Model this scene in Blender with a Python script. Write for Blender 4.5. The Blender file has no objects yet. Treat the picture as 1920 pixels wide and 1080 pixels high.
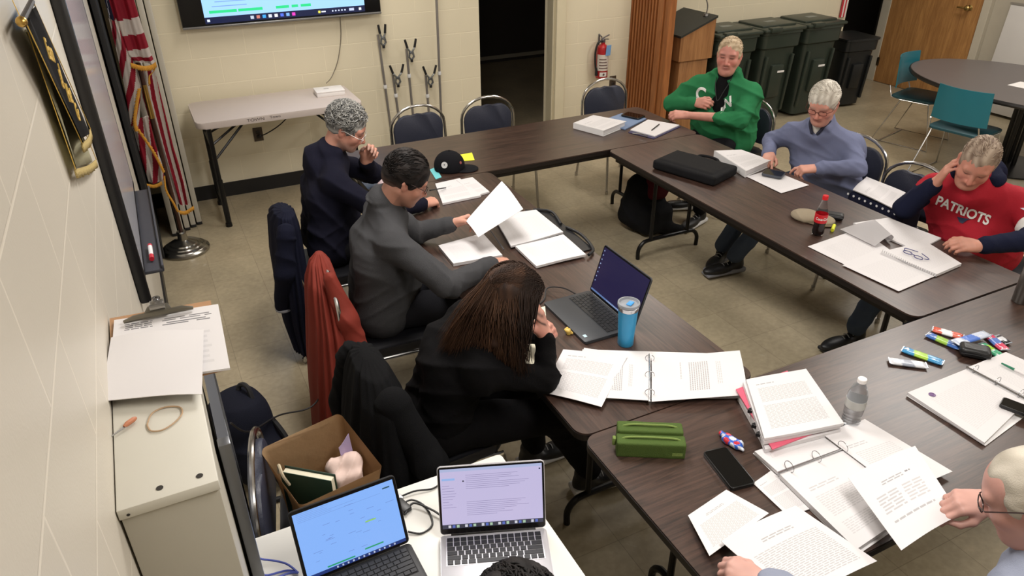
import bpy, bmesh, math, random
import numpy as np
from mathutils import Vector, Matrix, noise
from mathutils.bvhtree import BVHTree
random.seed(7)
C = bpy.context.scene.collection
PI = math.pi
# ---------------------------------------------------------------- camera, light, exposure
cam_d = bpy.data.cameras.new('camera'); cam = bpy.data.objects.new('camera', cam_d); C.objects.link(cam)
cam_d.sensor_width = 36.0; cam_d.lens = 1375.86/1920*36.0; cam_d.clip_start = 0.05
yaw, pit, rol = 0.4574, 0.5210, -0.0054
fw = Vector((math.sin(yaw)*math.cos(pit), math.cos(yaw)*math.cos(pit), -math.sin(pit)))
rt = Vector((math.cos(yaw), -math.sin(yaw), 0)); up = rt.cross(fw)
r2 = math.cos(rol)*rt + math.sin(rol)*up; u2 = -math.sin(rol)*rt + math.cos(rol)*up
cam.matrix_world = Matrix(((r2.x, u2.x, -fw.x, 0.2053), (r2.y, u2.y, -fw.y, -6.2710), (r2.z, u2.z, -fw.z, 2.4128), (0, 0, 0, 1)))
bpy.context.scene.camera = cam
vs = bpy.context.scene.view_settings
vs.view_transform = 'Standard'; vs.look = 'None'; vs.gamma = 1.0; vs.use_curve_mapping = False
vs.exposure = 0.62
w = bpy.data.worlds.new('world'); bpy.context.scene.world = w; w.use_nodes = True
w.node_tree.nodes['Background'].inputs[0].default_value = (1.0, 0.95, 0.88, 1)
w.node_tree.nodes['Background'].inputs[1].default_value = 0.10
LAMPS = [(1.7, -1.0, 18), (1.3, -3.4, 36), (1.5, -5.8, 30), (4.4, -0.9, 18), (5.1, -3.5, 30), (4.4, -6.0, 22), (7.2, -1.8, 20), (7.2, -4.4, 18)]
for i, (x, y, p) in enumerate(LAMPS):
    ld = bpy.data.lights.new('ceiling_lamp', 'AREA'); ld.shape = 'RECTANGLE'; ld.size = 0.6; ld.size_y = 1.2
    ld.energy = p; ld.color = (1.0, 0.945, 0.87) if y > -3 else (1.0, 0.955, 0.905)
    lo = bpy.data.objects.new('ceiling_lamp', ld); C.objects.link(lo); lo.location = (x, y, 2.92)

# ---------------------------------------------------------------- materials
def lin(c):
    return tuple(((v/255)/12.92 if v/255 <= 0.04045 else ((v/255+0.055)/1.055)**2.4) for v in c)
MATS = {}
def newmat(name):
    m = bpy.data.materials.new(name); m.use_nodes = True
    nt = m.node_tree; b = nt.nodes['Principled BSDF']
    return m, nt, b
def N(nt, t, **kw):
    n = nt.nodes.new(t)
    for k, v in kw.items():
        if k.startswith('i_'): n.inputs[k[2:]].default_value = v
        else: setattr(n, k, v)
    return n
def mat(name, rgb, rough=0.6, metal=0.0, var=0.06, scale=8.0, bump=0.0, bscale=60.0, spec=None, trans=0.0, coat=0.0, sheen=0.0, ior=None):
    """plain procedural material: a colour with a soft noise variation and an optional noise bump"""
    if name in MATS: return MATS[name]
    m, nt, b = newmat(name)
    c = lin(rgb)
    tc = N(nt, 'ShaderNodeTexCoord')
    if var > 0:
        no = N(nt, 'ShaderNodeTexNoise'); no.inputs['Scale'].default_value = scale; no.inputs['Detail'].default_value = 3
        nt.links.new(tc.outputs['Object'], no.inputs['Vector'])
        mx = N(nt, 'ShaderNodeMix', data_type='RGBA')
        mx.inputs[6].default_value = tuple(v*(1-var) for v in c)+(1,); mx.inputs[7].default_value = tuple(min(1, v*(1+var)) for v in c)+(1,)
        nt.links.new(no.outputs[0], mx.inputs[0]); nt.links.new(mx.outputs[2], b.inputs['Base Color'])
    else: b.inputs['Base Color'].default_value = c+(1,)
    b.inputs['Roughness'].default_value = rough; b.inputs['Metallic'].default_value = metal
    if spec is not None: b.inputs['Specular IOR Level'].default_value = spec
    if trans: b.inputs['Transmission Weight'].default_value = trans
    if ior: b.inputs['IOR'].default_value = ior
    if coat: b.inputs['Coat Weight'].default_value = coat
    if sheen: b.inputs['Sheen Weight'].default_value = sheen; b.inputs['Sheen Roughness'].default_value = 0.6
    if bump > 0:
        n2 = N(nt, 'ShaderNodeTexNoise'); n2.inputs['Scale'].default_value = bscale; n2.inputs['Detail'].default_value = 4
        nt.links.new(tc.outputs['Object'], n2.inputs['Vector'])
        bp = N(nt, 'ShaderNodeBump'); bp.inputs['Strength'].default_value = bump; bp.inputs['Distance'].default_value = 0.01
        nt.links.new(n2.outputs[0], bp.inputs['Height']); nt.links.new(bp.outputs[0], b.inputs['Normal'])
    MATS[name] = m
    return m
def vcol_mat(name, rough=0.55, emit=0.0, bump=0.0, bscale=200, sss=0.0, spec=None):
    """colour read from the 'Col' attribute"""
    if name in MATS: return MATS[name]
    m, nt, b = newmat(name)
    a = N(nt, 'ShaderNodeAttribute', attribute_name='Col')
    nt.links.new(a.outputs['Color'], b.inputs['Base Color']); b.inputs['Roughness'].default_value = rough
    if spec is not None: b.inputs['Specular IOR Level'].default_value = spec
    if emit:
        b.inputs['Base Color'].default_value = (0, 0, 0, 1)
        for l in list(b.inputs['Base Color'].links): nt.links.remove(l)
        b.inputs['Base Color'].default_value = (0.01, 0.01, 0.01, 1)
        nt.links.new(a.outputs['Color'], b.inputs['Emission Color']); b.inputs['Emission Strength'].default_value = emit
    if sss:
        b.inputs['Subsurface Weight'].default_value = sss; b.inputs['Subsurface Radius'].default_value = (0.01, 0.004, 0.002)
    if bump:
        tc = N(nt, 'ShaderNodeTexCoord'); n2 = N(nt, 'ShaderNodeTexNoise'); n2.inputs['Scale'].default_value = bscale
        nt.links.new(tc.outputs['Object'], n2.inputs['Vector'])
        bp = N(nt, 'ShaderNodeBump'); bp.inputs['Strength'].default_value = bump; bp.inputs['Distance'].default_value = 0.004
        nt.links.new(n2.outputs[0], bp.inputs['Height']); nt.links.new(bp.outputs[0], b.inputs['Normal'])
    MATS[name] = m
    return m
def wood(name, c1, c2, axis=0, scale=1.0, rough=0.4, stretch=12.0, spec=0.5):
    if name in MATS: return MATS[name]
    m, nt, b = newmat(name)
    tc = N(nt, 'ShaderNodeTexCoord'); mp = N(nt, 'ShaderNodeMapping')
    s = [stretch*scale]*3; s[axis] = scale*0.9
    mp.inputs['Scale'].default_value = s
    nt.links.new(tc.outputs['Object'], mp.inputs['Vector'])
    n1 = N(nt, 'ShaderNodeTexNoise'); n1.inputs['Scale'].default_value = 1.6; n1.inputs['Detail'].default_value = 7; n1.inputs['Roughness'].default_value = 0.65; n1.inputs['Distortion'].default_value = 1.2
    nt.links.new(mp.outputs[0], n1.inputs['Vector'])
    n2 = N(nt, 'ShaderNodeTexNoise'); n2.inputs['Scale'].default_value = 9; n2.inputs['Detail'].default_value = 4
    nt.links.new(mp.outputs[0], n2.inputs['Vector'])
    ad = N(nt, 'ShaderNodeMath', operation='MULTIPLY_ADD'); ad.inputs[1].default_value = 0.45
    nt.links.new(n2.outputs[0], ad.inputs[0]); nt.links.new(n1.outputs[0], ad.inputs[2])
    cr = N(nt, 'ShaderNodeValToRGB'); cr.color_ramp.elements[0].position = 0.52; cr.color_ramp.elements[1].position = 0.9
    cr.color_ramp.elements[0].color = lin(c1)+(1,); cr.color_ramp.elements[1].color = lin(c2)+(1,)
    nt.links.new(ad.outputs[0], cr.inputs[0]); nt.links.new(cr.outputs[0], b.inputs['Base Color'])
    b.inputs['Roughness'].default_value = rough; b.inputs['Specular IOR Level'].default_value = spec
    MATS[name] = m
    return m
def block_wall(name, rgb, ax):
    """painted concrete block: running-bond joints as bump, soft blotches"""
    m, nt, b = newmat(name)
    tc = N(nt, 'ShaderNodeTexCoord'); sp = N(nt, 'ShaderNodeSeparateXYZ'); cb = N(nt, 'ShaderNodeCombineXYZ')
    nt.links.new(tc.outputs['Object'], sp.inputs[0])
    nt.links.new(sp.outputs[ax], cb.inputs[0]); nt.links.new(sp.outputs[2], cb.inputs[1])
    mp = N(nt, 'ShaderNodeMapping'); mp.inputs['Location'].default_value = (0.05, 0.08 if ax == 0 else 0.022, 0)
    nt.links.new(cb.outputs[0], mp.inputs[0])
    br = N(nt, 'ShaderNodeTexBrick'); br.inputs['Scale'].default_value = 1.0; br.inputs['Brick Width'].default_value = 0.4064; br.inputs['Row Height'].default_value = 0.2032
    br.inputs['Mortar Size'].default_value = 0.0045; br.inputs['Mortar Smooth'].default_value = 0.6; br.offset = 0.5
    nt.links.new(mp.outputs[0], br.inputs['Vector'])
    no = N(nt, 'ShaderNodeTexNoise'); no.inputs['Scale'].default_value = 1.3; no.inputs['Detail'].default_value = 3
    nt.links.new(tc.outputs['Object'], no.inputs['Vector'])
    c = lin(rgb)
    mx = N(nt, 'ShaderNodeMix', data_type='RGBA'); mx.inputs[6].default_value = tuple(v*0.93 for v in c)+(1,); mx.inputs[7].default_value = tuple(min(1, v*1.05) for v in c)+(1,)
    nt.links.new(no.outputs[0], mx.inputs[0])
    m2 = N(nt, 'ShaderNodeMix', data_type='RGBA'); m2.inputs[7].default_value = tuple(min(1, v*(1.10 if ax == 0 else 1.22)) for v in c)+(1,)
    fc = N(nt, 'ShaderNodeMath', operation='MULTIPLY'); fc.inputs[1].default_value = 0.8
    nt.links.new(br.outputs['Fac'], fc.inputs[0]); nt.links.new(fc.outputs[0], m2.inputs[0]); nt.links.new(mx.outputs[2], m2.inputs[6])
    nt.links.new(m2.outputs[2], b.inputs['Base Color'])
    n3 = N(nt, 'ShaderNodeTexNoise'); n3.inputs['Scale'].default_value = 160
    nt.links.new(tc.outputs['Object'], n3.inputs['Vector'])
    h = N(nt, 'ShaderNodeMath', operation='MULTIPLY_ADD'); h.inputs[1].default_value = -1.0
    s3 = N(nt, 'ShaderNodeMath', operation='MULTIPLY'); s3.inputs[1].default_value = 0.25
    nt.links.new(n3.outputs[0], s3.inputs[0]); nt.links.new(br.outputs['Fac'], h.inputs[0]); nt.links.new(s3.outputs[0], h.inputs[2])
    bp = N(nt, 'ShaderNodeBump'); bp.inputs['Strength'].default_value = 0.22; bp.inputs['Distance'].default_value = 0.006
    nt.links.new(h.outputs[0], bp.inputs['Height']); nt.links.new(bp.outputs[0], b.inputs['Normal'])
    b.inputs['Roughness'].default_value = 0.42
    return m
def tile_floor(name):
    m, nt, b = newmat(name)
    tc = N(nt, 'ShaderNodeTexCoord')
    br = N(nt, 'ShaderNodeTexBrick'); br.offset = 0.0; br.inputs['Scale'].default_value = 1.0; br.inputs['Brick Width'].default_value = 0.3048; br.inputs['Row Height'].default_value = 0.3048
    br.inputs['Mortar Size'].default_value = 0.0014; br.inputs['Mortar Smooth'].default_value = 0.3; br.inputs['Bias'].default_value = -0.1
    br.inputs['Color1'].default_value = lin((178, 165, 140))+(1,); br.inputs['Color2'].default_value = lin((169, 156, 132))+(1,); br.inputs['Mortar'].default_value = lin((138, 127, 107))+(1,)
    nt.links.new(tc.outputs['Object'], br.inputs['Vector'])
    n1 = N(nt, 'ShaderNodeTexNoise'); n1.inputs['Scale'].default_value = 2.2; n1.inputs['Detail'].default_value = 6; n1.inputs['Roughness'].default_value = 0.7
    nt.links.new(tc.outputs['Object'], n1.inputs['Vector'])
    n2 = N(nt, 'ShaderNodeTexNoise'); n2.inputs['Scale'].default_value = 34; n2.inputs['Detail'].default_value = 4
    nt.links.new(tc.outputs['Object'], n2.inputs['Vector'])
    cr = N(nt, 'ShaderNodeValToRGB'); cr.color_ramp.elements[0].position = 0.3; cr.color_ramp.elements[0].color = (0.74, 0.74, 0.73, 1); cr.color_ramp.elements[1].position = 0.72; cr.color_ramp.elements[1].color = (1.08, 1.07, 1.05, 1)
    nt.links.new(n1.outputs[0], cr.inputs[0])
    cr2 = N(nt, 'ShaderNodeValToRGB'); cr2.color_ramp.elements[0].position = 0.35; cr2.color_ramp.elements[0].color = (0.9, 0.9, 0.88, 1); cr2.color_ramp.elements[1].position = 0.7; cr2.color_ramp.elements[1].color = (1.06, 1.06, 1.05, 1)
    nt.links.new(n2.outputs[0], cr2.inputs[0])
    a = N(nt, 'ShaderNodeMix', data_type='RGBA', blend_type='MULTIPLY'); a.inputs[0].default_value = 1
    nt.links.new(br.outputs['Color'], a.inputs[6]); nt.links.new(cr.outputs[0], a.inputs[7])
    a2 = N(nt, 'ShaderNodeMix', data_type='RGBA', blend_type='MULTIPLY'); a2.inputs[0].default_value = 1
    nt.links.new(a.outputs[2], a2.inputs[6]); nt.links.new(cr2.outputs[0], a2.inputs[7])
    # scattered white scuffs
    vo = N(nt, 'ShaderNodeTexNoise'); vo.inputs['Scale'].default_value = 5.5; vo.inputs['Detail'].default_value = 8; vo.inputs['Distortion'].default_value = 2.5
    nt.links.new(tc.outputs['Object'], vo.inputs['Vector'])
    cs = N(nt, 'ShaderNodeValToRGB'); cs.color_ramp.elements[0].position = 0.7; cs.color_ramp.elements[1].position = 0.76
    cs.color_ramp.elements[0].color = (0, 0, 0, 1); cs.color_ramp.elements[1].color = (0.35, 0.35, 0.35, 1)
    nt.links.new(vo.outputs[0], cs.inputs[0])
    a3 = N(nt, 'ShaderNodeMix', data_type='RGBA'); a3.inputs[7].default_value = lin((196, 188, 172))+(1,)
    nt.links.new(cs.outputs[0], a3.inputs[0]); nt.links.new(a2.outputs[2], a3.inputs[6])
    nt.links.new(a3.outputs[2], b.inputs['Base Color'])
    rr = N(nt, 'ShaderNodeMapRange'); rr.inputs[3].default_value = 0.22; rr.inputs[4].default_value = 0.42
    nt.links.new(n1.outputs[0], rr.inputs[0]); nt.links.new(rr.outputs[0], b.inputs['Roughness'])
    bp = N(nt, 'ShaderNodeBump'); bp.inputs['Strength'].default_value = 0.06; bp.inputs['Distance'].default_value = 0.003
    nt.links.new(n2.outputs[0], bp.inputs['Height']); nt.links.new(bp.outputs[0], b.inputs['Normal'])
    return m

# ---------------------------------------------------------------- object helpers
def thing(name, label, cat, loc=(0, 0, 0), rotz=0.0, group=None):
    o = bpy.data.objects.new(name, None); C.objects.link(o); o.empty_display_size = 0.1
    o.location = loc; o.rotation_euler = (0, 0, rotz); o['label'] = label; o['category'] = cat
    if group: o['group'] = group
    return o
def tag(o, label, cat, group=None):
    o['label'] = label; o['category'] = cat
    if group: o['group'] = group
    return o
def under(o, p):
    o.parent = p; return o
def fin(bm, name, m, parent=None, smooth=True, loc=None, rot=None, ang=0.6):
    me = bpy.data.meshes.new(name); bmesh.ops.recalc_face_normals(bm, faces=bm.faces[:]); bm.to_mesh(me); bm.free()
    return link(me, name, m, parent, smooth, loc, rot, ang)
def link(me, name, m, parent=None, smooth=True, loc=None, rot=None, ang=0.6):
    for mm in (m if isinstance(m, (list, tuple)) else [m]): me.materials.append(mm)
    if smooth:
        me.polygons.foreach_set('use_smooth', [True]*len(me.polygons))
        if ang: me.set_sharp_from_angle(angle=ang)
    o = bpy.data.objects.new(name, me); C.objects.link(o)
    if parent: o.parent = parent
    if loc is not None: o.location = loc
    if rot is not None: o.rotation_euler = rot
    return o
def B(): return bmesh.new()
def M4(loc=(0, 0, 0), rot=(0, 0, 0)):
    from mathutils import Euler
    return Matrix.Translation(loc) @ Euler(rot).to_matrix().to_4x4()
def box(bm, c, s, rot=(0, 0, 0), bev=0.0, seg=2, mi=0):
    r = bmesh.ops.create_cube(bm, size=1.0)
    vs_ = r['verts']
    bmesh.ops.scale(bm, vec=s, verts=vs_)
    fs = list({f for v in vs_ for f in v.link_faces})
    for f in fs: f.material_index = mi
    if bev > 0:
        es = list({e for v in vs_ for e in v.link_edges})
        rr = bmesh.ops.bevel(bm, geom=es, offset=bev, segments=seg, affect='EDGES', profile=0.5, material=mi)
        vs_ = list({v for f in rr['faces'] for v in f.verts} | {v for v in vs_ if v.is_valid})
    bmesh.ops.transform(bm, matrix=M4(c, rot), verts=vs_)
    return vs_
def tube(bm, pts, r, seg=8, cap=True, mi=0, closed=False):
    """swept tube through points; r a number or a list of radii"""
    pts = [Vector(p) for p in pts]; n = len(pts)
    rs = r if isinstance(r, (list, tuple)) else [r]*n
    rings = []; prev = None
    for i, p in enumerate(pts):
        if closed: t = pts[(i+1) % n]-pts[i-1]
        else: t = (pts[min(i+1, n-1)]-pts[max(i-1, 0)])
        if t.length < 1e-9: t = Vector((0, 0, 1))
        t.normalize()
        if prev is None:
            a = Vector((0, 0, 1)) if abs(t.z) < 0.9 else Vector((1, 0, 0))
            u = t.cross(a).normalized()
        else:
            u = prev-t*prev.dot(t)
            if u.length < 1e-6: u = t.cross(Vector((0, 0, 1)))
            u.normalize()
        prev = u; v = t.cross(u)
        rings.append([bm.verts.new(p+rs[i]*(math.cos(2*PI*k/seg)*u+math.sin(2*PI*k/seg)*v)) for k in range(seg)])
    m = n if closed else n-1
    for i in range(m):
        a, b2 = rings[i], rings[(i+1) % n]
        for k in range(seg):
            f = bm.faces.new((a[k], a[(k+1) % seg], b2[(k+1) % seg], b2[k])); f.material_index = mi
    if cap and not closed:
        f = bm.faces.new(rings[0][::-1]); f.material_index = mi
        f = bm.faces.new(rings[-1]); f.material_index = mi
def smooth_path(pts, n=6):
    """Catmull-Rom through the points"""
    P = [Vector(p) for p in pts]; out = []
    for i in range(len(P)-1):
        p0 = P[max(i-1, 0)]; p1 = P[i]; p2 = P[i+1]; p3 = P[min(i+2, len(P)-1)]
        for k in range(n):
            t = k/n
            out.append(0.5*((2*p1)+(-p0+p2)*t+(2*p0-5*p1+4*p2-p3)*t*t+(-p0+3*p1-3*p2+p3)*t**3))
    out.append(P[-1]); return out
def lathe(bm, prof, seg=24, c=(0, 0, 0), mi=0, M=None):
    """profile [(r,z)...] turned about z"""
    rings = []
    mat_ = M or Matrix.Translation(c)
    new = []
    for r, z in prof:
        if r < 1e-6: v = bm.verts.new((0, 0, z)); new.append(v); rings.append([v])
        else:
            ring = [bm.verts.new((r*math.cos(2*PI*k/seg), r*math.sin(2*PI*k/seg), z)) for k in range(seg)]; new += ring; rings.append(ring)
    for a, b2 in zip(rings, rings[1:]):
        for k in range(seg):
            if len(a) == 1 and len(b2) == 1: continue
            if len(a) == 1: f = bm.faces.new((a[0], b2[k], b2[(k+1) % seg]))
            elif len(b2) == 1: f = bm.faces.new((a[k], a[(k+1) % seg], b2[0]))
            else: f = bm.faces.new((a[k], a[(k+1) % seg], b2[(k+1) % seg], b2[k]))
            f.material_index = mi
    bmesh.ops.transform(bm, matrix=mat_, verts=new)
def prism(bm, outline, z0, z1, mi=0, bev=0.0, M=None):
    vs_ = [bm.verts.new((x, y, z0)) for x, y in outline]; n = len(vs_)
    vt = [bm.verts.new((x, y, z1)) for x, y in outline]
    fs = [bm.faces.new(vs_[::-1]), bm.faces.new(vt)]
    for i in range(n): fs.append(bm.faces.new((vs_[i], vs_[(i+1) % n], vt[(i+1) % n], vt[i])))
    for f in fs: f.material_index = mi
    allv = vs_+vt
    if bev > 0:
        es = list(fs[0].edges)+list(fs[1].edges)
        rr = bmesh.ops.bevel(bm, geom=es, offset=bev, segments=2, affect='EDGES', profile=0.5, material=mi)
        allv = list({v for f in rr['faces'] for v in f.verts} | {v for v in allv if v.is_valid})
    if M is not None: bmesh.ops.transform(bm, matrix=M, verts=allv)
def rrect(w_, h_, r, n=6, cx=0, cy=0):
    out = []
    for (sx, sy, a0) in ((1, 1, 0), (-1, 1, 90), (-1, -1, 180), (1, -1, 270)):
        for k in range(n+1):
            a = math.radians(a0+90*k/n)
            out.append((cx+sx*(w_/2-r)+r*math.cos(a), cy+sy*(h_/2-r)+r*math.sin(a)))
    return out
def struct(o):
    o['kind'] = 'structure'; return o
def quad(bm, pts, mi=0):
    f = bm.faces.new([bm.verts.new(p) for p in pts]); f.material_index = mi; return f
def dup(root, loc=None, rotz=None, label=None, group=None, cat=None):
    r = root.copy(); C.objects.link(r)
    if loc is not None: r.location = loc
    if rotz is not None: r.rotation_euler = (0, 0, rotz)
    if label: r['label'] = label
    if group: r['group'] = group
    for ch in list(root.children):
        c = ch.copy(); C.objects.link(c); c.parent = r
        for g in list(ch.children):
            d = g.copy(); C.objects.link(d); d.parent = c
    return r
def colquads(name, rects, m, parent=None, loc=None, rot=None, eps=0.0004):
    """flat coloured rectangles (x0,y0,x1,y1,rgb,layer) in the xy plane, colour in 'Col'"""
    bm = B(); lay = bm.loops.layers.float_color.new('Col')
    for (x0, y0, x1, y1, c, l) in rects:
        f = quad(bm, [(x0, y0, l*eps), (x1, y0, l*eps), (x1, y1, l*eps), (x0, y1, l*eps)])
        for lp in f.loops: lp[lay] = lin(c)+(1,)
    me = bpy.data.meshes.new(name); bm.to_mesh(me); bm.free()
    return link(me, name, m, parent, False, loc, rot)
def text_mesh(s, size, ext=0.0, align='CENTER', bold=0.0, sx=1.0):
    cu = bpy.data.curves.new('t', 'FONT'); cu.body = s; cu.size = size; cu.extrude = ext; cu.align_x = align; cu.align_y = 'CENTER'; cu.offset = bold
    o = bpy.data.objects.new('t', cu); C.objects.link(o)
    dg = bpy.context.evaluated_depsgraph_get(); dg.update()
    me = bpy.data.meshes.new_from_object(o.evaluated_get(dg)); bpy.data.objects.remove(o); bpy.data.curves.remove(cu)
    me.materials.clear()
    if sx != 1.0:
        for v in me.vertices: v.co.x *= sx
    return me
def text_ob(s, size, name, m, parent, M, ext=0.0005, bold=0.0, sx=1.0, align='CENTER'):
    me = text_mesh(s, size, ext, align, bold, sx); me.transform(M)
    return link(me, name, m, parent, False)
# ================================================================ the room
CREAM = (224, 214, 188)
wallm = block_wall('painted_block_back', CREAM, 0)
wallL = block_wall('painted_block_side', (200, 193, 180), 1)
black_base = mat('black_rubber_base', (22, 21, 22), 0.45)
frame_paint = mat('cream_door_frame', (214, 204, 176), 0.4)
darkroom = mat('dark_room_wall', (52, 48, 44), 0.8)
def wallbox(name, lo, hi, m):
    bm = B(); box(bm, [(a+b)/2 for a, b in zip(lo, hi)], [b-a for a, b in zip(lo, hi)])
    return struct(fin(bm, name, m, None, False))
bm = B(); box(bm, (4.6, -2.0, -0.05), (10.4, 13.0, 0.1)); struct(fin(bm, 'floor', tile_floor('vinyl_tile_floor'), None, False))
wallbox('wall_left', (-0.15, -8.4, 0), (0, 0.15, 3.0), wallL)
# back wall with the dark doorway and the opening at its right end, one mesh
bm = B()
for lo, hi in (((0, 0, 0), (2.98, 0.15, 3.0)), ((2.98, 0, 2.2), (3.73, 0.15, 3.0)), ((3.73, 0, 0), (7.6, 0.15, 3.0)), ((7.6, 0, 2.3), (8.65, 0.15, 3.0))):
    box(bm, [(a+b)/2 for a, b in zip(lo, hi)], [b-a for a, b in zip(lo, hi)])
struct(fin(bm, 'wall_back', wallm, None, False))
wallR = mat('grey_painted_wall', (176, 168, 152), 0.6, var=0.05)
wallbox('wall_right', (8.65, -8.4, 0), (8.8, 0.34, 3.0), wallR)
wallbox('wall_front', (-0.15, -8.5, 0), (8.8, -8.4, 3.0), wallm)
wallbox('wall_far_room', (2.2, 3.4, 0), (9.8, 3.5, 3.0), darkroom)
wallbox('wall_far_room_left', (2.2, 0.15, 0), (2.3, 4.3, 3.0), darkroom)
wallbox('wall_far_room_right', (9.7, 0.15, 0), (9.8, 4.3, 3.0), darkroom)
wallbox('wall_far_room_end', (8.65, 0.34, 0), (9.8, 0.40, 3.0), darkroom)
bm = B(); box(bm, (4.6, -2.0, 3.03), (10.4, 13.0, 0.06)); struct(fin(bm, 'ceiling', mat('ceiling_tile', (225, 222, 212), 0.9), None, False))
# baseboards
bm = B(); box(bm, (1.49, -0.006, 0.06), (2.98, 0.012, 0.12)); struct(fin(bm, 'baseboard_back', black_base, None, False))
bm = B(); box(bm, (4.2, -0.006, 0.06), (0.64, 0.012, 0.12)); box(bm, (6.5, -0.006, 0.06), (2.2, 0.012, 0.12)); struct(fin(bm, 'baseboard_back_right', black_base, None, False))
bm = B(); box(bm, (0.006, -4.2, 0.06), (0.012, 8.38, 0.12)); struct(fin(bm, 'baseboard_left', black_base, None, False))
bm = B(); box(bm, (8.644, -4.7, 0.06), (0.012, 7.3, 0.12)); box(bm, (8.644, 0.31, 0.06), (0.012, 0.05, 0.12)); struct(fin(bm, 'baseboard_right', black_base, None, False))
bm = B(); box(bm, (6.0, 3.39, 0.07), (7.3, 0.012, 0.05)); struct(fin(bm, 'baseboard_far_room', mat('pale_trim', (150, 145, 130), 0.6), None, False))
# frames: dark doorway in the back wall
bm = B()
box(bm, (3.80, -0.02, 1.1), (0.10, 0.05, 2.2), bev=0.004); box(bm, (3.745, 0.05, 1.1), (0.03, 0.12, 2.2), bev=0.004)
box(bm, (3.36, -0.02, 2.25), (0.98, 0.05, 0.10), bev=0.004)
struct(fin(bm, 'trim_1', frame_paint, None, False))
bm = B(); box(bm, (8.62, 0.27, 1.1), (0.06, 0.12, 2.2), bev=0.004); box(bm, (8.62, -0.98, 1.1), (0.06, 0.09, 2.2), bev=0.004); box(bm, (8.62, -0.36, 2.2), (0.06, 1.34, 0.1), bev=0.004)
struct(fin(bm, 'trim_2', mat('grey_door_frame', (190, 182, 165), 0.45), None, False))
# wooden door in the right wall
d = thing('door_1', '', 'x', (8.62, -0.36, 0)); del d['label']; del d['category']; struct(d)
bm = B(); box(bm, (0, 0, 1.07), (0.045, 1.14, 2.13), bev=0.002)
struct(fin(bm, 'door_panel', wood('oak_door', (142, 98, 56), (184, 136, 82), axis=2, scale=0.8, rough=0.45), d, False))
bm = B(); lathe(bm, [(0.0, 0), (0.03, 0), (0.03, 0.006), (0.012, 0.012), (0.012, 0.04), (0.026, 0.05), (0.03, 0.068), (0.02, 0.08), (0, 0.083)], 20, M=M4((-0.022, -0.44, 1.03), (0, -PI/2, 0)))
tube(bm, [(-0.09, -0.44, 1.03), (-0.092, -0.38, 1.03), (-0.09, -0.33, 1.028)], 0.010)
fin(bm, 'door_handle', mat('brushed_brass', (190, 165, 110), 0.3, 1.0), d)
bm = B()
for z in (0.25, 1.9): box(bm, (-0.028, 0.56, z), (0.02, 0.03, 0.10), bev=0.003)
fin(bm, 'hinge', mat('hinge_steel', (110, 100, 85), 0.4, 1.0), d)
# folded wooden accordion partition at the end of the block wall
slat = wood('partition_slats', (132, 78, 40), (168, 106, 58), axis=2, scale=1.0, rough=0.45)
bm = B(); y = 0.0; k = 0
while y > -0.60:
    wd = 0.024 if y > -0.42 else 0.085
    box(bm, (4.635 + (0.016 if k % 2 else 0.0), y-wd/2, 1.5), (0.07, wd-0.004, 2.96), bev=0.004, seg=1)
    y -= wd; k += 1
o = fin(bm, 'folding_partition', slat, None, False); o['kind'] = 'structure'; o.name = 'trim_3'
# outlets
def outlet(name, loc, label, rotz=0):
    t = thing(name, label, 'outlet', loc, rotz)
    bm = B(); box(bm, (0, -0.004, 0), (0.075, 0.008, 0.115), bev=0.002); fin(bm, 'cover_plate', mat('brown_plate', (72, 60, 48), 0.4), t)
    for z in (0.02, -0.02):
        bm = B(); box(bm, (0, -0.010, z), (0.034, 0.006, 0.028), bev=0.003); fin(bm, 'socket', mat('dark_socket', (40, 34, 28), 0.5), t)
    return t
outlet('wall_outlet', (0.94, 0, 0.49), 'brown wall outlet under the grey folding table with a cord plugged in')
outlet('wall_outlet', (4.44, 0, 0.52), 'brown wall outlet below and right of the fire extinguisher')
# ---------------------------------------------------------------- tv
tv = thing('television', 'large flat wall television showing a spreadsheet page', 'television', (1.30, -0.002, 1.37))
bezel = mat('tv_black', (14, 14, 15), 0.25)
bm = B(); box(bm, (0, -0.055, 0.44), (1.53, 0.05, 0.88), bev=0.008); fin(bm, 'casing', bezel, tv)
bm = B(); box(bm, (0, -0.083, 0.008), (1.53, 0.012, 0.016), bev=0.003); fin(bm, 'silver_trim', mat('tv_silver', (150, 150, 150), 0.35, 0.8), tv)
bm = B(); box(bm, (0, -0.02, 0.45), (0.4, 0.04, 0.4)); fin(bm, 'wall_bracket', bezel, tv)
emi = vcol_mat('screen_glow', 0.3, 0.85)
R_ = [(-0.60, 0.045, 0.63, 0.86, (158, 206, 255), 0), (-0.60, 0.028, 0.63, 0.075, (10, 22, 60), 1)]
R_ += [(-0.56, 0.10, -0.36, 0.120, (40, 210, 130), 2), (-0.35, 0.10, -0.17, 0.120, (40, 210, 130), 2), (-0.07, 0.10, 0.03, 0.120, (40, 210, 130), 2), (0.05, 0.10, 0.10, 0.120, (40, 210, 130), 2), (0.12, 0.10, 0.20, 0.120, (40, 210, 130), 2)]
for k in range(16):
    z = 0.145+k*0.032
    x0 = -0.56+random.random()*0.08
    R_.append((x0, z, x0+0.2+random.random()*0.35, z+0.006, (120, 156, 220), 2))
    if k % 2: R_.append((0.0+random.random()*0.1, z, 0.25+random.random()*0.25, z+0.006, (130, 165, 225), 2))
R_.append((-0.585, 0.042, -0.565, 0.06, (220, 235, 255), 3))
for k, c in enumerate([(190, 200, 220), (200, 120, 110), (60, 160, 240), (210, 215, 225), (225, 225, 230), (80, 110, 230), (120, 170, 230), (230, 60, 190)]):
    R_.append((-0.27+k*0.045, 0.040, -0.245+k*0.045, 0.063, c, 3))
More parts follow.
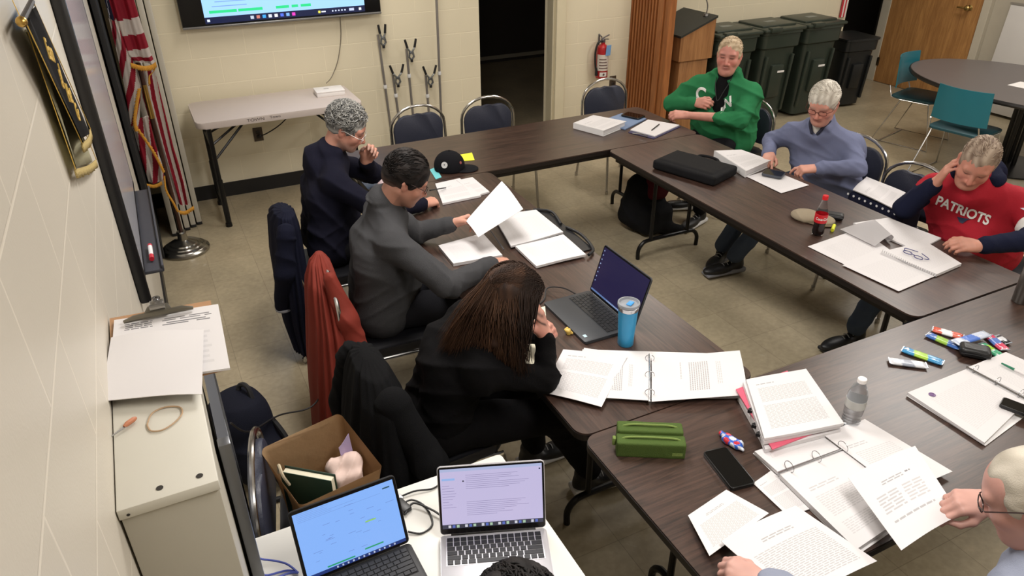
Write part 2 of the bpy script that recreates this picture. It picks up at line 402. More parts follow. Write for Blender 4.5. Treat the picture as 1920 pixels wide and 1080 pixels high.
R_ += [(0.25, 0.042, 0.268, 0.06, (235, 225, 90), 3), (0.275, 0.046, 0.31, 0.056, (220, 225, 240), 3), (0.5, 0.042, 0.54, 0.062, (190, 200, 230), 3), (0.58, 0.042, 0.6, 0.06, (240, 245, 255), 3)]
for k in range(5): R_.append((0.36+k*0.025, 0.046, 0.372+k*0.025, 0.057, (200, 210, 235), 3))
colquads('screen', R_, emi, tv, (0, -0.0808, 0), (PI/2, 0, 0))
bm = B(); tube(bm, smooth_path([(1.733, -0.03, 1.364), (1.72, -0.03, 1.2), (1.67, -0.035, 1.02), (1.60, -0.05, 0.9), (1.53, -0.14, 0.875)]), 0.004, 6)
tag(fin(bm, 'television_cable', mat('grey_cable', (120, 112, 98), 0.5)), 'thin grey cable hanging from the television down to the folding table', 'cable')
# ---------------------------------------------------------------- floor poles with spring clamps
alu = mat('aluminium_pole', (158, 154, 152), 0.35, 0.7)
clampm = mat('clamp_steel', (160, 165, 170), 0.25, 0.9)
def pole(x, top, label, tilt=0.0, clamp=None):
    t = thing('clamp_pole', label, 'pole', (x, -0.045, 0), 0, 'aluminium poles leaning on the block wall')
    bm = B(); tube(bm, [(0, 0, 0.0), (tilt, 0, top)], 0.011, 10); fin(bm, 'tube', alu, t)
    bm = B(); zc = min(top-0.2, 0.78+0.04*math.sin(x*20)); lathe(bm, [(0.0, 0), (0.016, 0), (0.018, 0.012), (0.016, 0.03), (0, 0.03)], 12, (tilt*zc/top, 0, zc)); fin(bm, 'collar', mat('clear_collar', (215, 215, 215), 0.3), t)
    if clamp:
        c = Vector((tilt, -0.02, top)); open_ = clamp
        bm = B(); cl = Vector((0.035, 0, -0.02))
        for s in (-1, 1):
            # jaw and handle crossing at the pivot
            a = open_*s
            tube(bm, [c+cl+Vector((0.0, 0, -0.075)), c+cl+Vector((s*0.022, 0, -0.045)), c+cl+Vector((s*0.012, 0, 0.0)), c+cl+Vector((s*(0.02+open_*0.3), 0, 0.03))], [0.008, 0.010, 0.010, 0.008], 8)
        tube(bm, [c+cl+Vector((0, -0.018, -0.01)), c+cl+Vector((0, 0.018, -0.01))], 0.012, 10)
        sc_ = fin(bm, 'spring_clamp', clampm, t)
        for s in (-1, 1):
            bm = B(); tube(bm, [c+cl+Vector((s*(0.02+open_*0.3), 0, 0.03)), c+cl+Vector((s*(0.028+open_*0.55), 0, 0.10))], [0.011, 0.010], 8); fin(bm, 'handle_grip', mat('black_rubber_grip', (18, 18, 20), 0.5), sc_)
        bm = B(); tube(bm, [c+cl+Vector((0, 0, -0.09)), c+cl+Vector((0, 0, -0.065))], 0.012, 8); fin(bm, 'jaw_pad', mat('black_rubber_grip', (18, 18, 20), 0.5), sc_)
pole(2.09, 1.20, 'aluminium pole nearest the television with a closed spring clamp at its top', -0.06, 0.005)
pole(2.18, 0.86, 'short aluminium pole with open clamp just right of the pole nearest the television', -0.05, 0.06)
pole(2.30, 1.06, 'middle aluminium pole with an open clamp, taller than the clamps beside it', -0.03, 0.04)
pole(2.45, 0.82, 'short aluminium pole with open clamp beside the tall clampless pole', -0.02, 0.06)
pole(2.55, 2.3, 'tallest aluminium pole without a clamp running out of the picture top', 0.03)
# ---------------------------------------------------------------- fire extinguisher
fe = thing('fire_extinguisher', 'red fire extinguisher with a blue tag hung on the cream block wall', 'fire extinguisher', (4.25, -0.08, 0.60))
bm = B(); lathe(bm, [(0, 0), (0.055, 0), (0.06, 0.01), (0.06, 0.27), (0.054, 0.295), (0.03, 0.315), (0.02, 0.32), (0.02, 0.335), (0, 0.335)], 28)
fin(bm, 'cylinder', mat('extinguisher_red', (165, 28, 34), 0.3), fe)
def band(bm, r, z0, z1, a0, a1, n=14):
    p = None
    for k in range(n+1):
        a = math.radians(a0+(a1-a0)*k/n); q = (bm.verts.new((r*math.cos(a), r*math.sin(a), z0)), bm.verts.new((r*math.cos(a), r*math.sin(a), z1)))
        if p: bm.faces.new((p[0], q[0], q[1], p[1]))
        p = q
bm = B(); band(bm, 0.0608, 0.075, 0.23, -175, -30); fin(bm, 'paper_label', mat('label_cream', (210, 200, 190), 0.5), fe)
bm = B(); band(bm, 0.0612, 0.02, 0.062, -140, -70); fin(bm, 'white_label', mat('label_white', (220, 214, 210), 0.5), fe)
bm = B()
for k in range(4):
    bm = B(); band(bm, 0.0614, 0.095+k*0.028, 0.105+k*0.028, -150, -60-k*7); fin(bm, 'printed_line', mat('label_ink', (95, 70, 66), 0.5), fe)
bm = B(); lathe(bm, [(0, 0), (0.011, 0), (0.011, 0.001)], 12, M=M4((-0.014, -0.0615, 0.042), (PI/2, 0, 0))); fin(bm, 'round_pictogram', mat('label_ink', (95, 70, 66), 0.5), fe)
bm = B(); box(bm, (0, 0, 0.35), (0.035, 0.03, 0.04), bev=0.005); box(bm, (0.02, 0, 0.385), (0.10, 0.018, 0.008), (0, -0.35, 0), 0.002); box(bm, (0.02, 0, 0.365), (0.08, 0.018, 0.007), (0, 0.1, 0), 0.002)
tube(bm, [(0.0, 0.03, 0.38), (0, 0.075, 0.40), (0, 0.078, 0.30)], 0.008); fin(bm, 'valve_handle', mat('valve_metal', (120, 118, 125), 0.35, 0.8), fe)
bm = B(); tube(bm, smooth_path([(-0.01, -0.01, 0.35), (-0.06, -0.01, 0.34), (-0.088, -0.01, 0.26), (-0.085, -0.01, 0.15), (-0.07, -0.01, 0.07)]), 0.010, 10); tube(bm, [(-0.072, -0.01, 0.10), (-0.065, -0.01, 0.03)], [0.011, 0.016], 10); fin(bm, 'hose', mat('black_hose', (20, 20, 22), 0.5), fe)
bm = B(); box(bm, (0.022, -0.068, 0.27), (0.055, 0.003, 0.10), (0.1, 0, 0.05)); fin(bm, 'inspection_tag', mat('blue_tag', (120, 165, 215), 0.6), fe)
# ---------------------------------------------------------------- whiteboard on left wall + banners
wb = thing('whiteboard', 'glossy whiteboard with black frame and marker tray on the left wall', 'whiteboard', (0, -2.9, 1.02))
gl = mat('whiteboard_gloss', (190, 190, 196), 0.12, var=0.02)
bm = B(); box(bm, (0.02, 0, 0.62), (0.016, 1.28, 1.2)); fin(bm, 'writing_surface', gl, wb, False)
blackfr = mat('black_frame', (24, 24, 27), 0.35)
bm = B(); box(bm, (0.020, -0.655, 0.62), (0.040, 0.035, 1.26), bev=0.010); box(bm, (0.014, 0.645, 0.62), (0.030, 0.006, 1.24)); box(bm, (0.015, 0, 0.005), (0.03, 1.3, 0.012)); box(bm, (0.015, 0, 1.24), (0.03, 1.3, 0.012)); fin(bm, 'frame', blackfr, wb)
bm = B(); box(bm, (0.062, 0.06, -0.01), (0.075, 0.95, 0.016), bev=0.006); box(bm, (0.096, 0.06, 0.002), (0.008, 0.95, 0.022), bev=0.003); fin(bm, 'marker_tray', mat('tray_grey', (62, 63, 70), 0.4), wb)
mk = thing('marker', 'red and white marker lying in the whiteboard tray', 'marker', (0.062, -3.16, 1.027))
bm = B(); tube(bm, [(0, -0.045, 0.007), (0, 0.045, 0.007)], 0.009, 12); fin(bm, 'barrel', mat('white_plastic', (225, 222, 222), 0.35), mk)
bm = B(); tube(bm, [(0, -0.08, 0.007), (0, -0.045, 0.007)], 0.0098, 12); fin(bm, 'cap', mat('marker_red', (185, 30, 45), 0.35), mk)
bm = B(); tube(bm, [(0, 0.045, 0.007), (0, 0.06, 0.007)], 0.0095, 12); fin(bm, 'end_plug', mat('marker_red', (185, 30, 45), 0.35), mk)
# ================================================================ furniture
topw = wood('walnut_laminate', (34, 22, 18), (76, 55, 46), axis=0, scale=1.6, rough=0.34, stretch=16, spec=0.9)
topw_y = wood('walnut_laminate_lengthwise', (34, 22, 18), (76, 55, 46), axis=1, scale=1.6, rough=0.34, stretch=16, spec=0.9)
edgeb = mat('black_table_edge', (24, 18, 17), 0.4)
blk = mat('black_steel', (17, 17, 19), 0.35, 0.3)
def meeting_table(x0, x1, y0, y1, label, flip=False, ends=(0.27, 0.27)):
    """folding table with a laminate top, steel U legs folded out near each end"""
    cx, cy = (x0+x1)/2, (y0+y1)/2; lx, ly = x1-x0, y1-y0
    t = thing('folding_table', label, 'table', (cx, cy, 0), 0, 'brown folding tables of the meeting ring')
    bm = B(); prism(bm, rrect(lx, ly, 0.05), 0.712, 0.74)
    fin(bm, 'tabletop', topw if lx > ly else topw_y, t, False)
    bm = B(); prism(bm, rrect(lx+0.004, ly+0.004, 0.052), 0.709, 0.734); fin(bm, 'edge_band', edgeb, t)
    along = lx > ly; L = lx if along else ly; W = ly if along else lx
    bm = B()
    def P(a, b_, z): return (a, b_, z) if along else (b_, a, z)
    for s in (-1, 1): # side rails below the top
        c = P(0, s*(W/2-0.04), 0.69); sz = (L-0.12, 0.02, 0.035) if along else (0.02, L-0.12, 0.035)
        box(bm, c, sz)
    fin(bm, 'apron_rail', edgeb, t)
    for s, e in ((-1, ends[0]), (1, ends[1])):
        a = s*(L/2-e); hw = W/2-0.13
        bm = B()
        tube(bm, smooth_path([P(a, -hw, 0.0), P(a, -hw, 0.07), P(a, -hw+0.03, 0.115), P(a, -hw+0.08, 0.13), P(a, 0, 0.132), P(a, hw-0.08, 0.13), P(a, hw-0.03, 0.115), P(a, hw, 0.07), P(a, hw, 0.0)], 4), 0.0145, 10)
        for q in (-1, 1): tube(bm, [P(a, q*hw*0.62, 0.13), P(a, q*hw*0.62, 0.70)], 0.0135, 10)
        tube(bm, [P(a, -hw*0.62, 0.62), P(a, hw*0.62, 0.62)], 0.009, 8)
        lg_ = fin(bm, 'leg', blk, t)
        bm = B()
        for q in (-1, 1): tube(bm, [P(a, q*hw*0.25, 0.60), P(a-s*0.34, q*hw*0.12, 0.70)], 0.008, 6)
        tube(bm, [P(a, -hw*0.3, 0.60), P(a, hw*0.3, 0.60)], 0.008, 6)
        fin(bm, 'folding_brace', blk, lg_)
    return t
meeting_table(1.250, 2.022, -4.668, -2.262, 'brown folding table of the ring in front of the three people seated at left')
meeting_table(1.250, 3.690, -2.256, -1.488, 'brown folding table farthest back, parallel to the wall with the television')
meeting_table(2.908, 3.680, -4.662, -2.262, 'brown folding table of the ring under the black laptop case and the cola bottle')
meeting_table(1.252, 3.690, -5.440, -4.674, 'brown folding table in the foreground under the green pencil case and water bottle')
# ---------------------------------------------------------------- folding plastic table below the tv
t = thing('plastic_folding_table', 'light grey plastic folding table under the television against the back wall', 'table', (1.06, -0.40, 0))
pl = mat('grey_plastic_top', (196, 184, 178), 0.5, var=0.03)
bm = B(); prism(bm, rrect(1.22, 0.61, 0.06), 0.79, 0.838, bev=0.008); fin(bm, 'tabletop', pl, t)
for sx in (-1, 1):
    bm = B(); x = sx*0.53
    for y in (-0.24, 0.24): tube(bm, [(x, y, 0.80), (x, y, 0.36)], 0.0165, 8); tube(bm, [(x, y, 0.38), (x+0.002, y, 0.02)], 0.021, 8); lathe(bm, [(0, 0), (0.026, 0), (0.024, 0.03), (0, 0.03)], 10, (x, y, 0))
    tube(bm, [(x, -0.24, 0.12), (x, 0.24, 0.12)], 0.013, 8); tube(bm, [(x, -0.24, 0.62), (x, 0.24, 0.62)], 0.011, 8)
    fin(bm, 'leg', blk, t)
    bm = B()
    for y in (-0.05, 0.05): tube(bm, [(x, y*3, 0.62), (x-sx*0.30, y, 0.785)], 0.009, 6)
    tube(bm, [(x, -0.2, 0.52), (x-sx*0.3, -0.1, 0.785)], 0.009, 6)
    fin(bm, 'folding_brace', blk, t)
inkd = mat('marker_ink', (70, 60, 58), 0.6)
text_ob('TOWN', 0.030, 'handwritten_name', inkd, t, M4((-0.20, -0.3058, 0.815), (PI/2, 0, 0)), sx=1.3)
text_ob('Town', 0.026, 'handwritten_name', inkd, t, M4((-0.06, -0.3058, 0.818), (PI/2, 0, 0)), sx=1.3)
bx = thing('white_box', 'flat white box lying on the grey plastic table under the television', 'box', (1.50, -0.34, 0.838), -0.05)
wp = mat('white_card', (232, 228, 226), 0.45, var=0.02)
bm = B(); box(bm, (0, 0, 0.016), (0.22, 0.16, 0.032), bev=0.003); fin(bm, 'base_tray', wp, bx)
bm = B(); box(bm, (0, 0, 0.037), (0.225, 0.165, 0.010), (0, 0, 0), 0.004); fin(bm, 'lid', wp, bx)
bm = B(); box(bm, (-0.02, 0.01, 0.0424), (0.04, 0.010, 0.0008)); fin(bm, 'printed_mark', mat('grey_print', (120, 118, 120), 0.6), bx, False)
bm = B(); tube(bm, smooth_path([(0.94, -0.02, 0.48), (1.0, -0.05, 0.50), (1.12, -0.08, 0.57), (1.25, -0.15, 0.70), (1.35, -0.2, 0.775), (1.4, -0.25, 0.78)]), 0.005, 6); tube(bm, [(0.94, -0.012, 0.475), (0.955, -0.04, 0.485)], 0.013, 8)
tag(fin(bm, 'power_cord', mat('black_cord', (25, 24, 26), 0.5)), 'black cord running from the wall outlet up under the grey plastic table', 'cord')

# ---------------------------------------------------------------- stacking chairs
vin = mat('navy_vinyl', (50, 53, 68), 0.45, bump=0.15, bscale=120)
blkvin = mat('black_vinyl', (20, 20, 24), 0.4)
chrome = mat('chair_chrome', (190, 188, 186), 0.22, 1.0)
CH = {}
def make_chair(label, cat='chair', group='navy stacking chairs around the ring'):
    t = thing('stacking_chair', label, cat, (0, 0, 0), 0, group)
    bm = B(); prism(bm, rrect(0.43, 0.42, 0.07), 0.425, 0.475, bev=0.015); fin(bm, 'seat', blkvin, t)
    # padded back with the arched top
    n = 16; out = [(-0.195, 0.50)]
    out += [(0.205*math.cos(PI-PI*k/n), 0.66+0.15*math.sin(PI*k/n)) for k in range(n+1)] + [(0.195, 0.50)]
    bm = B()
    # slight dip for the hand hole at top centre
    out = [(x, z-0.045*math.exp(-(x/0.09)**2) if z > 0.7 else z) for x, z in out]
    prism(bm, out, -0.018, 0.018, bev=0.012, M=M4((0, -0.235, 0), (PI/2-0.0, 0, 0)))
    o = fin(bm, 'backrest', vin, t)
    bm = B()
    pts = [(-0.225, -0.20, 0.44), (-0.225, -0.235, 0.56), (-0.222, -0.24, 0.68)]
    pts += [(0.222*math.cos(PI-PI*k/12), -0.24, 0.68+0.16*math.sin(PI*k/12)) for k in range(1, 12)]
    pts += [(0.222, -0.24, 0.68), (0.225, -0.235, 0.56), (0.225, -0.20, 0.44)]
    tube(bm, pts, 0.011, 10); fin(bm, 'back_frame', chrome, t)
    for sx in (-1, 1):
        bm = B(); tube(bm, [(sx*0.225, -0.20, 0.46), (sx*0.235, -0.27, 0.0)], 0.011, 8); lathe(bm, [(0, 0), (0.014, 0), (0.014, 0.03), (0, 0.03)], 8, (sx*0.235, -0.27, 0)); fin(bm, 'leg', chrome, t)
        bm = B(); tube(bm, smooth_path([(sx*0.20, 0.0, 0.425), (sx*0.215, 0.16, 0.42), (sx*0.222, 0.19, 0.38), (sx*0.235, 0.23, 0.0)], 4), 0.011, 8); lathe(bm, [(0, 0), (0.014, 0), (0.014, 0.03), (0, 0.03)], 8, (sx*0.235, 0.23, 0)); fin(bm, 'leg', chrome, t)
    bm = B(); tube(bm, [(-0.20, 0.17, 0.41), (0.20, 0.17, 0.41)], 0.009, 8); tube(bm, [(-0.21, -0.18, 0.42), (0.21, -0.18, 0.42)], 0.009, 8)
    for sx in (-1, 1): tube(bm, [(sx*0.215, -0.2, 0.418), (sx*0.215, 0.16, 0.418)], 0.009, 8)
    fin(bm, 'seat_frame', chrome, t)
    return t
ch0 = make_chair('empty navy stacking chair at the back table, left one in front of the wall poles')
ch0.location = (2.02, -1.22, 0); ch0.rotation_euler = (0, 0, PI+0.05)
D2 = math.radians
CHAIRS = [((2.58, -1.24, 0), PI-0.04, 'empty navy stacking chair at the back table, in front of the dark doorway'),
    ((3.72, -1.20, 0), PI, 'empty navy stacking chair beside the wooden partition, right of the fire extinguisher'),
    ((4.20, -2.02, 0), D2(100), 'stacking chair under the person in the green hoodie'),
    ((4.19, -3.06, 0), D2(100), 'stacking chair under the person in the blue quarter-zip sweater'),
    ((4.06, -3.62, 0), D2(96), 'navy stacking chair holding the polka dot bag, between blue sweater and red jersey'),
    ((4.22, -4.20, 0), D2(112), 'stacking chair under the person in the red jersey'),
    ((0.93, -2.50, 0), D2(-92), 'stacking chair at left with the navy jacket over its back'),
    ((0.985, -3.27, 0), D2(-93), 'stacking chair at left with the rust red jacket over its back'),
    ((0.93, -4.10, 0), D2(-86), 'stacking chair with the black jacket, under the person with long brown hair'),
    ((0.475, -4.40, 0), D2(-101), 'navy stacking chair next to the grey cabinet, holding the brown paper bag'),
    ((1.98, -5.92, 0), D2(20), 'stacking chair under the bald person at the lower right corner'),
    ((0.55, -5.62, 0), D2(0), 'stacking chair under the dark haired person at the laptops')]
for l, r, s in CHAIRS: dup(ch0, l, r, s)

# ---------------------------------------------------------------- round table and teal chairs
def OV(bm): bmesh.ops.scale(bm, vec=(0.82, 1.22, 1), verts=bm.verts[:])
rt_ = thing('round_table', 'oval grey cafe table with black edge beside the teal chairs', 'table', (7.13, -2.52, 0))
bm = B(); lathe(bm, [(0, 0.738), (0.885, 0.738), (0.888, 0.74), (0.888, 0.741), (0, 0.741)], 64); OV(bm); fin(bm, 'tabletop', mat('grey_laminate', (92, 86, 86), 0.35), rt_)
bm = B(); lathe(bm, [(0.86, 0.700), (0.895, 0.705), (0.902, 0.720), (0.895, 0.7395), (0.886, 0.7395), (0.0, 0.7378), (0, 0.70), (0.86, 0.70)], 64); OV(bm); fin(bm, 'edge_band', mat('black_table_edge', (24, 18, 17), 0.4), rt_)
bm = B()
for a in (0.2, PI/2+0.2, PI+0.2, 1.5*PI+0.2): tube(bm, [(0.06*math.cos(a), 0.06*math.sin(a), 0.03), (0.06*math.cos(a), 0.06*math.sin(a), 0.70)], 0.02, 10)
fin(bm, 'column', blk, rt_)
bm = B(); lathe(bm, [(0, 0), (0.36, 0), (0.36, 0.012), (0.1, 0.035), (0, 0.035)], 40); fin(bm, 'base', blk, rt_)
teal = mat('teal_plastic', (30, 106, 120), 0.35)
def teal_chair(label, loc, rz):
    t = thing('cafe_chair', label, 'chair', loc, rz, 'teal cafe chairs at the oval cafe table')
    # curved back shell
    bm = B(); nx, nz = 12, 6; g = []
    for j in range(nz+1):
        row = []
        for i in range(nx+1):
            u = -1+2*i/nx; v = j/nz
            row.append((u*0.23*(1-0.06*v), -0.22-0.03*v+0.055*u*u, 0.53+0.29*v+0.0*u))
        g.append(row)
    ft = [[bm.verts.new(p) for p in r] for r in g]; bk = [[bm.verts.new((p[0], p[1]-0.009, p[2])) for p in r] for r in g]
    for j in range(nz):
        for i in range(nx):
            bm.faces.new((ft[j][i], ft[j][i+1], ft[j+1][i+1], ft[j+1][i])); bm.faces.new((bk[j][i], bk[j+1][i], bk[j+1][i+1], bk[j][i+1]))
    for j in range(nz):
        for i in (0, nx): bm.faces.new((ft[j][i], ft[j+1][i], bk[j+1][i], bk[j][i]))
    for i in range(nx):
        for j in (0, nz): bm.faces.new((ft[j][i], ft[j][i+1], bk[j][i+1], bk[j][i]))
    fin(bm, 'backrest', teal, t)
    bm = B(); prism(bm, rrect(0.46, 0.42, 0.06), 0.44, 0.458, bev=0.006); fin(bm, 'seat', mat('dark_teal_seat', (24, 66, 74), 0.5), t)
    for s in (-1, 1):
        bm = B(); x = s*0.22
        tube(bm, [(x*0.9, -0.24, 0.54), (x*0.95, -0.2, 0.44), (x, -0.10, 0.43), (x, 0.16, 0.43)], 0.0065, 8)
        tube(bm, [(x, 0.16, 0.43), (s*0.26, 0.27, 0.008), (s*0.26, -0.27, 0.008), (x, -0.10, 0.43)], 0.0065, 8)
        fin(bm, 'sled_leg', chrome, t)
    bm = B(); tube(bm, [(-0.26, -0.2, 0.008), (0.26, -0.2, 0.008)], 0.006, 8); tube(bm, [(-0.22, 0.16, 0.43), (0.22, 0.16, 0.43)], 0.006, 8); fin(bm, 'stretcher', chrome, t)
    return t
teal_chair('teal cafe chair at the far side of the oval cafe table, beside the wooden door', (6.98, -1.62, 0), D2(195))
teal_chair('teal cafe chair with its back to the camera, nearer side of oval cafe table', (6.42, -2.48, 0), D2(-80))
bm = B(); box(bm, (0, 0, 0.0008), (0.216, 0.279, 0.0012), (0, 0, 0.1))
ob_ = fin(bm, 'paper_sheet', wp); ob_.location = (7.05, -2.55, 0.7412); tag(ob_, 'white sheet of paper alone on the oval grey cafe table', 'paper')
# low white panel against the right wall
t = thing('display_board', 'large pale display board leaning on the right wall behind the oval cafe table', 'board', (8.55, -2.30, 0))
bm = B(); box(bm, (0.0, 0, 0.58), (0.03, 2.1, 1.10), (0, 0.06, 0), 0.004); fin(bm, 'panel', mat('pale_board', (206, 202, 198), 0.5, var=0.03), t)
bm = B(); box(bm, (0.033, 0, 1.14), (0.04, 2.12, 0.02), (0, 0.06, 0)); fin(bm, 'top_rail', mat('board_rail', (160, 156, 150), 0.4, 0.6), t)

# ---------------------------------------------------------------- wheeled bins
def bin_(name, x, y, rz, w_, d_, h, label, rgb, lid=True, sticker=True):
    t = thing(name, label, 'bin', (x, y, 0), rz, 'dark wheeled waste bins by the back wall')
    m = mat('bin_plastic_%d' % rgb[1], rgb, 0.38, bump=0.05)
    bm = B()
    def ring(wx, dy, z, yo=0): return [(px, py+yo) for px, py in rrect(wx, dy, 0.05, 4)], z
    secs = [ring(w_*0.74, d_*0.66, 0.03), ring(w_*0.80, d_*0.74, h*0.45), ring(w_*0.86, d_*0.82, h*0.78), ring(w_*0.95, d_*0.92, h*0.80), ring(w_*0.96, d_*0.94, h*0.93), ring(w_, d_, h*0.935), ring(w_, d_, h*0.96)]
    rings = [[bm.verts.new((px, py, z)) for px, py in o] for o, z in secs]
    for a, b2 in zip(rings, rings[1:]):
        for k in range(len(a)): bm.faces.new((a[k], a[(k+1) % len(a)], b2[(k+1) % len(a)], b2[k]))
    bm.faces.new(rings[0][::-1]); bm.faces.new(rings[-1])
    # recessed lift panel shapes on the front
    box(bm, (0, -d_*0.39, h*0.45), (w_*0.30, 0.05, h*0.34), (0.06, 0, 0), 0.01)
    for s in (-1, 1): box(bm, (s*w_*0.33, -d_*0.40, h*0.42), (0.03, 0.03, h*0.6), (0.08, 0, 0), 0.008)
    fin(bm, 'body', m, t)
    if lid:
        bm = B()
        box(bm, (0, 0.0, h*0.975), (w_*1.04, d_*1.04, 0.035), bev=0.014); box(bm, (0, 0.03, h*0.998), (w_*0.86, d_*0.74, 0.03), bev=0.013)
        box(bm, (-w_*0.28, -d_*0.5, h*0.985), (0.14, 0.07, 0.05), bev=0.01)
        fin(bm, 'lid', m, t)
        bm = B(); tube(bm, [(-w_*0.42, d_*0.56, h*0.95), (w_*0.42, d_*0.56, h*0.95)], 0.015, 8); fin(bm, 'handle', m, t)
        for s in (-1, 1):
            bm = B(); lathe(bm, [(0, -0.02), (0.11, -0.02), (0.12, 0), (0.11, 0.02), (0, 0.02)], 20, M=M4((s*w_*0.40, d_*0.36, 0.12), (0, PI/2, 0))); fin(bm, 'wheel', blk, t)
        bm = B(); box(bm, (0.02, 0.02, h*0.998+0.0158), (0.13, 0.07, 0.001)); fin(bm, 'lid_emblem', mat('emblem_grey', (120, 124, 118), 0.5), t, False)
    if sticker:
        bm = B(); box(bm, (w_*0.08, -d_*0.39-0.034, h*0.55), (0.09, 0.004, 0.02), (0.05, 0, 0)); fin(bm, 'white_sticker', mat('white_card', (232, 228, 226), 0.45, var=0.02), t, False)
    return t
bin_('wheeled_bin', 5.53, -0.33, 0, 0.53, 0.50, 1.0, 'dark green wheeled bin nearest the lectern, partly behind the green hoodie', (46, 54, 46), sticker=False)
bin_('wheeled_bin', 6.11, -0.33, 0, 0.53, 0.50, 1.0, 'dark green wheeled bin in the middle of the three by the back wall', (46, 54, 46))
bin_('wheeled_bin', 6.69, -0.33, 0, 0.53, 0.50, 1.0, 'dark green wheeled bin rightmost of the three by the back wall', (46, 54, 46))
bin_('waste_bin', 7.36, -0.33, D2(-6), 0.46, 0.46, 0.80, 'smaller black waste bin without sticker beside the dark doorway', (24, 26, 27), lid=False, sticker=False)
# striped cloth hanging at the wall end
bm = B()
for k in range(4): box(bm, (7.49+k*0.022, -0.02, 1.55), (0.022, 0.01, 1.3), mi=k % 2)
tag(fin(bm, 'striped_banner', [mat('stripe_red', (190, 50, 60), 0.7), mat('stripe_white', (225, 215, 210), 0.7)], None, False), 'narrow red and white striped strip hanging at the wall end above the bins', 'banner')

# ---------------------------------------------------------------- lectern
lec = thing('lectern', 'wooden lectern with black slanted top and thin microphone beside the partition', 'lectern', (5.03, -0.30, 0))
oak = wood('lectern_oak', (132, 88, 52), (168, 120, 76), axis=2, scale=0.8, rough=0.45)
bm = B(); box(bm, (0, 0.0, 0.41), (0.34, 0.42, 0.82), bev=0.006); fin(bm, 'body', oak, lec)
bm = B(); xy = [(-0.21, -0.24), (0.19, -0.24), (0.19, 0.27), (-0.21, 0.27)]
vv = [bm.verts.new((x, y, 0.78)) for x, y in xy]+[bm.verts.new((x, y, z)) for (x, y), z in zip(xy, (1.0, 1.15, 1.15, 1.0))]
for f in ((3, 2, 1, 0), (4, 5, 6, 7), (0, 1, 5, 4), (1, 2, 6, 5), (2, 3, 7, 6), (3, 0, 4, 7)): bm.faces.new([vv[i] for i in f])
fin(bm, 'reading_box', oak, lec, False)
bm = B(); vv = [bm.verts.new((x, y, z+0.002+dz)) for dz in (0, 0.02) for (x, y), z in zip([(-0.22, -0.25), (0.20, -0.25), (0.20, 0.28), (-0.22, 0.28)], (0.998, 1.154, 1.154, 0.998))]
for f in ((3, 2, 1, 0), (4, 5, 6, 7), (0, 1, 5, 4), (1, 2, 6, 5), (2, 3, 7, 6), (3, 0, 4, 7)): bm.faces.new([vv[i] for i in f])
fin(bm, 'slanted_top', mat('lectern_black', (40, 42, 40), 0.5), lec, False)
bm = B(); tube(bm, smooth_path([(0.16, -0.12, 1.16), (0.17, -0.11, 1.26), (0.12, -0.08, 1.36), (0.02, -0.04, 1.42)]), 0.006, 8); lathe(bm, [(0, 0), (0.028, 0), (0.022, 0.02), (0, 0.022)], 14, (0.16, -0.12, 1.158)); tube(bm, [(0.02, -0.04, 1.42), (-0.01, -0.03, 1.43)], 0.012, 8)
fin(bm, 'microphone', mat('mic_metal', (120, 118, 116), 0.35, 0.8), lec)

# ---------------------------------------------------------------- cabinet by the left wall
cab = thing('metal_cabinet', 'tall pale grey metal cabinet against the left wall beside the chair with the paper bag', 'cabinet', (0.082, -4.90, 0))
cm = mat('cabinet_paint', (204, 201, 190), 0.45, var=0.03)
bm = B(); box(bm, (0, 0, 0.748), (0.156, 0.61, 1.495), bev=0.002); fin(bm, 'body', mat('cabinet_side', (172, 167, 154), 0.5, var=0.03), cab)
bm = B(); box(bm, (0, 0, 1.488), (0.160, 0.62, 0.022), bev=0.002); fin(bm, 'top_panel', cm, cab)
for x, y in ((-0.012, -0.285), (0.052, -0.285)):
    bm = B(); lathe(bm, [(0, 0), (0.0055, 0), (0.006, 0.001), (0, 0.0012)], 14, (x, y, 1.499)); fin(bm, 'screw_hole', mat('hole_dark', (40, 36, 32), 0.7), cab)
bm = B(); lathe(bm, [(0, 0), (0.003, 0), (0, 0.0012)], 10, M=M4((-0.065, -0.3102, 1.485), (PI/2, 0, 0))); fin(bm, 'screw_hole', mat('hole_dark', (40, 36, 32), 0.7), cab)
sh = thing('steel_cart', 'narrow grey steel cart edge standing between the metal cabinet and the chair', 'cart', (0.180, -4.62, 0))
bm = B(); box(bm, (0, 0, 1.33), (0.022, 0.60, 0.03)); box(bm, (0, 0, 0.1), (0.022, 0.60, 0.03)); box(bm, (0, 0, 0.72), (0.012, 0.58, 1.2))
fin(bm, 'side_panel', mat('steel_bluegrey', (104, 107, 114), 0.4, 0.5), sh, False)
for y in (-0.30, 0.30):
    bm = B(); box(bm, (0, y, 0.68), (0.026, 0.03, 1.34), bev=0.003); fin(bm, 'upright', mat('steel_light', (120, 122, 126), 0.35, 0.7), sh)
bm = B(); box(bm, (0.0075, 0.05, 1.0), (0.002, 0.12, 0.20)); fin(bm, 'paper_label', mat('label_pale', (180, 184, 190), 0.6), sh, False)
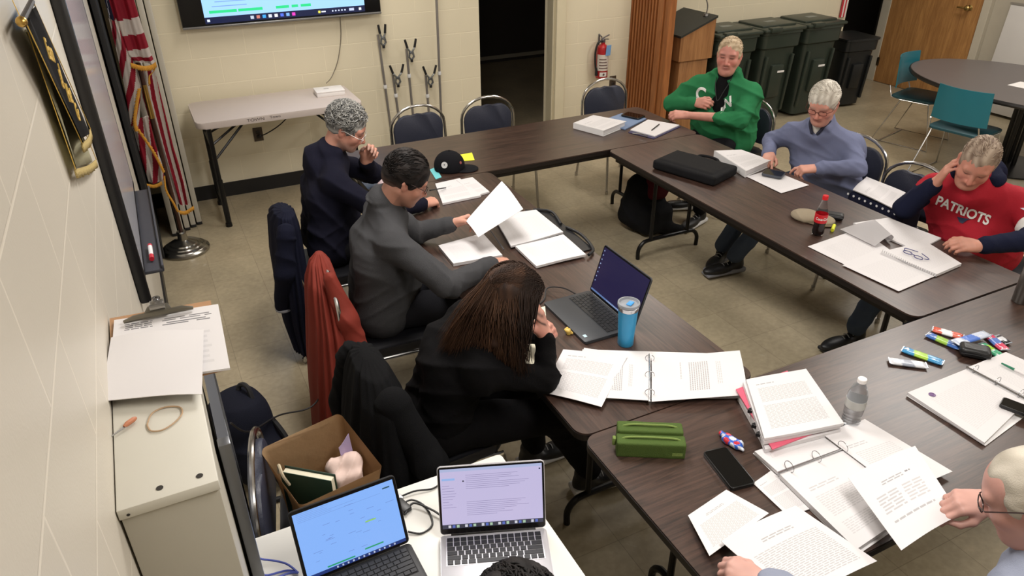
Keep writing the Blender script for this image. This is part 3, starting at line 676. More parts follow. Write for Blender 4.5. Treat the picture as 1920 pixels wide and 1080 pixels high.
# folded white panels in the corner, black board
t = thing('folding_screen', 'stack of tall white folded panels standing in the corner behind the flag', 'screen', (0.24, -0.35, 0))
for k in range(5):
    bm = B(); box(bm, (-0.10+k*0.047, 0.02*k-0.02, 1.13), (0.038, 0.56-0.03*k, 2.22), bev=0.006); fin(bm, 'panel', mat('panel_white', (186, 180, 166), 0.45, var=0.04), t)
    bm = B(); box(bm, (-0.10+k*0.047, 0.02*k-0.02, 0.014), (0.04, 0.565-0.03*k, 0.022), bev=0.004); fin(bm, 'bottom_rail', mat('black_frame', (24, 24, 27), 0.35), t)
bm = B(); box(bm, (0.028, -0.66, 1.15), (0.03, 0.90, 2.2), bev=0.004)
tag(fin(bm, 'folded_easel_board', mat('black_felt', (16, 16, 18), 0.8)), 'tall black board leaning flat on the left wall behind the flag', 'board')

# ---------------------------------------------------------------- flag
fl = thing('flag_stand', 'american flag draped on a dark pole in a round silver base', 'flag', (0.185, -0.93, 0))
bm = B(); lathe(bm, [(0, 0), (0.165, 0), (0.17, 0.008), (0.168, 0.02), (0.15, 0.03), (0.146, 0.036), (0.125, 0.044), (0.12, 0.052), (0.10, 0.058), (0.095, 0.068), (0.07, 0.075), (0.035, 0.09), (0.03, 0.14), (0.034, 0.145), (0.03, 0.155), (0, 0.155)], 48)
fin(bm, 'base', mat('brushed_silver', (170, 168, 162), 0.22, 1.0), fl)
bm = B(); tube(bm, [(0, 0, 0.14), (0, 0, 2.35)], 0.014, 12); fin(bm, 'pole', wood('dark_pole', (38, 20, 14), (66, 36, 24), axis=2), fl)
bm = B(); lathe(bm, [(0, 0), (0.0165, 0), (0.0165, 0.22), (0, 0.22)], 14, (0, 0, 0.98)); fin(bm, 'brass_sleeve', mat('brass', (196, 160, 90), 0.3, 1.0), fl)
flagm = vcol_mat('flag_cloth', 0.75); 
RED, WHT, NAVY, GOLD = (158, 22, 46), (214, 204, 196), (26, 28, 58), (214, 150, 44)
def cloth(name, rows, stripes, parent, y0, amp, freq, nu=60, nv=90, ph=0.0, canton=None, th=0.004):
    """rows: [(z, xl, xr)] top to bottom; stripes(u,v)->rgb"""
    bm = B(); lay = bm.loops.layers.float_color.new('Col'); g = []
    zs = [r[0] for r in rows]
    for j in range(nv+1):
        v = j/nv; f = v*(len(rows)-1); i = min(int(f), len(rows)-2); t_ = f-i
        z = rows[i][0]*(1-t_)+rows[i+1][0]*t_; a = rows[i][1]*(1-t_)+rows[i+1][1]*t_; b2 = rows[i][2]*(1-t_)+rows[i+1][2]*t_
        row = []
        for k in range(nu+1):
            u = k/nu
            y = y0+amp*math.sin(freq*2*PI*u+ph+0.8*math.sin(3*v))*(0.5+0.5*v)+0.3*amp*math.sin(2.3*freq*2*PI*u+1.7*v*3)
            row.append(bm.verts.new((a+(b2-a)*u, y, z+0.008*math.sin(6*u+ph))))
        g.append(row)
    for j in range(nv):
        for k in range(nu):
            f = bm.faces.new((g[j][k], g[j][k+1], g[j+1][k+1], g[j+1][k]))
            c = lin(stripes((k+0.5)/nu, (j+0.5)/nv))+(1,)
            for lp in f.loops: lp[lay] = c
    bmesh.ops.solidify(bm, geom=bm.faces[:], thickness=th)
    return fin(bm, name, flagm, parent, True, ang=None)
def st_upper(u, v):
    if v < 0.62 and u < 0.12+0.16*(0.62-v): return NAVY if (int(u*40)+int(v*30)) % 7 else (200, 200, 205)
    return RED if int(v*9.0+u*0.35+0.4) % 2 == 0 else WHT
# upper part: stripes run across; below it the diagonal fold and the hanging tail with lengthwise stripes
cloth('cloth_upper', [(2.3, -0.10, 0.02), (1.9, -0.10, 0.055), (1.6, -0.095, 0.07), (1.40, -0.085, 0.085), (1.345, -0.04, 0.095)], st_upper, fl, -0.05, 0.016, 2.0)
def st_diag(u, v): return RED if int(v*9+u*2.6) % 2 else WHT
cloth('cloth_fold', [(1.62, -0.10, -0.06), (1.42, -0.105, -0.03), (1.20, -0.115, -0.02), (0.97, -0.135, -0.08), (0.93, -0.13, -0.10)], st_diag, fl, -0.065, 0.012, 1.0, 24, 80, 1.0)
def st_tail(u, v): return RED if int(u*4.6+v*1.8+0.3) % 2 else WHT
cloth('cloth_tail', [(1.30, -0.02, 0.085), (1.10, -0.03, 0.085), (0.75, -0.01, 0.085), (0.50, 0.005, 0.10), (0.33, 0.02, 0.10)], st_tail, fl, 0.042, 0.012, 1.6, 60, 80, 0.6)
def st_tail2(u, v): return RED if int(u*3.0+v*2.4) % 2 else WHT
cloth('cloth_tail', [(1.0, -0.13, -0.02), (0.80, -0.128, -0.02), (0.66, -0.125, -0.01), (0.55, -0.12, -0.02)], st_tail2, fl, -0.02, 0.016, 1.6, 36, 50, 2.0)
fringe = mat('gold_fringe', GOLD, 0.6, bump=0.8, bscale=300)
def strip(bm, pts, w_):
    p = smooth_path(pts, 14); W_ = Vector(w_)*0.85
    for i, (a, b2) in enumerate(zip(p, p[1:])):
        k1, k2 = 0.82+0.18*math.sin(i*2.4), 0.82+0.18*math.sin((i+1)*2.4)
        bm.faces.new([bm.verts.new(q) for q in (a, b2, b2+W_*k2, a+W_*k1)])
def fringe_ob(pts, w_, m, parent, name='fringe'):
    bm = B(); strip(bm, pts, w_); bmesh.ops.remove_doubles(bm, verts=bm.verts[:], dist=1e-5); bmesh.ops.solidify(bm, geom=bm.faces[:], thickness=0.004); fin(bm, name, m, parent, True, ang=None)
fringe_ob([(-0.045, -0.07, 1.36), (0.02, -0.08, 1.335), (0.07, -0.075, 1.335), (0.10, -0.07, 1.35)], (0, 0, -0.045), fringe, fl)
fringe_ob([(0.098, -0.07, 1.35), (0.085, -0.07, 1.30), (0.05, -0.075, 1.27), (0.04, -0.07, 1.22)], (-0.02, 0, -0.02), fringe, fl)
fringe_ob([(-0.02, -0.085, 1.20), (-0.06, -0.085, 1.10), (-0.095, -0.085, 1.0), (-0.10, -0.08, 0.93)], (-0.03, 0, 0.0), fringe, fl)
fringe_ob([(-0.115, -0.07, 0.95), (-0.06, -0.075, 0.80), (-0.035, -0.07, 0.70), (-0.02, -0.07, 0.62)], (0.022, 0, 0.012), fringe, fl)
fringe_ob([(-0.135, -0.05, 0.56), (-0.09, -0.05, 0.545), (-0.04, -0.05, 0.56)], (0, 0, -0.035), fringe, fl)
fringe_ob([(0.02, -0.07, 0.34), (0.06, -0.075, 0.33), (0.12, -0.07, 0.355)], (0, 0, -0.04), fringe, fl)
fringe_ob([(-0.01, -0.06, 0.60), (-0.02, -0.065, 0.50), (0.005, -0.065, 0.40), (0.02, -0.065, 0.33)], (-0.018, 0, -0.01), fringe, fl)
# ---------------------------------------------------------------- black banner and cream banner hung on the left wall
goldm = mat('gold_trim', (214, 176, 84), 0.5)
def banner(name, label, P4, m, cat, x0, letters=None, fr=None):
    t = thing(name, label, cat, (0, 0, 0))
    bm = B(); tl, tr, br_, bl = [Vector(p) for p in P4]; n = 14; g = []
    for j in range(n+1):
        v = j/n; a = tl.lerp(bl, v); b2 = tr.lerp(br_, v); row = []
        for k in range(9):
            u = k/8; p = a.lerp(b2, u); p.x += 0.008*math.sin(u*9+v*2); row.append(bm.verts.new(p))
        g.append(row)
    for j in range(n):
        for k in range(8): bm.faces.new((g[j][k], g[j][k+1], g[j+1][k+1], g[j+1][k]))
    bmesh.ops.solidify(bm, geom=bm.faces[:], thickness=0.004)
    fin(bm, 'cloth', m, t, True, ang=None)
    for a_, b_ in ((tl, bl), (tr, br_)):
        bm = B(); tube(bm, [a_+Vector((0.004, 0, 0)), b_+Vector((0.004, 0, 0))], 0.0011, 6); fin(bm, 'gold_edging', goldm, t)
    fringe_ob([bl, bl.lerp(br_, 0.5)+Vector((0.004, 0, -0.004)), br_], (0.0, 0, -0.028), mat('gold_fringe_pale', (196, 172, 108), 0.6, bump=0.8, bscale=300), t)
    return t, tl, tr, br_, bl
t, tl, tr, br_, bl = banner('hanging_banner', 'narrow cream banner with gold fringe behind the black banner on the left wall', [(0.014, -4.500, 2.136), (0.014, -4.230, 2.114), (0.014, -3.837, 1.658), (0.014, -4.433, 1.828)], mat('cream_cloth', (196, 190, 160), 0.8), 'banner', 0)
t, tl, tr, br_, bl = banner('hanging_banner', 'black banner with gold lettering and gold finial hung on the left wall', [(0.03, -4.634, 2.170), (0.03, -4.398, 2.172), (0.03, -3.935, 1.777), (0.03, -4.292, 1.842)], mat('black_cloth', (20, 19, 24), 0.7), 'banner', 0)
bm = B(); tube(bm, [(0.03, -4.65, 2.178), (0.03, -4.39, 2.176)], 0.006, 8); fin(bm, 'rod', mat('dark_rod', (40, 34, 34), 0.5), t)
bm = B(); lathe(bm, [(0, -0.010), (0.004, -0.009), (0.007, -0.007), (0.009, -0.004), (0.010, 0), (0.009, 0.004), (0.007, 0.007), (0.004, 0.009), (0, 0.010)], 20, (0.03, -4.658, 2.178)); fin(bm, 'finial', mat('brass', (196, 160, 90), 0.3, 1.0), t)
bm = B(); tube(bm, smooth_path([(0.03, -4.65, 2.18), (0.012, -4.58, 2.26), (0.008, -4.52, 2.29), (0.012, -4.46, 2.26), (0.03, -4.39, 2.18)]), 0.0009, 5); fin(bm, 'hanging_cord', goldm, t)
for k, s in enumerate(('Eam', 'gl', 'Hut', 'Gr')):
    v = 0.24+k*0.17; a = tl.lerp(bl, v).lerp(tr.lerp(br_, v), 0.40)
    text_ob(s, 0.058, 'gold_letters', goldm, t, Matrix.Translation((a.x+0.010, a.y, a.z)) @ Matrix(((0, 0, 1, 0), (0.96, 0.28, 0, 0), (-0.28, 0.96, 0, 0), (0, 0, 0, 1))), 0.001, 0.001)
# ================================================================ organic surfaces: distance fields meshed by surface nets
F32 = np.float32
def v3(a): return np.array(a, dtype=np.float64)
def unit(a):
    a = v3(a); return a/(np.linalg.norm(a)+1e-12)
class SDF:
    def __init__(s): s.p = []; s.R = np.eye(3); s.t = np.zeros(3); s.s = 1.0
    def frame(s, R=None, t=None, sc=1.0):
        s.R = np.eye(3) if R is None else R; s.t = np.zeros(3) if t is None else v3(t); s.s = sc; return s
    def W(s, a): return s.R @ (v3(a)*s.s)+s.t
    def cone(s, a, b, ra, rb=None, k=0.02, sub=False):
        s.p.append(('c', s.W(a), s.W(b), ra*s.s, (ra if rb is None else rb)*s.s, k, sub)); return s
    def chain(s, pts, rs, k=0.01):
        for i in range(len(pts)-1): s.cone(pts[i], pts[i+1], rs[i], rs[i+1], k)
        return s
    def ell(s, c, r, k=0.02, sub=False, R=None):
        s.p.append(('e', s.W(c), v3(r)*s.s, s.R @ (np.eye(3) if R is None else R), 0, k, sub)); return s
    def box(s, c, half, rad, k=0.02, sub=False, R=None):
        s.p.append(('b', s.W(c), v3(half)*s.s, s.R @ (np.eye(3) if R is None else R), rad*s.s, k, sub)); return s
    def dist(s, q, P):
        if q[0] == 'c':
            a = q[1].astype(F32); ba = (q[2]-q[1]).astype(F32); L = float(ba@ba)+1e-12
            pa = P-a; t = np.clip((pa@ba)/L, 0, 1); d = pa-t[..., None]*ba
            return np.sqrt((d*d).sum(-1))-(q[3]+(q[4]-q[3])*t)
        if q[0] == 'e':
            l = (P-q[1].astype(F32))@q[3].astype(F32); r = q[2].astype(F32)
            u = l/r; k0 = np.sqrt((u*u).sum(-1)); u2 = l/(r*r); k1 = np.sqrt((u2*u2).sum(-1))+1e-6
            return np.where(k0 < 1e-4, -r.min(), k0*(k0-1)/k1)
        l = np.abs((P-q[1].astype(F32))@q[3].astype(F32))-(q[2]-q[4]).astype(F32)
        return np.sqrt((np.maximum(l, 0)**2).sum(-1))+np.minimum(l.max(-1), 0)-q[4]
    def bounds(s):
        lo = np.full(3, 1e9); hi = -lo
        for q in s.p:
            if q[6]: continue
            if q[0] == 'c': r = max(q[3], q[4]); pts = [q[1]-r, q[1]+r, q[2]-r, q[2]+r]
            else: e = np.abs(q[3])@q[2]; pts = [q[1]-e, q[1]+e]
            for p in pts: lo = np.minimum(lo, p); hi = np.maximum(hi, p)
        return lo-0.03, hi+0.03
    def mesh(s, h, disp=None, clipz=None):
        n = 8; lo, hi = s.bounds()
        nb = np.ceil((hi-lo)/(h*n)).astype(int)
        bi = np.stack(np.meshgrid(*[np.arange(k) for k in nb], indexing='ij'), -1).reshape(-1, 3)
        cen = (lo+(bi+0.5)*n*h).astype(F32); hd = n*h*0.87
        Dc = np.stack([s.dist(q, cen) for q in s.p], 1); sub = np.array([q[6] for q in s.p]); kk = np.array([q[5] for q in s.p])
        dm = Dc[:, ~sub].min(1); nearsub = (Dc[:, sub].min(1) < hd*1.3+0.01) if sub.any() else np.zeros(len(dm), bool)
        kmax = kk.max()*0.5
        act = (dm < hd*1.3+kmax) & ((dm > -hd*1.5-0.015) | nearsub)
        inside = (dm < 0)
        if sub.any(): inside &= ~(Dc[:, sub].min(1) < 0)
        ai = np.nonzero(act)[0]; g = np.arange(n+1)
        off = (np.stack(np.meshgrid(g, g, g, indexing='ij'), -1).reshape(-1, 3)*h).astype(F32)
        base = (lo+bi[ai]*n*h).astype(F32); V = np.full((len(ai), (n+1)**3), 5.0, F32)
        for j, q in enumerate(s.p):
            if q[6]: sel = np.nonzero(Dc[ai, j] < hd*1.3+q[5])[0]
            else: sel = np.nonzero(Dc[ai, j] < np.maximum(dm[ai], -1)+2.6*hd+q[5])[0]
            if not len(sel): continue
            d = s.dist(q, base[sel][:, None, :]+off[None]).astype(F32); c = V[sel]; k = q[5]
            if q[6]:
                d = -d
                hh = np.maximum(k-np.abs(c-d), 0)/k; V[sel] = np.maximum(c, d)+hh*hh*k*0.25
            else:
                hh = np.maximum(k-np.abs(c-d), 0)/k; V[sel] = np.minimum(c, d)-hh*hh*k*0.25
        if disp is not None: V += disp(base[:, None, :]+off[None]).astype(F32)
        dims = nb*n+1
        G = np.where(inside.reshape(nb), -1.0, 1.0).astype(F32)
        G = np.repeat(np.repeat(np.repeat(G, n, 0), n, 1), n, 2); G = np.pad(G, ((0, 1),)*3, mode='edge')
        gi = (bi[ai]*n)[:, None, :]+np.stack(np.meshgrid(g, g, g, indexing='ij'), -1).reshape(-1, 3)[None]
        G[gi[..., 0], gi[..., 1], gi[..., 2]] = V
        for ax in range(3):
            sl = [slice(None)]*3; sl[ax] = 0; G[tuple(sl)] = 1.0; sl[ax] = -1; G[tuple(sl)] = 1.0
        S = G < 0
        cnt = np.zeros(np.array(S.shape)-1, np.int8)
        for dx in (0, 1):
            for dy in (0, 1):
                for dz in (0, 1): cnt += S[dx:S.shape[0]-1+dx, dy:S.shape[1]-1+dy, dz:S.shape[2]-1+dz]
        cells = np.argwhere((cnt > 0) & (cnt < 8)); acc = np.zeros((len(cells), 3)); num = np.zeros(len(cells))
        cor = [(0, 0, 0), (1, 0, 0), (0, 1, 0), (1, 1, 0), (0, 0, 1), (1, 0, 1), (0, 1, 1), (1, 1, 1)]
        cv = [G[cells[:, 0]+a, cells[:, 1]+b, cells[:, 2]+c] for a, b, c in cor]
        for i in range(8):
            for ax in range(3):
                if cor[i][ax]: continue
                j = i+(1 << ax); a, b = cv[i], cv[j]; m = (a < 0) != (b < 0)
                t = np.where(m, a/(a-b+1e-12), 0); p = np.array(cor[i], float)[None].repeat(len(cells), 0); p[:, ax] += t
                acc += p*m[:, None]; num += m
        verts = lo+(cells+acc/num[:, None])*h
        idx = np.full(cnt.shape, -1, np.int32); idx[tuple(cells.T)] = np.arange(len(cells))
        faces = []
        for ax in range(3):
            a = S.take(range(S.shape[ax]-1), ax); b = S.take(range(1, S.shape[ax]), ax)
            e = np.argwhere(a != b); o1, o2 = [(1, 2), (2, 0), (0, 1)][ax]
            ok = (e[:, o1] > 0) & (e[:, o2] > 0) & (e[:, o1] < cnt.shape[o1]) & (e[:, o2] < cnt.shape[o2]); e = e[ok]
            def cid(d1, d2):
                q = e.copy(); q[:, o1] -= d1; q[:, o2] -= d2; return idx[q[:, 0], q[:, 1], q[:, 2]]
            f = np.stack([cid(1, 1), cid(0, 1), cid(0, 0), cid(1, 0)], 1)
            sgn = S[e[:, 0], e[:, 1], e[:, 2]]; f[~sgn] = f[~sgn][:, ::-1]; faces.append(f[(f >= 0).all(1)])
        return verts, np.concatenate(faces)
def sdf_ob(S, name, m, parent, h, disp=None, col=None, base=(0, 0, 0), extra=None):
    v, f = S.mesh(h, disp)
    nv = len(v); me = bpy.data.meshes.new(name)
    cols = None if col is None else col(v)
    vv = v-np.array(base)
    me.vertices.add(nv); me.vertices.foreach_set('co', vv.astype(F32).ravel())
    me.loops.add(len(f)*4); me.loops.foreach_set('vertex_index', f.astype(np.int32).ravel())
    me.polygons.add(len(f)); me.polygons.foreach_set('loop_start', np.arange(0, len(f)*4, 4, dtype=np.int32)); me.update(calc_edges=True); me.validate()
    if cols is not None:
        a = me.attributes.new('Col', 'FLOAT_COLOR', 'POINT')
        a.data.foreach_set('color', np.concatenate([cols, np.ones((len(cols), 1))], 1).astype(F32).ravel())
    return link(me, name, m, parent, True, ang=None)
def LIN(c): return np.array(lin(c))
def sm(a, b, x):
    t = np.clip((x-a)/(b-a), 0, 1); return t*t*(3-2*t)
def folds(amp=0.005, f=26.0, seed=0, dirn=(0.2, 0.3, 1.0)):
    rs = np.random.RandomState(seed); a = unit(np.array(dirn)+rs.randn(3)*0.3)*f; b = unit(rs.randn(3))*f*0.45; c = unit(rs.randn(3))*f*0.3; e = unit(np.array(dirn)[::-1]+rs.randn(3)*0.6)*f*1.7
    a, b, c, e = [q.astype(F32) for q in (a, b, c, e)]
    def d(P):
        w1 = 2.0*np.sin(P@b+1.3)+1.2*np.sin(P@c+seed)
        r = 1-np.abs(np.sin(P@a+w1)); r2 = 1-np.abs(np.sin(P@e+w1*1.3)); md = 0.5+0.5*np.sin(P@c*1.7+2*seed)
        return -(amp*r*r*md+amp*0.45*r2*r2*(1-md))+amp*0.3
    return d
def hair_noise(amp=0.003, f=300.0, flow=(1, 0.2, 0.3), f2=60.0):
    w1 = (unit(np.cross(flow, (0.3, 0.1, 1)))*f).astype(F32); w2 = (unit(np.cross(flow, (1, 0.4, 0.1)))*f*0.7).astype(F32); w3 = (unit((0.5, 0.7, -0.4))*f2).astype(F32); w4 = (unit((-0.6, 0.5, 0.7))*f2).astype(F32)
    def d(P):
        q = np.sin(P@w3)*1.5+np.sin(P@w4)*1.5
        return amp*(0.6*np.sin(P@w1+q)+0.4*np.sin(P@w2+q*1.7))+amp*1.6*np.sin(P@w3+1)*np.sin(P@w4)
    return d
# ---------------------------------------------------------------- head, hand
def frameFU(F, U):
    F = unit(F); X = unit(np.cross(F, U)); Z = np.cross(X, F); return np.stack([X, F, Z], 1)
def add_head(S, R, c, s=1.0, jowl=0.0, nose=1.0, open_=0):
    S.frame(R, c, s)
    S.ell((0, -0.018, 0.035), (0.074, 0.092, 0.080), 0.02)
    S.ell((0, 0.022, 0.0), (0.066, 0.066, 0.085), 0.03)
    S.ell((0, 0.035, -0.055), (0.052, 0.050, 0.058), 0.03)
    S.cone((-0.052, -0.005, -0.045), (-0.022, 0.058, -0.092), 0.022+0.006*jowl, 0.020, 0.03)
    S.cone((0.052, -0.005, -0.045), (0.022, 0.058, -0.092), 0.022+0.006*jowl, 0.020, 0.03)
    S.ell((0, 0.068, -0.098), (0.020, 0.016, 0.014), 0.02)
    if jowl: S.ell((0, 0.035, -0.105), (0.045, 0.045, 0.028), 0.04)
    for x in (-1, 1):
        S.ell((x*0.040, 0.055, -0.030), (0.026, 0.024, 0.024), 0.025)
        S.ell((x*0.0315, 0.093, 0.004), (0.018, 0.014, 0.011), 0.012, sub=True)
    S.cone((-0.042, 0.072, 0.024), (0.042, 0.072, 0.024), 0.011, 0.011, 0.02)
    S.cone((0, 0.080, 0.012), (0, 0.104*nose, -0.030), 0.008, 0.0115, 0.012)
    S.ell((0, 0.106*nose, -0.034), (0.011, 0.011, 0.010), 0.008)
    for x in (-1, 1):
        S.ell((x*0.0315, 0.072, 0.004), (0.0145, 0.0135, 0.0105), 0.003)
        S.cone((x*0.018, 0.0845, 0.0125), (x*0.044, 0.076, 0.0115), 0.0035, 0.003, 0.005)
        S.ell((x*0.012, 0.094, -0.038), (0.008, 0.010, 0.007), 0.006)
        S.cone((x*0.018, 0.088, -0.045), (x*0.034, 0.070, -0.072), 0.004, 0.004, 0.02)
    S.ell((0, 0.084, -0.0615), (0.023, 0.010, 0.0055), 0.006); S.ell((0, 0.083, -0.0725), (0.020, 0.010, 0.0060), 0.005)
    for x in (-1, 1):
        S.ell((x*0.078, -0.008, -0.008), (0.007, 0.018, 0.031), 0.008, R=rotm((0, 0, 0.35*x)) )
        S.ell((x*0.083, 0.000, 0.000), (0.006, 0.009, 0.017), 0.006, sub=True)
        S.cone((x*0.080, -0.02, 0.016), (x*0.085, -0.024, -0.006), 0.004, 0.004, 0.006)
    S.frame()
def rotm(e):
    from mathutils import Euler
    return np.array(Euler(e).to_matrix())
POSES = {
 'flat': [(0.15, 0.15, 0.1)]*4, 'relax': [(0.35, 0.45, 0.25), (0.4, 0.5, 0.3), (0.45, 0.55, 0.3), (0.5, 0.6, 0.3)],
 'pen': [(0.7, 0.8, 0.3), (0.8, 0.9, 0.4), (0.9, 1.0, 0.5), (1.0, 1.1, 0.5)],
 'pinch': [(0.85, 0.55, 0.2), (0.9, 0.7, 0.3), (0.95, 0.85, 0.35), (1.0, 0.95, 0.4)],
 'fist': [(1.3, 1.4, 0.8), (1.3, 1.4, 0.8), (1.3, 1.4, 0.8), (1.35, 1.4, 0.8)],
 'type': [(0.35, 0.5, 0.3), (0.85, 0.75, 0.4), (0.95, 0.8, 0.4), (1.0, 0.9, 0.4)],
 'curl': [(0.5, 0.9, 0.5), (0.6, 1.0, 0.6), (0.7, 1.1, 0.6), (0.8, 1.1, 0.7)],
 'cup': [(0.2, 0.3, 0.2), (0.22, 0.35, 0.2), (0.25, 0.35, 0.2), (0.3, 0.4, 0.25)]}
def add_hand(S, w, d, n, side, pose='relax', s=1.0, thumb=0.4, fat=1.0):
    """w wrist, d finger direction, n normal of the back of the hand, side 'L'/'R'"""
    y = unit(d); z = unit(v3(n)-y*np.dot(n, y)); x = np.cross(y, z); R = np.stack([x, y, z], 1); T = -1 if side == 'R' else 1
    S.frame(R, w, s)
    base = [(T*0.028, 0.086, 0), (T*0.0095, 0.090, 0.003), (-T*0.0095, 0.086, 0.002), (-T*0.027, 0.078, -0.002)]
    Ls = [(0.040, 0.024, 0.019), (0.044, 0.028, 0.020), (0.041, 0.026, 0.020), (0.032, 0.019, 0.017)]
    rr = [(0.0100, 0.0088, 0.0080, 0.0068), (0.0102, 0.0090, 0.0082, 0.0070), (0.0096, 0.0086, 0.0078, 0.0066), (0.0088, 0.0076, 0.0068, 0.0058)]
    for i in range(4):
        bx = base[i]; S.cone((bx[0]*0.6, 0.006, 0), bx, 0.0165, 0.0115*fat, 0.012)
    S.ell((T*0.004, 0.045, -0.004), (0.036, 0.045, 0.0145), 0.012)
    for i in range(4):
        p = v3(base[i]); a = 0.0; sp = (-T*(i-1.3)*0.07); r = [q*fat for q in rr[i]]
        for j in range(3):
            a += POSES[pose][i][j]
            dr = v3((math.sin(sp)*math.cos(a), math.cos(sp)*math.cos(a), -math.sin(a))); q = p+dr*Ls[i][j]
            S.cone(p, q, r[j], r[j+1], 0.005 if j else 0.008); p = q
    t0 = v3((T*0.020, 0.022, -0.006)); t1 = t0+v3((T*0.028*math.cos(thumb*0.5), 0.034, -0.006-0.020*thumb)); t2 = t1+v3((T*0.012*(1-thumb*1.2), 0.029, -0.004-0.014*thumb)); t3 = t2+v3((-T*0.010*thumb*1.5, 0.022, -0.006*thumb))
    S.cone(t0, t1, 0.0165, 0.0125, 0.014); S.cone(t1, t2, 0.0115*fat, 0.0100*fat, 0.006); S.cone(t2, t3, 0.0098*fat, 0.0078*fat, 0.005)
    S.frame()
# ================================================================ people
skinm = vcol_mat('skin', 0.5, bump=0.06, bscale=500, sss=0.06)
hairm = vcol_mat('hair', 0.62, bump=0.25, bscale=350, spec=0.22)
def cloth_mat(name, rgb, rough=0.9, bump=0.35, bscale=420): return mat(name, rgb, rough, bump=bump, bscale=bscale, var=0.08, scale=14, spec=0.15)
def lerp(a, b, t): return v3(a)*(1-t)+v3(b)*t
def skin_cols(R, c, s, tone, ruddy, lip, brow, browk=1.0, beard=None):
    def f(v):
        l = ((v-v3(c))@R)/s; x, y, z = l[:, 0], l[:, 1], l[:, 2]; ax = np.abs(x)
        base = LIN(tone)[None]*(1+0.05*np.sin(v@v3((90, 60, 70)))[:, None]*np.sin(v@v3((-50, 80, 40)))[:, None])
        head = (np.abs(x) < 0.1) & (y > -0.14) & (np.abs(z) < 0.16)
        def mixin(m, col, col0): return col0*(1-m[:, None])+LIN(col)[None]*m[:, None]
        hd = head & (y > 0.03)
        m = np.exp(-((ax-0.038)**2+(z+0.03)**2)/0.0006)*0.55+np.exp(-(x**2+(z+0.028)**2)/0.00022)*0.5*(y > 0.085)+0.2*np.exp(-((z-0.05)**2)/0.002)
        base = mixin(np.where(hd, np.clip(m, 0, 1), 0), ruddy, base)
        m = np.exp(-((x/0.026)**4+((z+0.067)/0.0115)**4))*(y > 0.06); base = mixin(np.where(hd, m*0.5, 0), lip, base)
        m = np.exp(-((x/0.022)**4+((z+0.0668)/0.0016)**2))*(y > 0.07); base = mixin(np.where(hd, m*0.9, 0), (110, 58, 52), base)
        m = np.exp(-(((ax-0.0315)/0.0155)**4+((z-0.001-0.003*np.cos((ax-0.0315)*60))/0.0034)**2))*(y > 0.055); base = mixin(np.where(hd, m*0.95, 0), (38, 26, 24), base)
        m = np.exp(-(((ax-0.032)/0.019)**4+((z-0.024-0.12*(0.032-ax)*0.15)/0.0055)**2))*(y > 0.05); base = mixin(np.where(hd, m*browk, 0), brow, base)
        m = np.exp(-(((ax-0.078)/0.012)**2+((z+0.01)/0.03)**2)); base = mixin(np.where(head & (ax > 0.068), m*0.45, 0), ruddy, base)
        if beard is not None:
            m = sm(0.0, 1.0, np.clip((-0.045-z)/0.04, 0, 1))*(y > -0.01)*(z > -0.14); base = mixin(np.where(head, m*0.35, 0), beard, base)
        return base
    return f
def hair_cols(c1, c2, seed=0, f=170.0, flow=(0.3, 1, 0.2), frame=None, fade=None):
    rs = np.random.RandomState(seed); w1 = unit(np.cross(flow, rs.randn(3)))*f; w2 = unit(rs.randn(3))*f*0.25; w3 = unit(rs.randn(3))*f*0.5
    def g(v):
        t = 0.5+0.3*np.sin(v@w1+2*np.sin(v@w2))+0.2*np.sin(v@w3+1.5*np.sin(v@w2*1.7)); o_ = LIN(c1)[None]*(1-t[:, None])+LIN(c2)[None]*t[:, None]
        if fade is not None:
            zz = (v-frame[1])@frame[0][:, 2]; m = sm(-0.005, -0.055, zz)[:, None]; o_ = o_*(1-m)+LIN(fade)[None]*m
        return o_
    return g
def add_strands(me_parent, name, paths, r0, cols, m, base):
    """many thin tapered locks in one mesh with vertex colours"""
    V = []; Fc = []; Cc = []
    for pts, c in zip(paths, cols):
        n = len(pts); P = np.array(pts); T = np.gradient(P, axis=0); T /= np.linalg.norm(T, axis=1)[:, None]+1e-9
        a = np.cross(T, (0.3, 0.2, 1.0)); a /= np.linalg.norm(a, axis=1)[:, None]+1e-9; b = np.cross(T, a); o = len(V)
        for i in range(n):
            t = i/(n-1); r = r0*(0.55+0.9*min(1, t*4) if t < 0.25 else 1.45*(1-((t-0.25)/0.75)**2*0.9))*0.7
            for k in range(4):
                an = PI/2*k; V.append(P[i]+r*1.6*math.cos(an)*a[i]+r*0.7*math.sin(an)*b[i]-v3(base)); Cc.append(c if not isinstance(c, tuple) else c[0]*(1-t)+c[1]*t)
        for i in range(n-1):
            for k in range(4): Fc.append((o+i*4+k, o+i*4+(k+1) % 4, o+i*4+4+(k+1) % 4, o+i*4+4+k))
        Fc.append((o+(n-1)*4, o+(n-1)*4+1, o+(n-1)*4+2, o+(n-1)*4+3))
    me = bpy.data.meshes.new(name); me.from_pydata([tuple(p) for p in V], [], Fc)
    at_ = me.attributes.new('Col', 'FLOAT_COLOR', 'POINT'); at_.data.foreach_set('color', np.concatenate([np.array(Cc), np.ones((len(Cc), 1))], 1).astype(F32).ravel())
    return link(me, name, m, me_parent, True, ang=None)
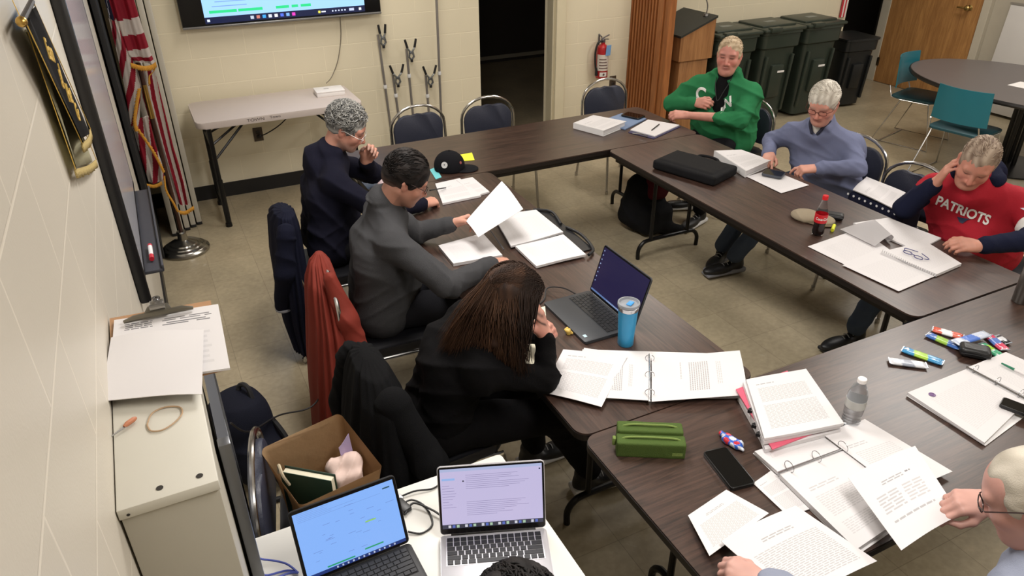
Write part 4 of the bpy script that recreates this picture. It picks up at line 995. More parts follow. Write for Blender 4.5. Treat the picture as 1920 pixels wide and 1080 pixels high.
def hair_cap(S, R, c, s, t=0.010, low=-0.03, fore=0.048, top=0.0, temple=0.0):
    S.frame(R, c, s)
    S.ell((0, -0.020, 0.036), (0.074+t, 0.092+t, 0.080+t+top), 0.01)
    S.ell((0, -0.060, -0.008), (0.052+t*0.3, 0.044+t*0.35, 0.060), 0.03)
    for x in (-1, 1): S.ell((x*0.064, 0.008, 0.008), (0.012+t*0.5, 0.028, 0.034), 0.012)
    # face opening, ears and nape cut away
    S.ell((0, 0.115, fore-0.068), (0.064+temple, 0.075, 0.062), 0.012, sub=True)
    S.ell((0, 0.125, fore-0.10), (0.10, 0.085, 0.075), 0.012, sub=True)
    for x in (-1, 1): S.ell((x*0.085, -0.006, -0.026), (0.020, 0.020, 0.030), 0.006, sub=True)
    S.box((0, 0.02, low-0.10), (0.14, 0.17, 0.10), 0.005, 0.01, sub=True)
    S.frame()
def glasses(t, R, c, s, base, rgb, lens=True, rimr=0.0011):
    Mx = Matrix([list(R[0]*s)+[c[0]-base[0]], list(R[1]*s)+[c[1]-base[1]], list(R[2]*s)+[c[2]-base[2]], [0, 0, 0, 1]])
    bm = B()
    for x in (-1, 1):
        pts = [(x*0.033+0.0235*math.copysign(abs(math.cos(a))**0.75, math.cos(a)), 0.100-abs(x*0.033+0.0235*math.cos(a))*0.10, 0.0+0.0165*math.copysign(abs(math.sin(a))**0.75, math.sin(a))) for a in [2*PI*k/20 for k in range(20)]]
        tube(bm, pts, rimr*1.5, 6, closed=True)
        tube(bm, [(x*0.0565, 0.094, 0.006), (x*0.078, 0.078, 0.008), (x*0.086, 0.0, 0.012), (x*0.085, -0.02, 0.004), (x*0.083, -0.03, -0.012)], rimr*1.5, 6)
    tube(bm, [(-0.010, 0.099, 0.004), (0, 0.102, 0.007), (0.010, 0.099, 0.004)], rimr*1.5, 6)
    bmesh.ops.transform(bm, matrix=Mx, verts=bm.verts[:])
    fin(bm, 'glasses_frame', mat('frame_%d_%d' % (rgb[0], rgb[2]), rgb, 0.3, 0.4), t)
def W2L(t, bm, name, m, **k):
    bmesh.ops.transform(bm, matrix=Matrix.Translation(-t.location), verts=bm.verts[:]); return fin(bm, name, m, t, **k)
def shoe(t, heel, toe, base, m, sole, w_=0.048, name='shoe'):
    h, e = v3(heel), v3(toe); d = unit(e-h); R = frameFU(d, (0, 0, 1)); S = SDF(); S.frame(R, h)
    L = np.linalg.norm(e-h)
    S.ell((0, 0.03, 0.045), (w_*0.82, 0.055, 0.05), 0.03); S.ell((0, L*0.65, 0.035), (w_, L*0.42, 0.035), 0.04); S.cone((0, 0.03, 0.06), (0, 0.02, 0.10), 0.038, 0.036, 0.02)
    S.box((0, L/2, -0.05), (0.2, 0.4, 0.06), 0.001, 0.004, sub=True); S.frame(); so_ = sdf_ob(S, name, m, t, 0.006, base=base)
    S = SDF(); S.frame(R, h); S.box((0, L*0.47, 0.011), (w_*0.95, L*0.55, 0.011), 0.010, 0.005); S.box((0, 0.03, 0.017), (w_*0.85, 0.06, 0.015), 0.010, 0.01); S.frame(); sdf_ob(S, name+'_sole', sole, so_, 0.006, base=base)
    bm = B()
    for k in range(4):
        p = h+d*(0.085+0.028*k); z = 0.088-0.008*k; sd = np.cross(d, (0, 0, 1))
        tube(bm, smooth_path([p+sd*0.022+v3((0, 0, z-0.012)), p+v3((0, 0, z)), p-sd*0.022+v3((0, 0, z-0.012))], 3), 0.003, 6)
    bmesh.ops.transform(bm, matrix=Matrix.Translation([-q for q in base]), verts=bm.verts[:]); fin(bm, name+'_laces', mat('shoe_laces', (150, 150, 150), 0.8), so_)
def cloth_folds(J, o):
    f1 = folds(o.get('fold', 0.007)*1.9, o.get('foldf', 26)*0.62, o.get('seed', 1)); f2 = folds(0.006, 42, o.get('seed', 1)+5, (1, 0.4, 0.3)); es = [J['eL'].astype(F32), J['eR'].astype(F32)]; zp = F32(J['pv'][2])
    def d(P):
        w_ = 0
        for e in es: q = P-e; w_ = w_+np.exp(-(q*q).sum(-1)/0.02)
        z_ = P[..., 2]-zp; hz = np.exp(-((z_-0.12)/0.09)**2)*(1-np.abs(np.sin(z_*38+2.0*np.sin(P[..., 0]*9+1)+1.6*np.sin(P[..., 1]*11))))**2
        return f1(P)+f2(P)*(0.5+1.6*w_)-0.008*hz
    return d
def person(name_label, base, J, o):
    t = thing('person', name_label, 'person', base); J = {k: (v3(v) if not isinstance(v, dict) else v) for k, v in J.items()}
    R = frameFU(J['hf'], J.get('hu', (0, 0, 1))); c = J['hd']; s = o.get('hs', 1.0); h = o.get('h', 0.0042)
    # ---- the body: head, neck, torso, arms and hands in one surface
    S = SDF(); add_head(S, R, c, s, o.get('jowl', 0.0), o.get('nose', 1.0))
    S.cone(c+R@v3((0, -0.03, -0.05))*s, J['nk']-v3((0, 0, 0.02)), 0.056*s, 0.058*s, 0.03); S.cone(J['nk']-v3((0, 0, 0.03)), J['ch'], 0.045, 0.07, 0.02); S.cone(J['ch'], J['pv'], 0.07, 0.08, 0.05)
    for q in 'LR':
        S.cone(J['nk']-v3((0, 0, 0.09)), J['s'+q]-v3((0, 0, 0.015)), 0.035, 0.035, 0.02); S.cone(J['s'+q]-v3((0, 0, 0.015)), J['e'+q], 0.038, 0.036, 0.02); 
        hd_ = J['h'+q]; w0 = J['w'+q]; S.cone(J['e'+q], w0, 0.042, 0.027, 0.02)
        S.ell(w0, (0.026, 0.026, 0.022), 0.015)
        add_hand(S, w0, hd_['d'], hd_['n'], q, hd_.get('pose', 'relax'), hd_.get('s', 1.0), hd_.get('thumb', 0.4), o.get('fat', 1.0))
    sdf_ob(S, 'body', skinm, t, h, col=skin_cols(R, c, s, o['tone'], o['ruddy'], o['lip'], o['brow'], o.get('browk', 0.8), o.get('beard')), base=base)
    # ---- top
    ax_ = unit(J['sR']-J['sL']); w_ = o.get('w', 0.085); r = o.get('r', 0.105); bl = o.get('belly', 0.0); fw_ = unit(np.cross((0, 0, 1), ax_))*1.0
    def top(S, g=0.0, sleeves=(1.0, 1.0), hem=0.0):
        hp = o.get('hipw', 0.09)
        for x in (-1, 1):
            S.cone(J['pv']+ax_*x*hp+v3((0, 0, hem)), J['ch']+ax_*x*w_, r+0.012+g, r+g, 0.06); S.cone(J['ch']+ax_*x*w_, J['nk']+ax_*x*0.06-v3((0, 0, 0.07)), r+g, 0.055+g, 0.07)
        if bl: S.ell(lerp(J['pv'], J['ch'], 0.42)+fw_*0.07, (0.15+bl*0.2, 0.10+bl, 0.15), 0.08, R=np.stack([ax_, fw_, v3((0, 0, 1))], 1))
        S.cone(J['ch'], J['nk']-v3((0, 0, 0.06)), r+0.01+g, 0.085+g, 0.05); S.cone(J['nk']-v3((0, 0, 0.06)), J['nk']+v3((0, 0, 0.012)), 0.10+g, 0.074+g, 0.03)
        for q in 'LR': S.cone(J['nk']-v3((0, 0, 0.03)), J['s'+q]+v3((0, 0, 0.0)), 0.060+g, 0.058+g, 0.05)
        S.cone(J['sL']-v3((0, 0, 0.03)), J['sR']-v3((0, 0, 0.03)), 0.06+g, 0.06+g, 0.06)
        for i, q in enumerate('LR'):
            if sleeves[i] <= 0: continue
            ar = o.get('arm', 1.0)
            S.cone(J['s'+q]-v3((0, 0, 0.02)), J['e'+q] if 'short' not in o else lerp(J['s'+q], J['e'+q], o['short'][i]), 0.062*ar+g, 0.056*ar+g, 0.03)
            if sleeves[i] < 0.9 and 'short' in o: continue
            e_ = lerp(J['e'+q], J['w'+q], sleeves[i]*0.93); S.cone(J['e'+q], e_, 0.054*ar+g, 0.042*ar+g-0.004, 0.012)
            S.cone(lerp(J['e'+q], e_, 0.93), e_, 0.044*ar+g, 0.040*ar+g, 0.006)
    S = SDF(); top(S, 0, o.get('sleeves', (1.0, 1.0)), o.get('hem', 0.0))
    if 'top_extra' in o: o['top_extra'](S, J, R, c, ax_, fw_)
    tm = o['top']
    to = sdf_ob(S, o.get('topname', 'sweater'), tm, t, o.get('hc', 0.008), disp=cloth_folds(J, o), base=base, col=o.get('topcol'))
    # ---- trousers
    if o.get('legs', True):
        S = SDF(); S.cone(J['pv']+ax_*0.085, J['pv']-ax_*0.085, 0.115, 0.115, 0.05)
        for q in 'LR':
            x = 1 if q == 'R' else -1
            S.cone(J['pv']+ax_*x*0.09-v3((0, 0, 0.0)), J['k'+q], 0.10, 0.072, 0.04); S.cone(J['k'+q], J['a'+q]+v3((0, 0, 0.02)), 0.070, 0.056, 0.03)
        sdf_ob(S, 'trousers', o['pants'], t, 0.010, disp=folds(0.006, 24, 5), base=base)
        for q in 'LR':
            d = unit(J['f'+q]); a_ = J['a'+q]; hl = v3((a_[0], a_[1], a_[2]-0.10))-d*0.05; shoe(t, hl, hl+d*0.27, base, o['shoe'], o['sole'])
    # ---- hair
    if 'hair' in o:
        H = o['hair']; S = SDF(); hair_cap(S, R, c, s, H.get('t', 0.01), H.get('low', -0.03), H.get('fore', 0.048), H.get('top', 0.0), H.get('temple', 0.0))
        if 'extra' in H: S.frame(R, c, s); H['extra'](S); S.frame()
        ho = sdf_ob(S, 'hair', hairm, t, H.get('h', 0.0035), disp=hair_noise(H.get('amp', 0.0018), H.get('f', 260), R@v3(H.get('flow', (0.2, 1, 0.1)))), col=hair_cols(H['c1'], H['c2'], 3, H.get('cf', 170), R@v3(H.get('flow', (0.2, 1, 0.1))), (R, c), H.get('fade')), base=base)
        if H.get('locks'):
            rs = np.random.RandomState(H.get('seed', 2)); paths = []; cols = []; n = H['locks']; L = H.get('len', 0.04); tt = H.get('t', 0.01)
            while len(paths) < n:
                u = unit(rs.randn(3))
                if u[2] < H.get('lz', -0.25) or (u[1] > 0.62 and u[2] < 0.62) or (abs(u[0]) > 0.8 and u[2] < 0.0 and u[1] > -0.3): continue
                p = v3((0, -0.020, 0.036))+u*v3((0.074+tt*0.8, 0.092+tt*0.8, 0.080+tt*0.8+H.get('top', 0.0))); fl = v3(H.get('lflow', (0.1, -0.8, -0.3))); fl = unit(fl-u*fl.dot(u)*0.9+rs.randn(3)*H.get('mess', 0.35)+v3((u[0]*0.5, 0, 0)))
                cc_ = v3((0, -0.020, 0.036)); rr_ = v3((0.074+tt, 0.092+tt, 0.080+tt+H.get('top', 0.0))); pts = []
                for k_ in range(5):
                    q_ = p+fl*L*k_/4-cc_; q_ = q_/np.linalg.norm(q_/rr_); pts.append(cc_+q_*(1.0+H.get('lift', 0.03)*math.sin(k_/4*PI)*(0.6+0.6*rs.rand())-0.01))
                paths.append([c+R@(q*s) for q in pts]); k = rs.rand(); cols.append(LIN(H['c1'])*(1-k)+LIN(H['c2'])*k)
            add_strands(ho, 'hair_locks', paths, H.get('lr', 0.0022), cols, hairm, base)
    if 'glasses' in o: glasses(t, R, c, s, base, o['glasses'])
    return t, R, to
def decal(t, target, me, name, m, origin, right, upv, toward, off=0.003, ref=None):
    """wrap a flat mesh (x right, y up) onto the cloth: each vertex is dropped along 'toward'"""
    bt = BVHTree.FromPolygons([v.co[:] for v in target.data.vertices], [p.vertices[:] for p in target.data.polygons])
    O, Rr, U, T = Vector(origin)-t.location, Vector(unit(right)), Vector(unit(upv)), Vector(unit(toward))
    bm = B(); bm.from_mesh(me); bmesh.ops.triangulate(bm, faces=bm.faces[:])
    for _ in range(2): 
        es = [e for e in bm.edges if e.calc_length() > 0.012]
        if es: bmesh.ops.subdivide_edges(bm, edges=es, cuts=1, use_grid_fill=False); bmesh.ops.triangulate(bm, faces=bm.faces[:])
    for v in bm.verts:
        p = O+Rr*v.co.x+U*v.co.y-T*0.4; hit = bt.ray_cast(p, T, 1.0)
        if hit[0] is not None: v.co = hit[0]-T*(off)
        else: v.co = O+Rr*v.co.x+U*v.co.y
    me2 = bpy.data.meshes.new(name); bm.to_mesh(me2); bm.free(); return link(me2, name, m, target, False)

DARKP = cloth_mat('dark_trousers', (26, 26, 30)); JEAN = cloth_mat('blue_grey_jeans', (70, 80, 96)); BLKSHOE = mat('black_shoe', (20, 20, 22), 0.45); GSOLE = mat('grey_sole', (120, 120, 124), 0.7); DSOLE = mat('dark_sole', (26, 26, 28), 0.7)
def collar(S, J, R, c, ax_, fw_):
    S.cone(J['nk']-ax_*0.02-fw_*0.015+v3((0, 0, 0.035)), J['nk']+ax_*0.02-fw_*0.015+v3((0, 0, 0.035)), 0.064, 0.064, 0.01)
    q = J['nk']+v3((0, 0, 0.045)); P = [q+ax_*0.078*math.cos(a)+fw_*(0.074*math.sin(a)-0.012)-v3((0, 0, 0.035*max(0, math.sin(a)))) for a in [2*PI*k/14 for k in range(15)]]
    for a_, b_ in zip(P, P[1:]): S.cone(a_, b_, 0.008, 0.008, 0.006)
def hood(S, J, R, c, ax_, fw_):
    b = -fw_; J = dict(J); J['nk'] = J['nk']+v3((0, 0, 0.022))
    S.cone(J['nk']+ax_*0.085+fw_*0.03, J['nk']+b*0.075+v3((0, 0, -0.01)), 0.032, 0.042, 0.03); S.cone(J['nk']-ax_*0.085+fw_*0.03, J['nk']+b*0.075+v3((0, 0, -0.01)), 0.032, 0.042, 0.03)
    S.ell(J['nk']+b*0.10+v3((0, 0, -0.07)), (0.10, 0.05, 0.085), 0.04, R=np.stack([ax_, fw_, v3((0, 0, 1))], 1))
# ---- A: navy hoodie, far left
tA, RA, topA = person('grey haired person in a navy hoodie writing at the far left of the table', (0.90, -2.43, 0), dict(
    pv=(0.92, -2.42, 0.57), ch=(0.97, -2.40, 0.86), nk=(1.01, -2.39, 1.07), hd=(1.115, -2.435, 1.205), hf=(0.78, -0.42, -0.50),
    sL=(0.99, -2.22, 1.0), sR=(0.98, -2.585, 0.99), eL=(1.30, -2.16, 0.82), wL=(1.225, -2.31, 0.955), eR=(1.16, -2.73, 0.82), wR=(1.44, -2.66, 0.785),
    hL=dict(d=(0.35, -0.35, 0.75), n=(0.3, 0.8, 0.2), pose='curl'), hR=dict(d=(0.85, 0.45, -0.12), n=(0.1, -0.15, 1), pose='pen', thumb=0.8),
    kL=(1.36, -2.32, 0.53), kR=(1.36, -2.56, 0.53), aL=(1.42, -2.3, 0.11), aR=(1.42, -2.58, 0.11), fL=(1, 0, 0), fR=(1, 0, 0)),
    dict(tone=(196, 142, 122), ruddy=(186, 108, 92), lip=(150, 88, 80), brow=(120, 110, 105), top=cloth_mat('navy_fleece', (22, 22, 36)), topname='hoodie', w=0.09, r=0.115, arm=1.1, belly=0.02,
         top_extra=hood, pants=DARKP, shoe=BLKSHOE, sole=DSOLE, hair=dict(t=0.013, c1=(84, 84, 84), c2=(176, 174, 168), amp=0.0022, f=240, locks=1300, len=0.050, mess=0.9, lift=0.13, low=-0.05, top=0.006, lr=0.0026), fold=0.008, seed=3, beard=(150, 140, 135)))
glasses(tA, RA, v3((1.115, -2.435, 1.205))+RA@v3((0, 0.004, -0.006)), 1.0, (0.90, -2.43, 0), (205, 200, 195))
# ---- B: dark grey fleece
tB, RB, topB = person('dark haired person in a charcoal fleece and glasses holding up a sheet of paper', (0.98, -3.22, 0), dict(
    pv=(0.98, -3.22, 0.57), ch=(1.03, -3.20, 0.85), nk=(1.07, -3.19, 1.05), hd=(1.165, -3.245, 1.185), hf=(0.80, -0.22, -0.50),
    sL=(1.09, -3.01, 0.98), sR=(1.03, -3.40, 0.97), eL=(1.26, -3.02, 0.80), wL=(1.43, -3.10, 0.845), eR=(1.20, -3.62, 0.81), wR=(1.475, -3.485, 0.79),
    hL=dict(d=(0.9, -0.05, 0.15), n=(-0.1, 0.75, 0.6), pose='pinch', thumb=0.9), hR=dict(d=(0.92, 0.22, -0.2), n=(0.1, 0.0, 1), pose='curl', thumb=0.7),
    kL=(1.40, -3.12, 0.53), kR=(1.40, -3.38, 0.53), aL=(1.46, -3.1, 0.11), aR=(1.46, -3.4, 0.11), fL=(1, 0, 0), fR=(1, 0, 0)),
    dict(tone=(190, 138, 118), ruddy=(178, 106, 90), lip=(150, 88, 80), brow=(40, 32, 30), top=cloth_mat('charcoal_fleece', (64, 64, 66)), topname='fleece', w=0.10, r=0.125, arm=1.12, belly=0.03,
         top_extra=collar, pants=DARKP, shoe=BLKSHOE, sole=DSOLE, glasses=(60, 42, 40), hair=dict(t=0.014, fade=(96, 76, 68), c1=(12, 10, 10), c2=(40, 34, 32), amp=0.002, f=200, locks=420, len=0.045, mess=0.18, low=-0.055, top=0.008, lr=0.0022, lflow=(0.2, -0.9, -0.2)), fold=0.006, seed=5, beard=(110, 84, 76)))
# ---- C: long brown hair, black top
blackknit = cloth_mat('black_knit', (9, 8, 10))
def lh(S):
    pass
tC, RC, topC = person('person with long brown hair in black clothes leaning on one hand at the table', (0.94, -4.12, 0), dict(
    pv=(0.93, -4.12, 0.56), ch=(1.00, -4.16, 0.82), nk=(1.08, -4.20, 0.98), hd=(1.185, -4.275, 1.085), hf=(0.72, -0.20, -0.66),
    sL=(1.10, -4.03, 0.91), sR=(1.03, -4.36, 0.90), eL=(1.27, -4.05, 0.79), wL=(1.36, -4.20, 0.84), eR=(1.26, -4.40, 0.80), wR=(1.30, -4.315, 0.93),
    hL=dict(d=(0.0, -0.5, 0.6), n=(0.8, 0.2, 0.3), pose='curl'), hR=dict(d=(-0.15, 0.15, 0.9), n=(0.7, -0.6, 0.1), pose='cup'),
    kL=(1.36, -4.06, 0.52), kR=(1.36, -4.30, 0.52), aL=(1.42, -4.02, 0.11), aR=(1.56, -4.27, 0.11), fL=(1, 0, 0), fR=(1, -0.1, 0)),
    dict(tone=(200, 150, 132), ruddy=(190, 116, 104), lip=(170, 90, 88), brow=(60, 42, 34), top=blackknit, topname='sweater', w=0.075, r=0.10, arm=0.95, hs=0.96,
         pants=blackknit, shoe=BLKSHOE, sole=mat('white_sole', (210, 208, 205), 0.6), fold=0.007, seed=9))
cC = v3((1.185, -4.275, 1.085)); rs = np.random.RandomState(11); bC = v3(tC.location)
S = SDF(); hair_cap(S, RC, cC, 0.96, 0.009, -0.05, 0.052, 0.002); S.frame()
def wv(p): return cC+RC@(v3(p)*0.96)
S.cone(wv((-0.02, -0.07, 0.03)), (1.07, -4.30, 1.04), 0.050, 0.025, 0.05)
S.cone(wv((0.06, 0.0, 0.02)), (1.16, -4.37, 0.99), 0.035, 0.02, 0.04); S.cone(wv((0.04, -0.06, 0.04)), (1.09, -4.35, 0.99), 0.05, 0.03, 0.04)
hC = sdf_ob(S, 'hair', hairm, tC, 0.0045, disp=hair_noise(0.0012, 200, (0.5, 0.35, 0.8)), col=hair_cols((34, 22, 17), (62, 42, 31), 3, 220, (0.5, 0.35, 0.8)), base=bC)
paths = []; cols = []
pal = [(32, 21, 16), (46, 31, 23), (66, 45, 33), (98, 70, 51), (134, 102, 76)]
while len(paths) < 3400:
    u = unit(rs.randn(3))
    if u[2] < -0.35 or (u[1] > 0.60 and (u[2] < 0.45 or u[1] > 0.85)): continue
    q0 = v3((0, -0.02, 0.036))+u*v3((0.0885, 0.1065, 0.0985)); p0 = wv(q0)
    side = u[0]  # right of the head (towards the camera) falls straight, the rest sweeps back over the shoulder
    tz = rs.rand(); mixv = np.clip(0.5+0.5*u[0]-0.35*u[1]+rs.randn()*0.15, 0, 1)
    tip = lerp((0.93, -4.22, 0.96), (1.17, -4.43, 0.90), np.clip(rs.rand()*0.35+0.65*np.clip(0.5+u[0]*0.6+u[1]*0.5, 0, 1), 0, 1))+rs.randn(3)*0.012-v3((0, 0, 0.05*rs.rand()))
    q1 = v3((0, -0.02, 0.036))+unit(u+v3((0.25*np.sign(u[0]+0.2), -0.55, -0.15)))*v3((0.097, 0.120, 0.107)); p1 = wv(q1); p2 = lerp(p1, tip, 0.5)+v3((-0.01, -0.02, 0.02))+rs.randn(3)*0.008
    pts = [p0, lerp(p0, p1, 0.5)+RC@u*0.006, p1, lerp(p1, p2, 0.5), p2, lerp(p2, tip, 0.55)+rs.randn(3)*0.006, tip]
    sp = smooth_path([tuple(p) for p in pts], 2); paths.append([np.array(q) for q in sp])
    th_ = math.atan2(u[0], u[2]+0.6); k = min(3.9, max(0, (0.5+0.5*math.sin(9*th_+4*u[1])*math.sin(5.3*th_+1))*2.3+rs.rand()*0.9-0.3)*(1.0 if u[1] < 0.1 else 0.45)); i = int(k); cc = LIN(pal[i])*(1-(k-i))+LIN(pal[min(i+1, 4)])*(k-i); cols.append((cc*0.8, cc*1.0+LIN((96, 66, 46))*0.3*(u[1] < 0.2)))
add_strands(hC, 'hair_locks', paths, 0.0015, cols, hairm, bC)
# ---- D: green hoodie
green = cloth_mat('green_fleece', (46, 120, 76), 0.9)
def hoodD(S, J, R, c, ax_, fw_):
    hood(S, J, R, c, ax_, fw_)
    S.ell(J['nk']+fw_*0.17+v3((0, 0, -0.10)), (0.045, 0.16, 0.15), 0.03, sub=True, R=np.stack([ax_, fw_, v3((0, 0, 1))], 1)); S.ell(J['nk']+fw_*0.10+v3((0, 0, 0.04)), (0.06, 0.08, 0.07), 0.02, sub=True)
JD = dict(pv=(4.17, -1.98, 0.57), ch=(4.14, -1.98, 0.86), nk=(4.13, -1.99, 1.05), hd=(4.085, -2.025, 1.205), hf=(-0.74, -0.62, -0.08), hu=(0.06, 0.02, 1),
    sL=(4.20, -2.19, 0.97), sR=(4.00, -1.83, 0.97), eL=(4.04, -2.28, 0.80), wL=(3.76, -2.02, 0.80), eR=(3.86, -1.70, 0.80), wR=(3.90, -1.93, 0.855),
    hL=dict(d=(-0.75, 0.62, 0.02), n=(-0.25, -0.45, 0.9), pose='curl', thumb=0.7), hR=dict(d=(0.1, -0.9, 0.15), n=(-0.8, -0.1, 0.5), pose='curl'),
    kL=(3.85, -2.2, 0.53), kR=(3.8, -1.95, 0.53), aL=(3.80, -2.25, 0.11), aR=(3.93, -2.0, 0.11), fL=(-0.8, -0.3, 0), fR=(-0.8, 0.3, 0))
tD, RD, topD = person('heavy person in a green hoodie sitting with crossed arms at the table corner', (4.17, -1.98, 0), JD,
    dict(tone=(198, 138, 122), ruddy=(190, 100, 88), lip=(160, 92, 86), brow=(104, 66, 54), browk=0.9, top=green, topname='hoodie', w=0.125, r=0.14, arm=1.28, belly=0.10, hipw=0.11, jowl=1.0, hs=1.06, sleeves=(0.42, 1.0), fat=1.1,
         top_extra=hoodD, pants=DARKP, shoe=BLKSHOE, sole=mat('white_sole', (210, 208, 205), 0.6), fold=0.011, foldf=20, seed=12, hair=dict(t=0.007, c1=(158, 136, 108), c2=(206, 186, 158), amp=0.0012, fore=0.056, low=-0.03, locks=260, len=0.03, mess=0.2, lr=0.0018)))
J = {k: (v3(v) if not isinstance(v, dict) else v) for k, v in JD.items()}; axD = unit(J['sR']-J['sL']); fwD = unit(np.cross((0, 0, 1), axD))
S = SDF(); S.cone(J['ch']+v3((0, 0, -0.1))+fwD*0.03, J['nk']+fwD*0.012, 0.135, 0.075, 0.04)
for x in (-1, 1): S.cone(J['ch']+axD*x*0.09+fwD*0.012, J['nk']+axD*x*0.05-v3((0, 0, 0.08))+fwD*0.02, 0.125, 0.05, 0.05)
sdf_ob(S, 'undershirt', cloth_mat('black_tee', (20, 20, 22)), tD, 0.008, disp=folds(0.004, 20, 4), base=tD.location)
bm = B(); nkp = J['nk']; pts = [nkp+axD*0.05-fwD*0.0+v3((0, 0, 0.03)), nkp+axD*0.055+fwD*0.09+v3((0, 0, -0.02)), nkp+axD*0.03+fwD*0.135+v3((0, 0, -0.10)), nkp+fwD*0.155+v3((0, 0, -0.16)), nkp-axD*0.03+fwD*0.13+v3((0, 0, -0.09)), nkp-axD*0.055+fwD*0.09+v3((0, 0, -0.02)), nkp-axD*0.05+v3((0, 0, 0.03))]
tube(bm, smooth_path([tuple(p) for p in pts]), 0.003, 6); W2L(tD, bm, 'lanyard', mat('lanyard_black', (30, 28, 30), 0.6))
white_print = mat('white_print', (226, 226, 222), 0.7)
rightv = np.cross(unit((0.84, -0.54, 0)), (0, 0, 1))
vD = unit(v3((4.1, -2.0, 0.9))-v3((0.2, -6.27, 1.5))); rD = unit(np.cross(vD, (0, 0, 1)))
me = text_mesh('C', 0.135, 0.0, bold=0.004, sx=0.8); decal(tD, topD, me, 'white_letter', white_print, (3.97, -1.90, 0.905), rD+v3((0, 0, -0.12)), (0, 0, 1), vD)
me = text_mesh('IN', 0.105, 0.0, bold=0.004, sx=0.8); decal(tD, topD, me, 'white_letter', white_print, (4.05, -2.10, 0.875), rD+v3((0, 0, 0.45)), (-0.25, 0, 1), vD)
# ---- E: blue grey quarter-zip
bluek = cloth_mat('blue_grey_knit', (112, 118, 146), 0.9)
def zipE(S, J, R, c, ax_, fw_):
    S.cone(J['nk']+ax_*0.055+fw_*0.06+v3((0, 0, -0.01)), J['nk']-fw_*0.04+v3((0, 0, 0.02)), 0.026, 0.03, 0.02); S.cone(J['nk']-ax_*0.055+fw_*0.06+v3((0, 0, -0.01)), J['nk']-fw_*0.04+v3((0, 0, 0.02)), 0.026, 0.03, 0.02)
    S.ell(J['nk']+fw_*0.13+v3((0, 0, 0.01)), (0.036, 0.10, 0.075), 0.010, sub=True, R=np.stack([ax_, fw_, v3((0, 0, 1))], 1))
JE = dict(pv=(4.12, -3.08, 0.57), ch=(4.05, -3.08, 0.83), nk=(3.96, -3.08, 1.01), hd=(3.875, -3.13, 1.155), hf=(-0.80, -0.38, -0.42),
    sL=(4.05, -3.25, 0.905), sR=(3.91, -2.895, 0.905), eL=(3.97, -3.40, 0.81), wL=(3.79, -3.255, 0.79), eR=(3.86, -2.78, 0.81), wR=(3.72, -2.92, 0.79),
    hL=dict(d=(-0.75, 0.55, -0.1), n=(-0.1, -0.15, 1), pose='type'), hR=dict(d=(-0.75, -0.65, -0.15), n=(-0.1, 0.1, 1), pose='type'),
    kL=(3.72, -3.10, 0.54), kR=(3.74, -2.90, 0.54), aL=(3.50, -2.99, 0.115), aR=(3.53, -2.83, 0.115), fL=(-1.0, 0.1, 0), fR=(-0.9, -0.5, 0))
tE, RE, topE = person('white haired person in a blue grey quarter-zip sweater and glasses typing on a phone', (4.12, -3.08, 0), JE,
    dict(tone=(204, 148, 130), ruddy=(196, 112, 98), lip=(166, 96, 88), brow=(180, 165, 152), browk=0.5, top=bluek, topname='sweater', w=0.11, r=0.12, arm=1.1, belly=0.08, jowl=0.6, glasses=(96, 50, 46),
         top_extra=zipE, pants=JEAN, shoe=BLKSHOE, sole=GSOLE, fold=0.009, foldf=22, seed=21, hair=dict(t=0.013, c1=(176, 168, 156), c2=(226, 220, 208), amp=0.002, fore=0.050, low=-0.04, locks=500, len=0.05, mess=0.2, lr=0.0022, lflow=(0.9, -0.5, -0.2))))
J = {k: (v3(v) if not isinstance(v, dict) else v) for k, v in JE.items()}; axE = unit(J['sR']-J['sL']); fwE = unit(np.cross((0, 0, 1), axE))
S = SDF(); S.cone(J['nk']+fwE*0.010-v3((0, 0, 0.08)), J['nk']+fwE*0.016-v3((0, 0, 0.0)), 0.062, 0.067, 0.03); sdf_ob(S, 'undershirt', mat('white_tee', (220, 216, 208), 0.85), tE, 0.006, base=tE.location)
bm = B(); 
for x in (-1, 1): tube(bm, smooth_path([tuple(J['nk']+axE*x*0.058+fwE*0.035+v3((0, 0, 0.028))), tuple(J['nk']+axE*x*0.046+fwE*0.078+v3((0, 0, 0.0))), tuple(J['nk']+axE*x*0.014+fwE*0.100+v3((0, 0, -0.055)))]), [0.009]*12+[0.005], 8)
W2L(tE, bm, 'collar_lining', mat('dark_collar', (36, 38, 56), 0.85))
# ---- F: red jersey over a navy hoodie
red = cloth_mat('red_jersey', (172, 36, 50), 0.7); navyh = cloth_mat('navy_hoodie', (24, 28, 50), 0.9)
JF = dict(pv=(4.12, -4.14, 0.57), ch=(4.05, -4.13, 0.83), nk=(3.93, -4.14, 1.0), hd=(3.795, -4.195, 1.135), hf=(-0.72, -0.42, -0.55), hu=(0.1, -0.12, 1),
    sL=(4.07, -4.34, 0.92), sR=(3.88, -3.96, 0.92), eL=(3.96, -4.50, 0.81), wL=(3.66, -4.40, 0.795), eR=(3.74, -3.93, 0.80), wR=(3.735, -4.055, 0.99),
    hL=dict(d=(-0.85, 0.35, 0.15), n=(-0.3, -0.5, 0.8), pose='pinch', thumb=0.6), hR=dict(d=(0.08, -0.35, 0.92), n=(-0.55, 0.75, 0.2), pose='cup', thumb=0.2),
    kL=(3.72, -4.18, 0.54), kR=(3.72, -4.0, 0.54), aL=(3.62, -4.25, 0.115), aR=(3.52, -3.985, 0.115), fL=(-1, 0, 0), fR=(-1, 0.05, 0))
def topF(S, J, R, c, ax_, fw_): S.ell(J['nk']+fw_*0.10+v3((0, 0, 0.05)), (0.07, 0.09, 0.06), 0.02, sub=True)
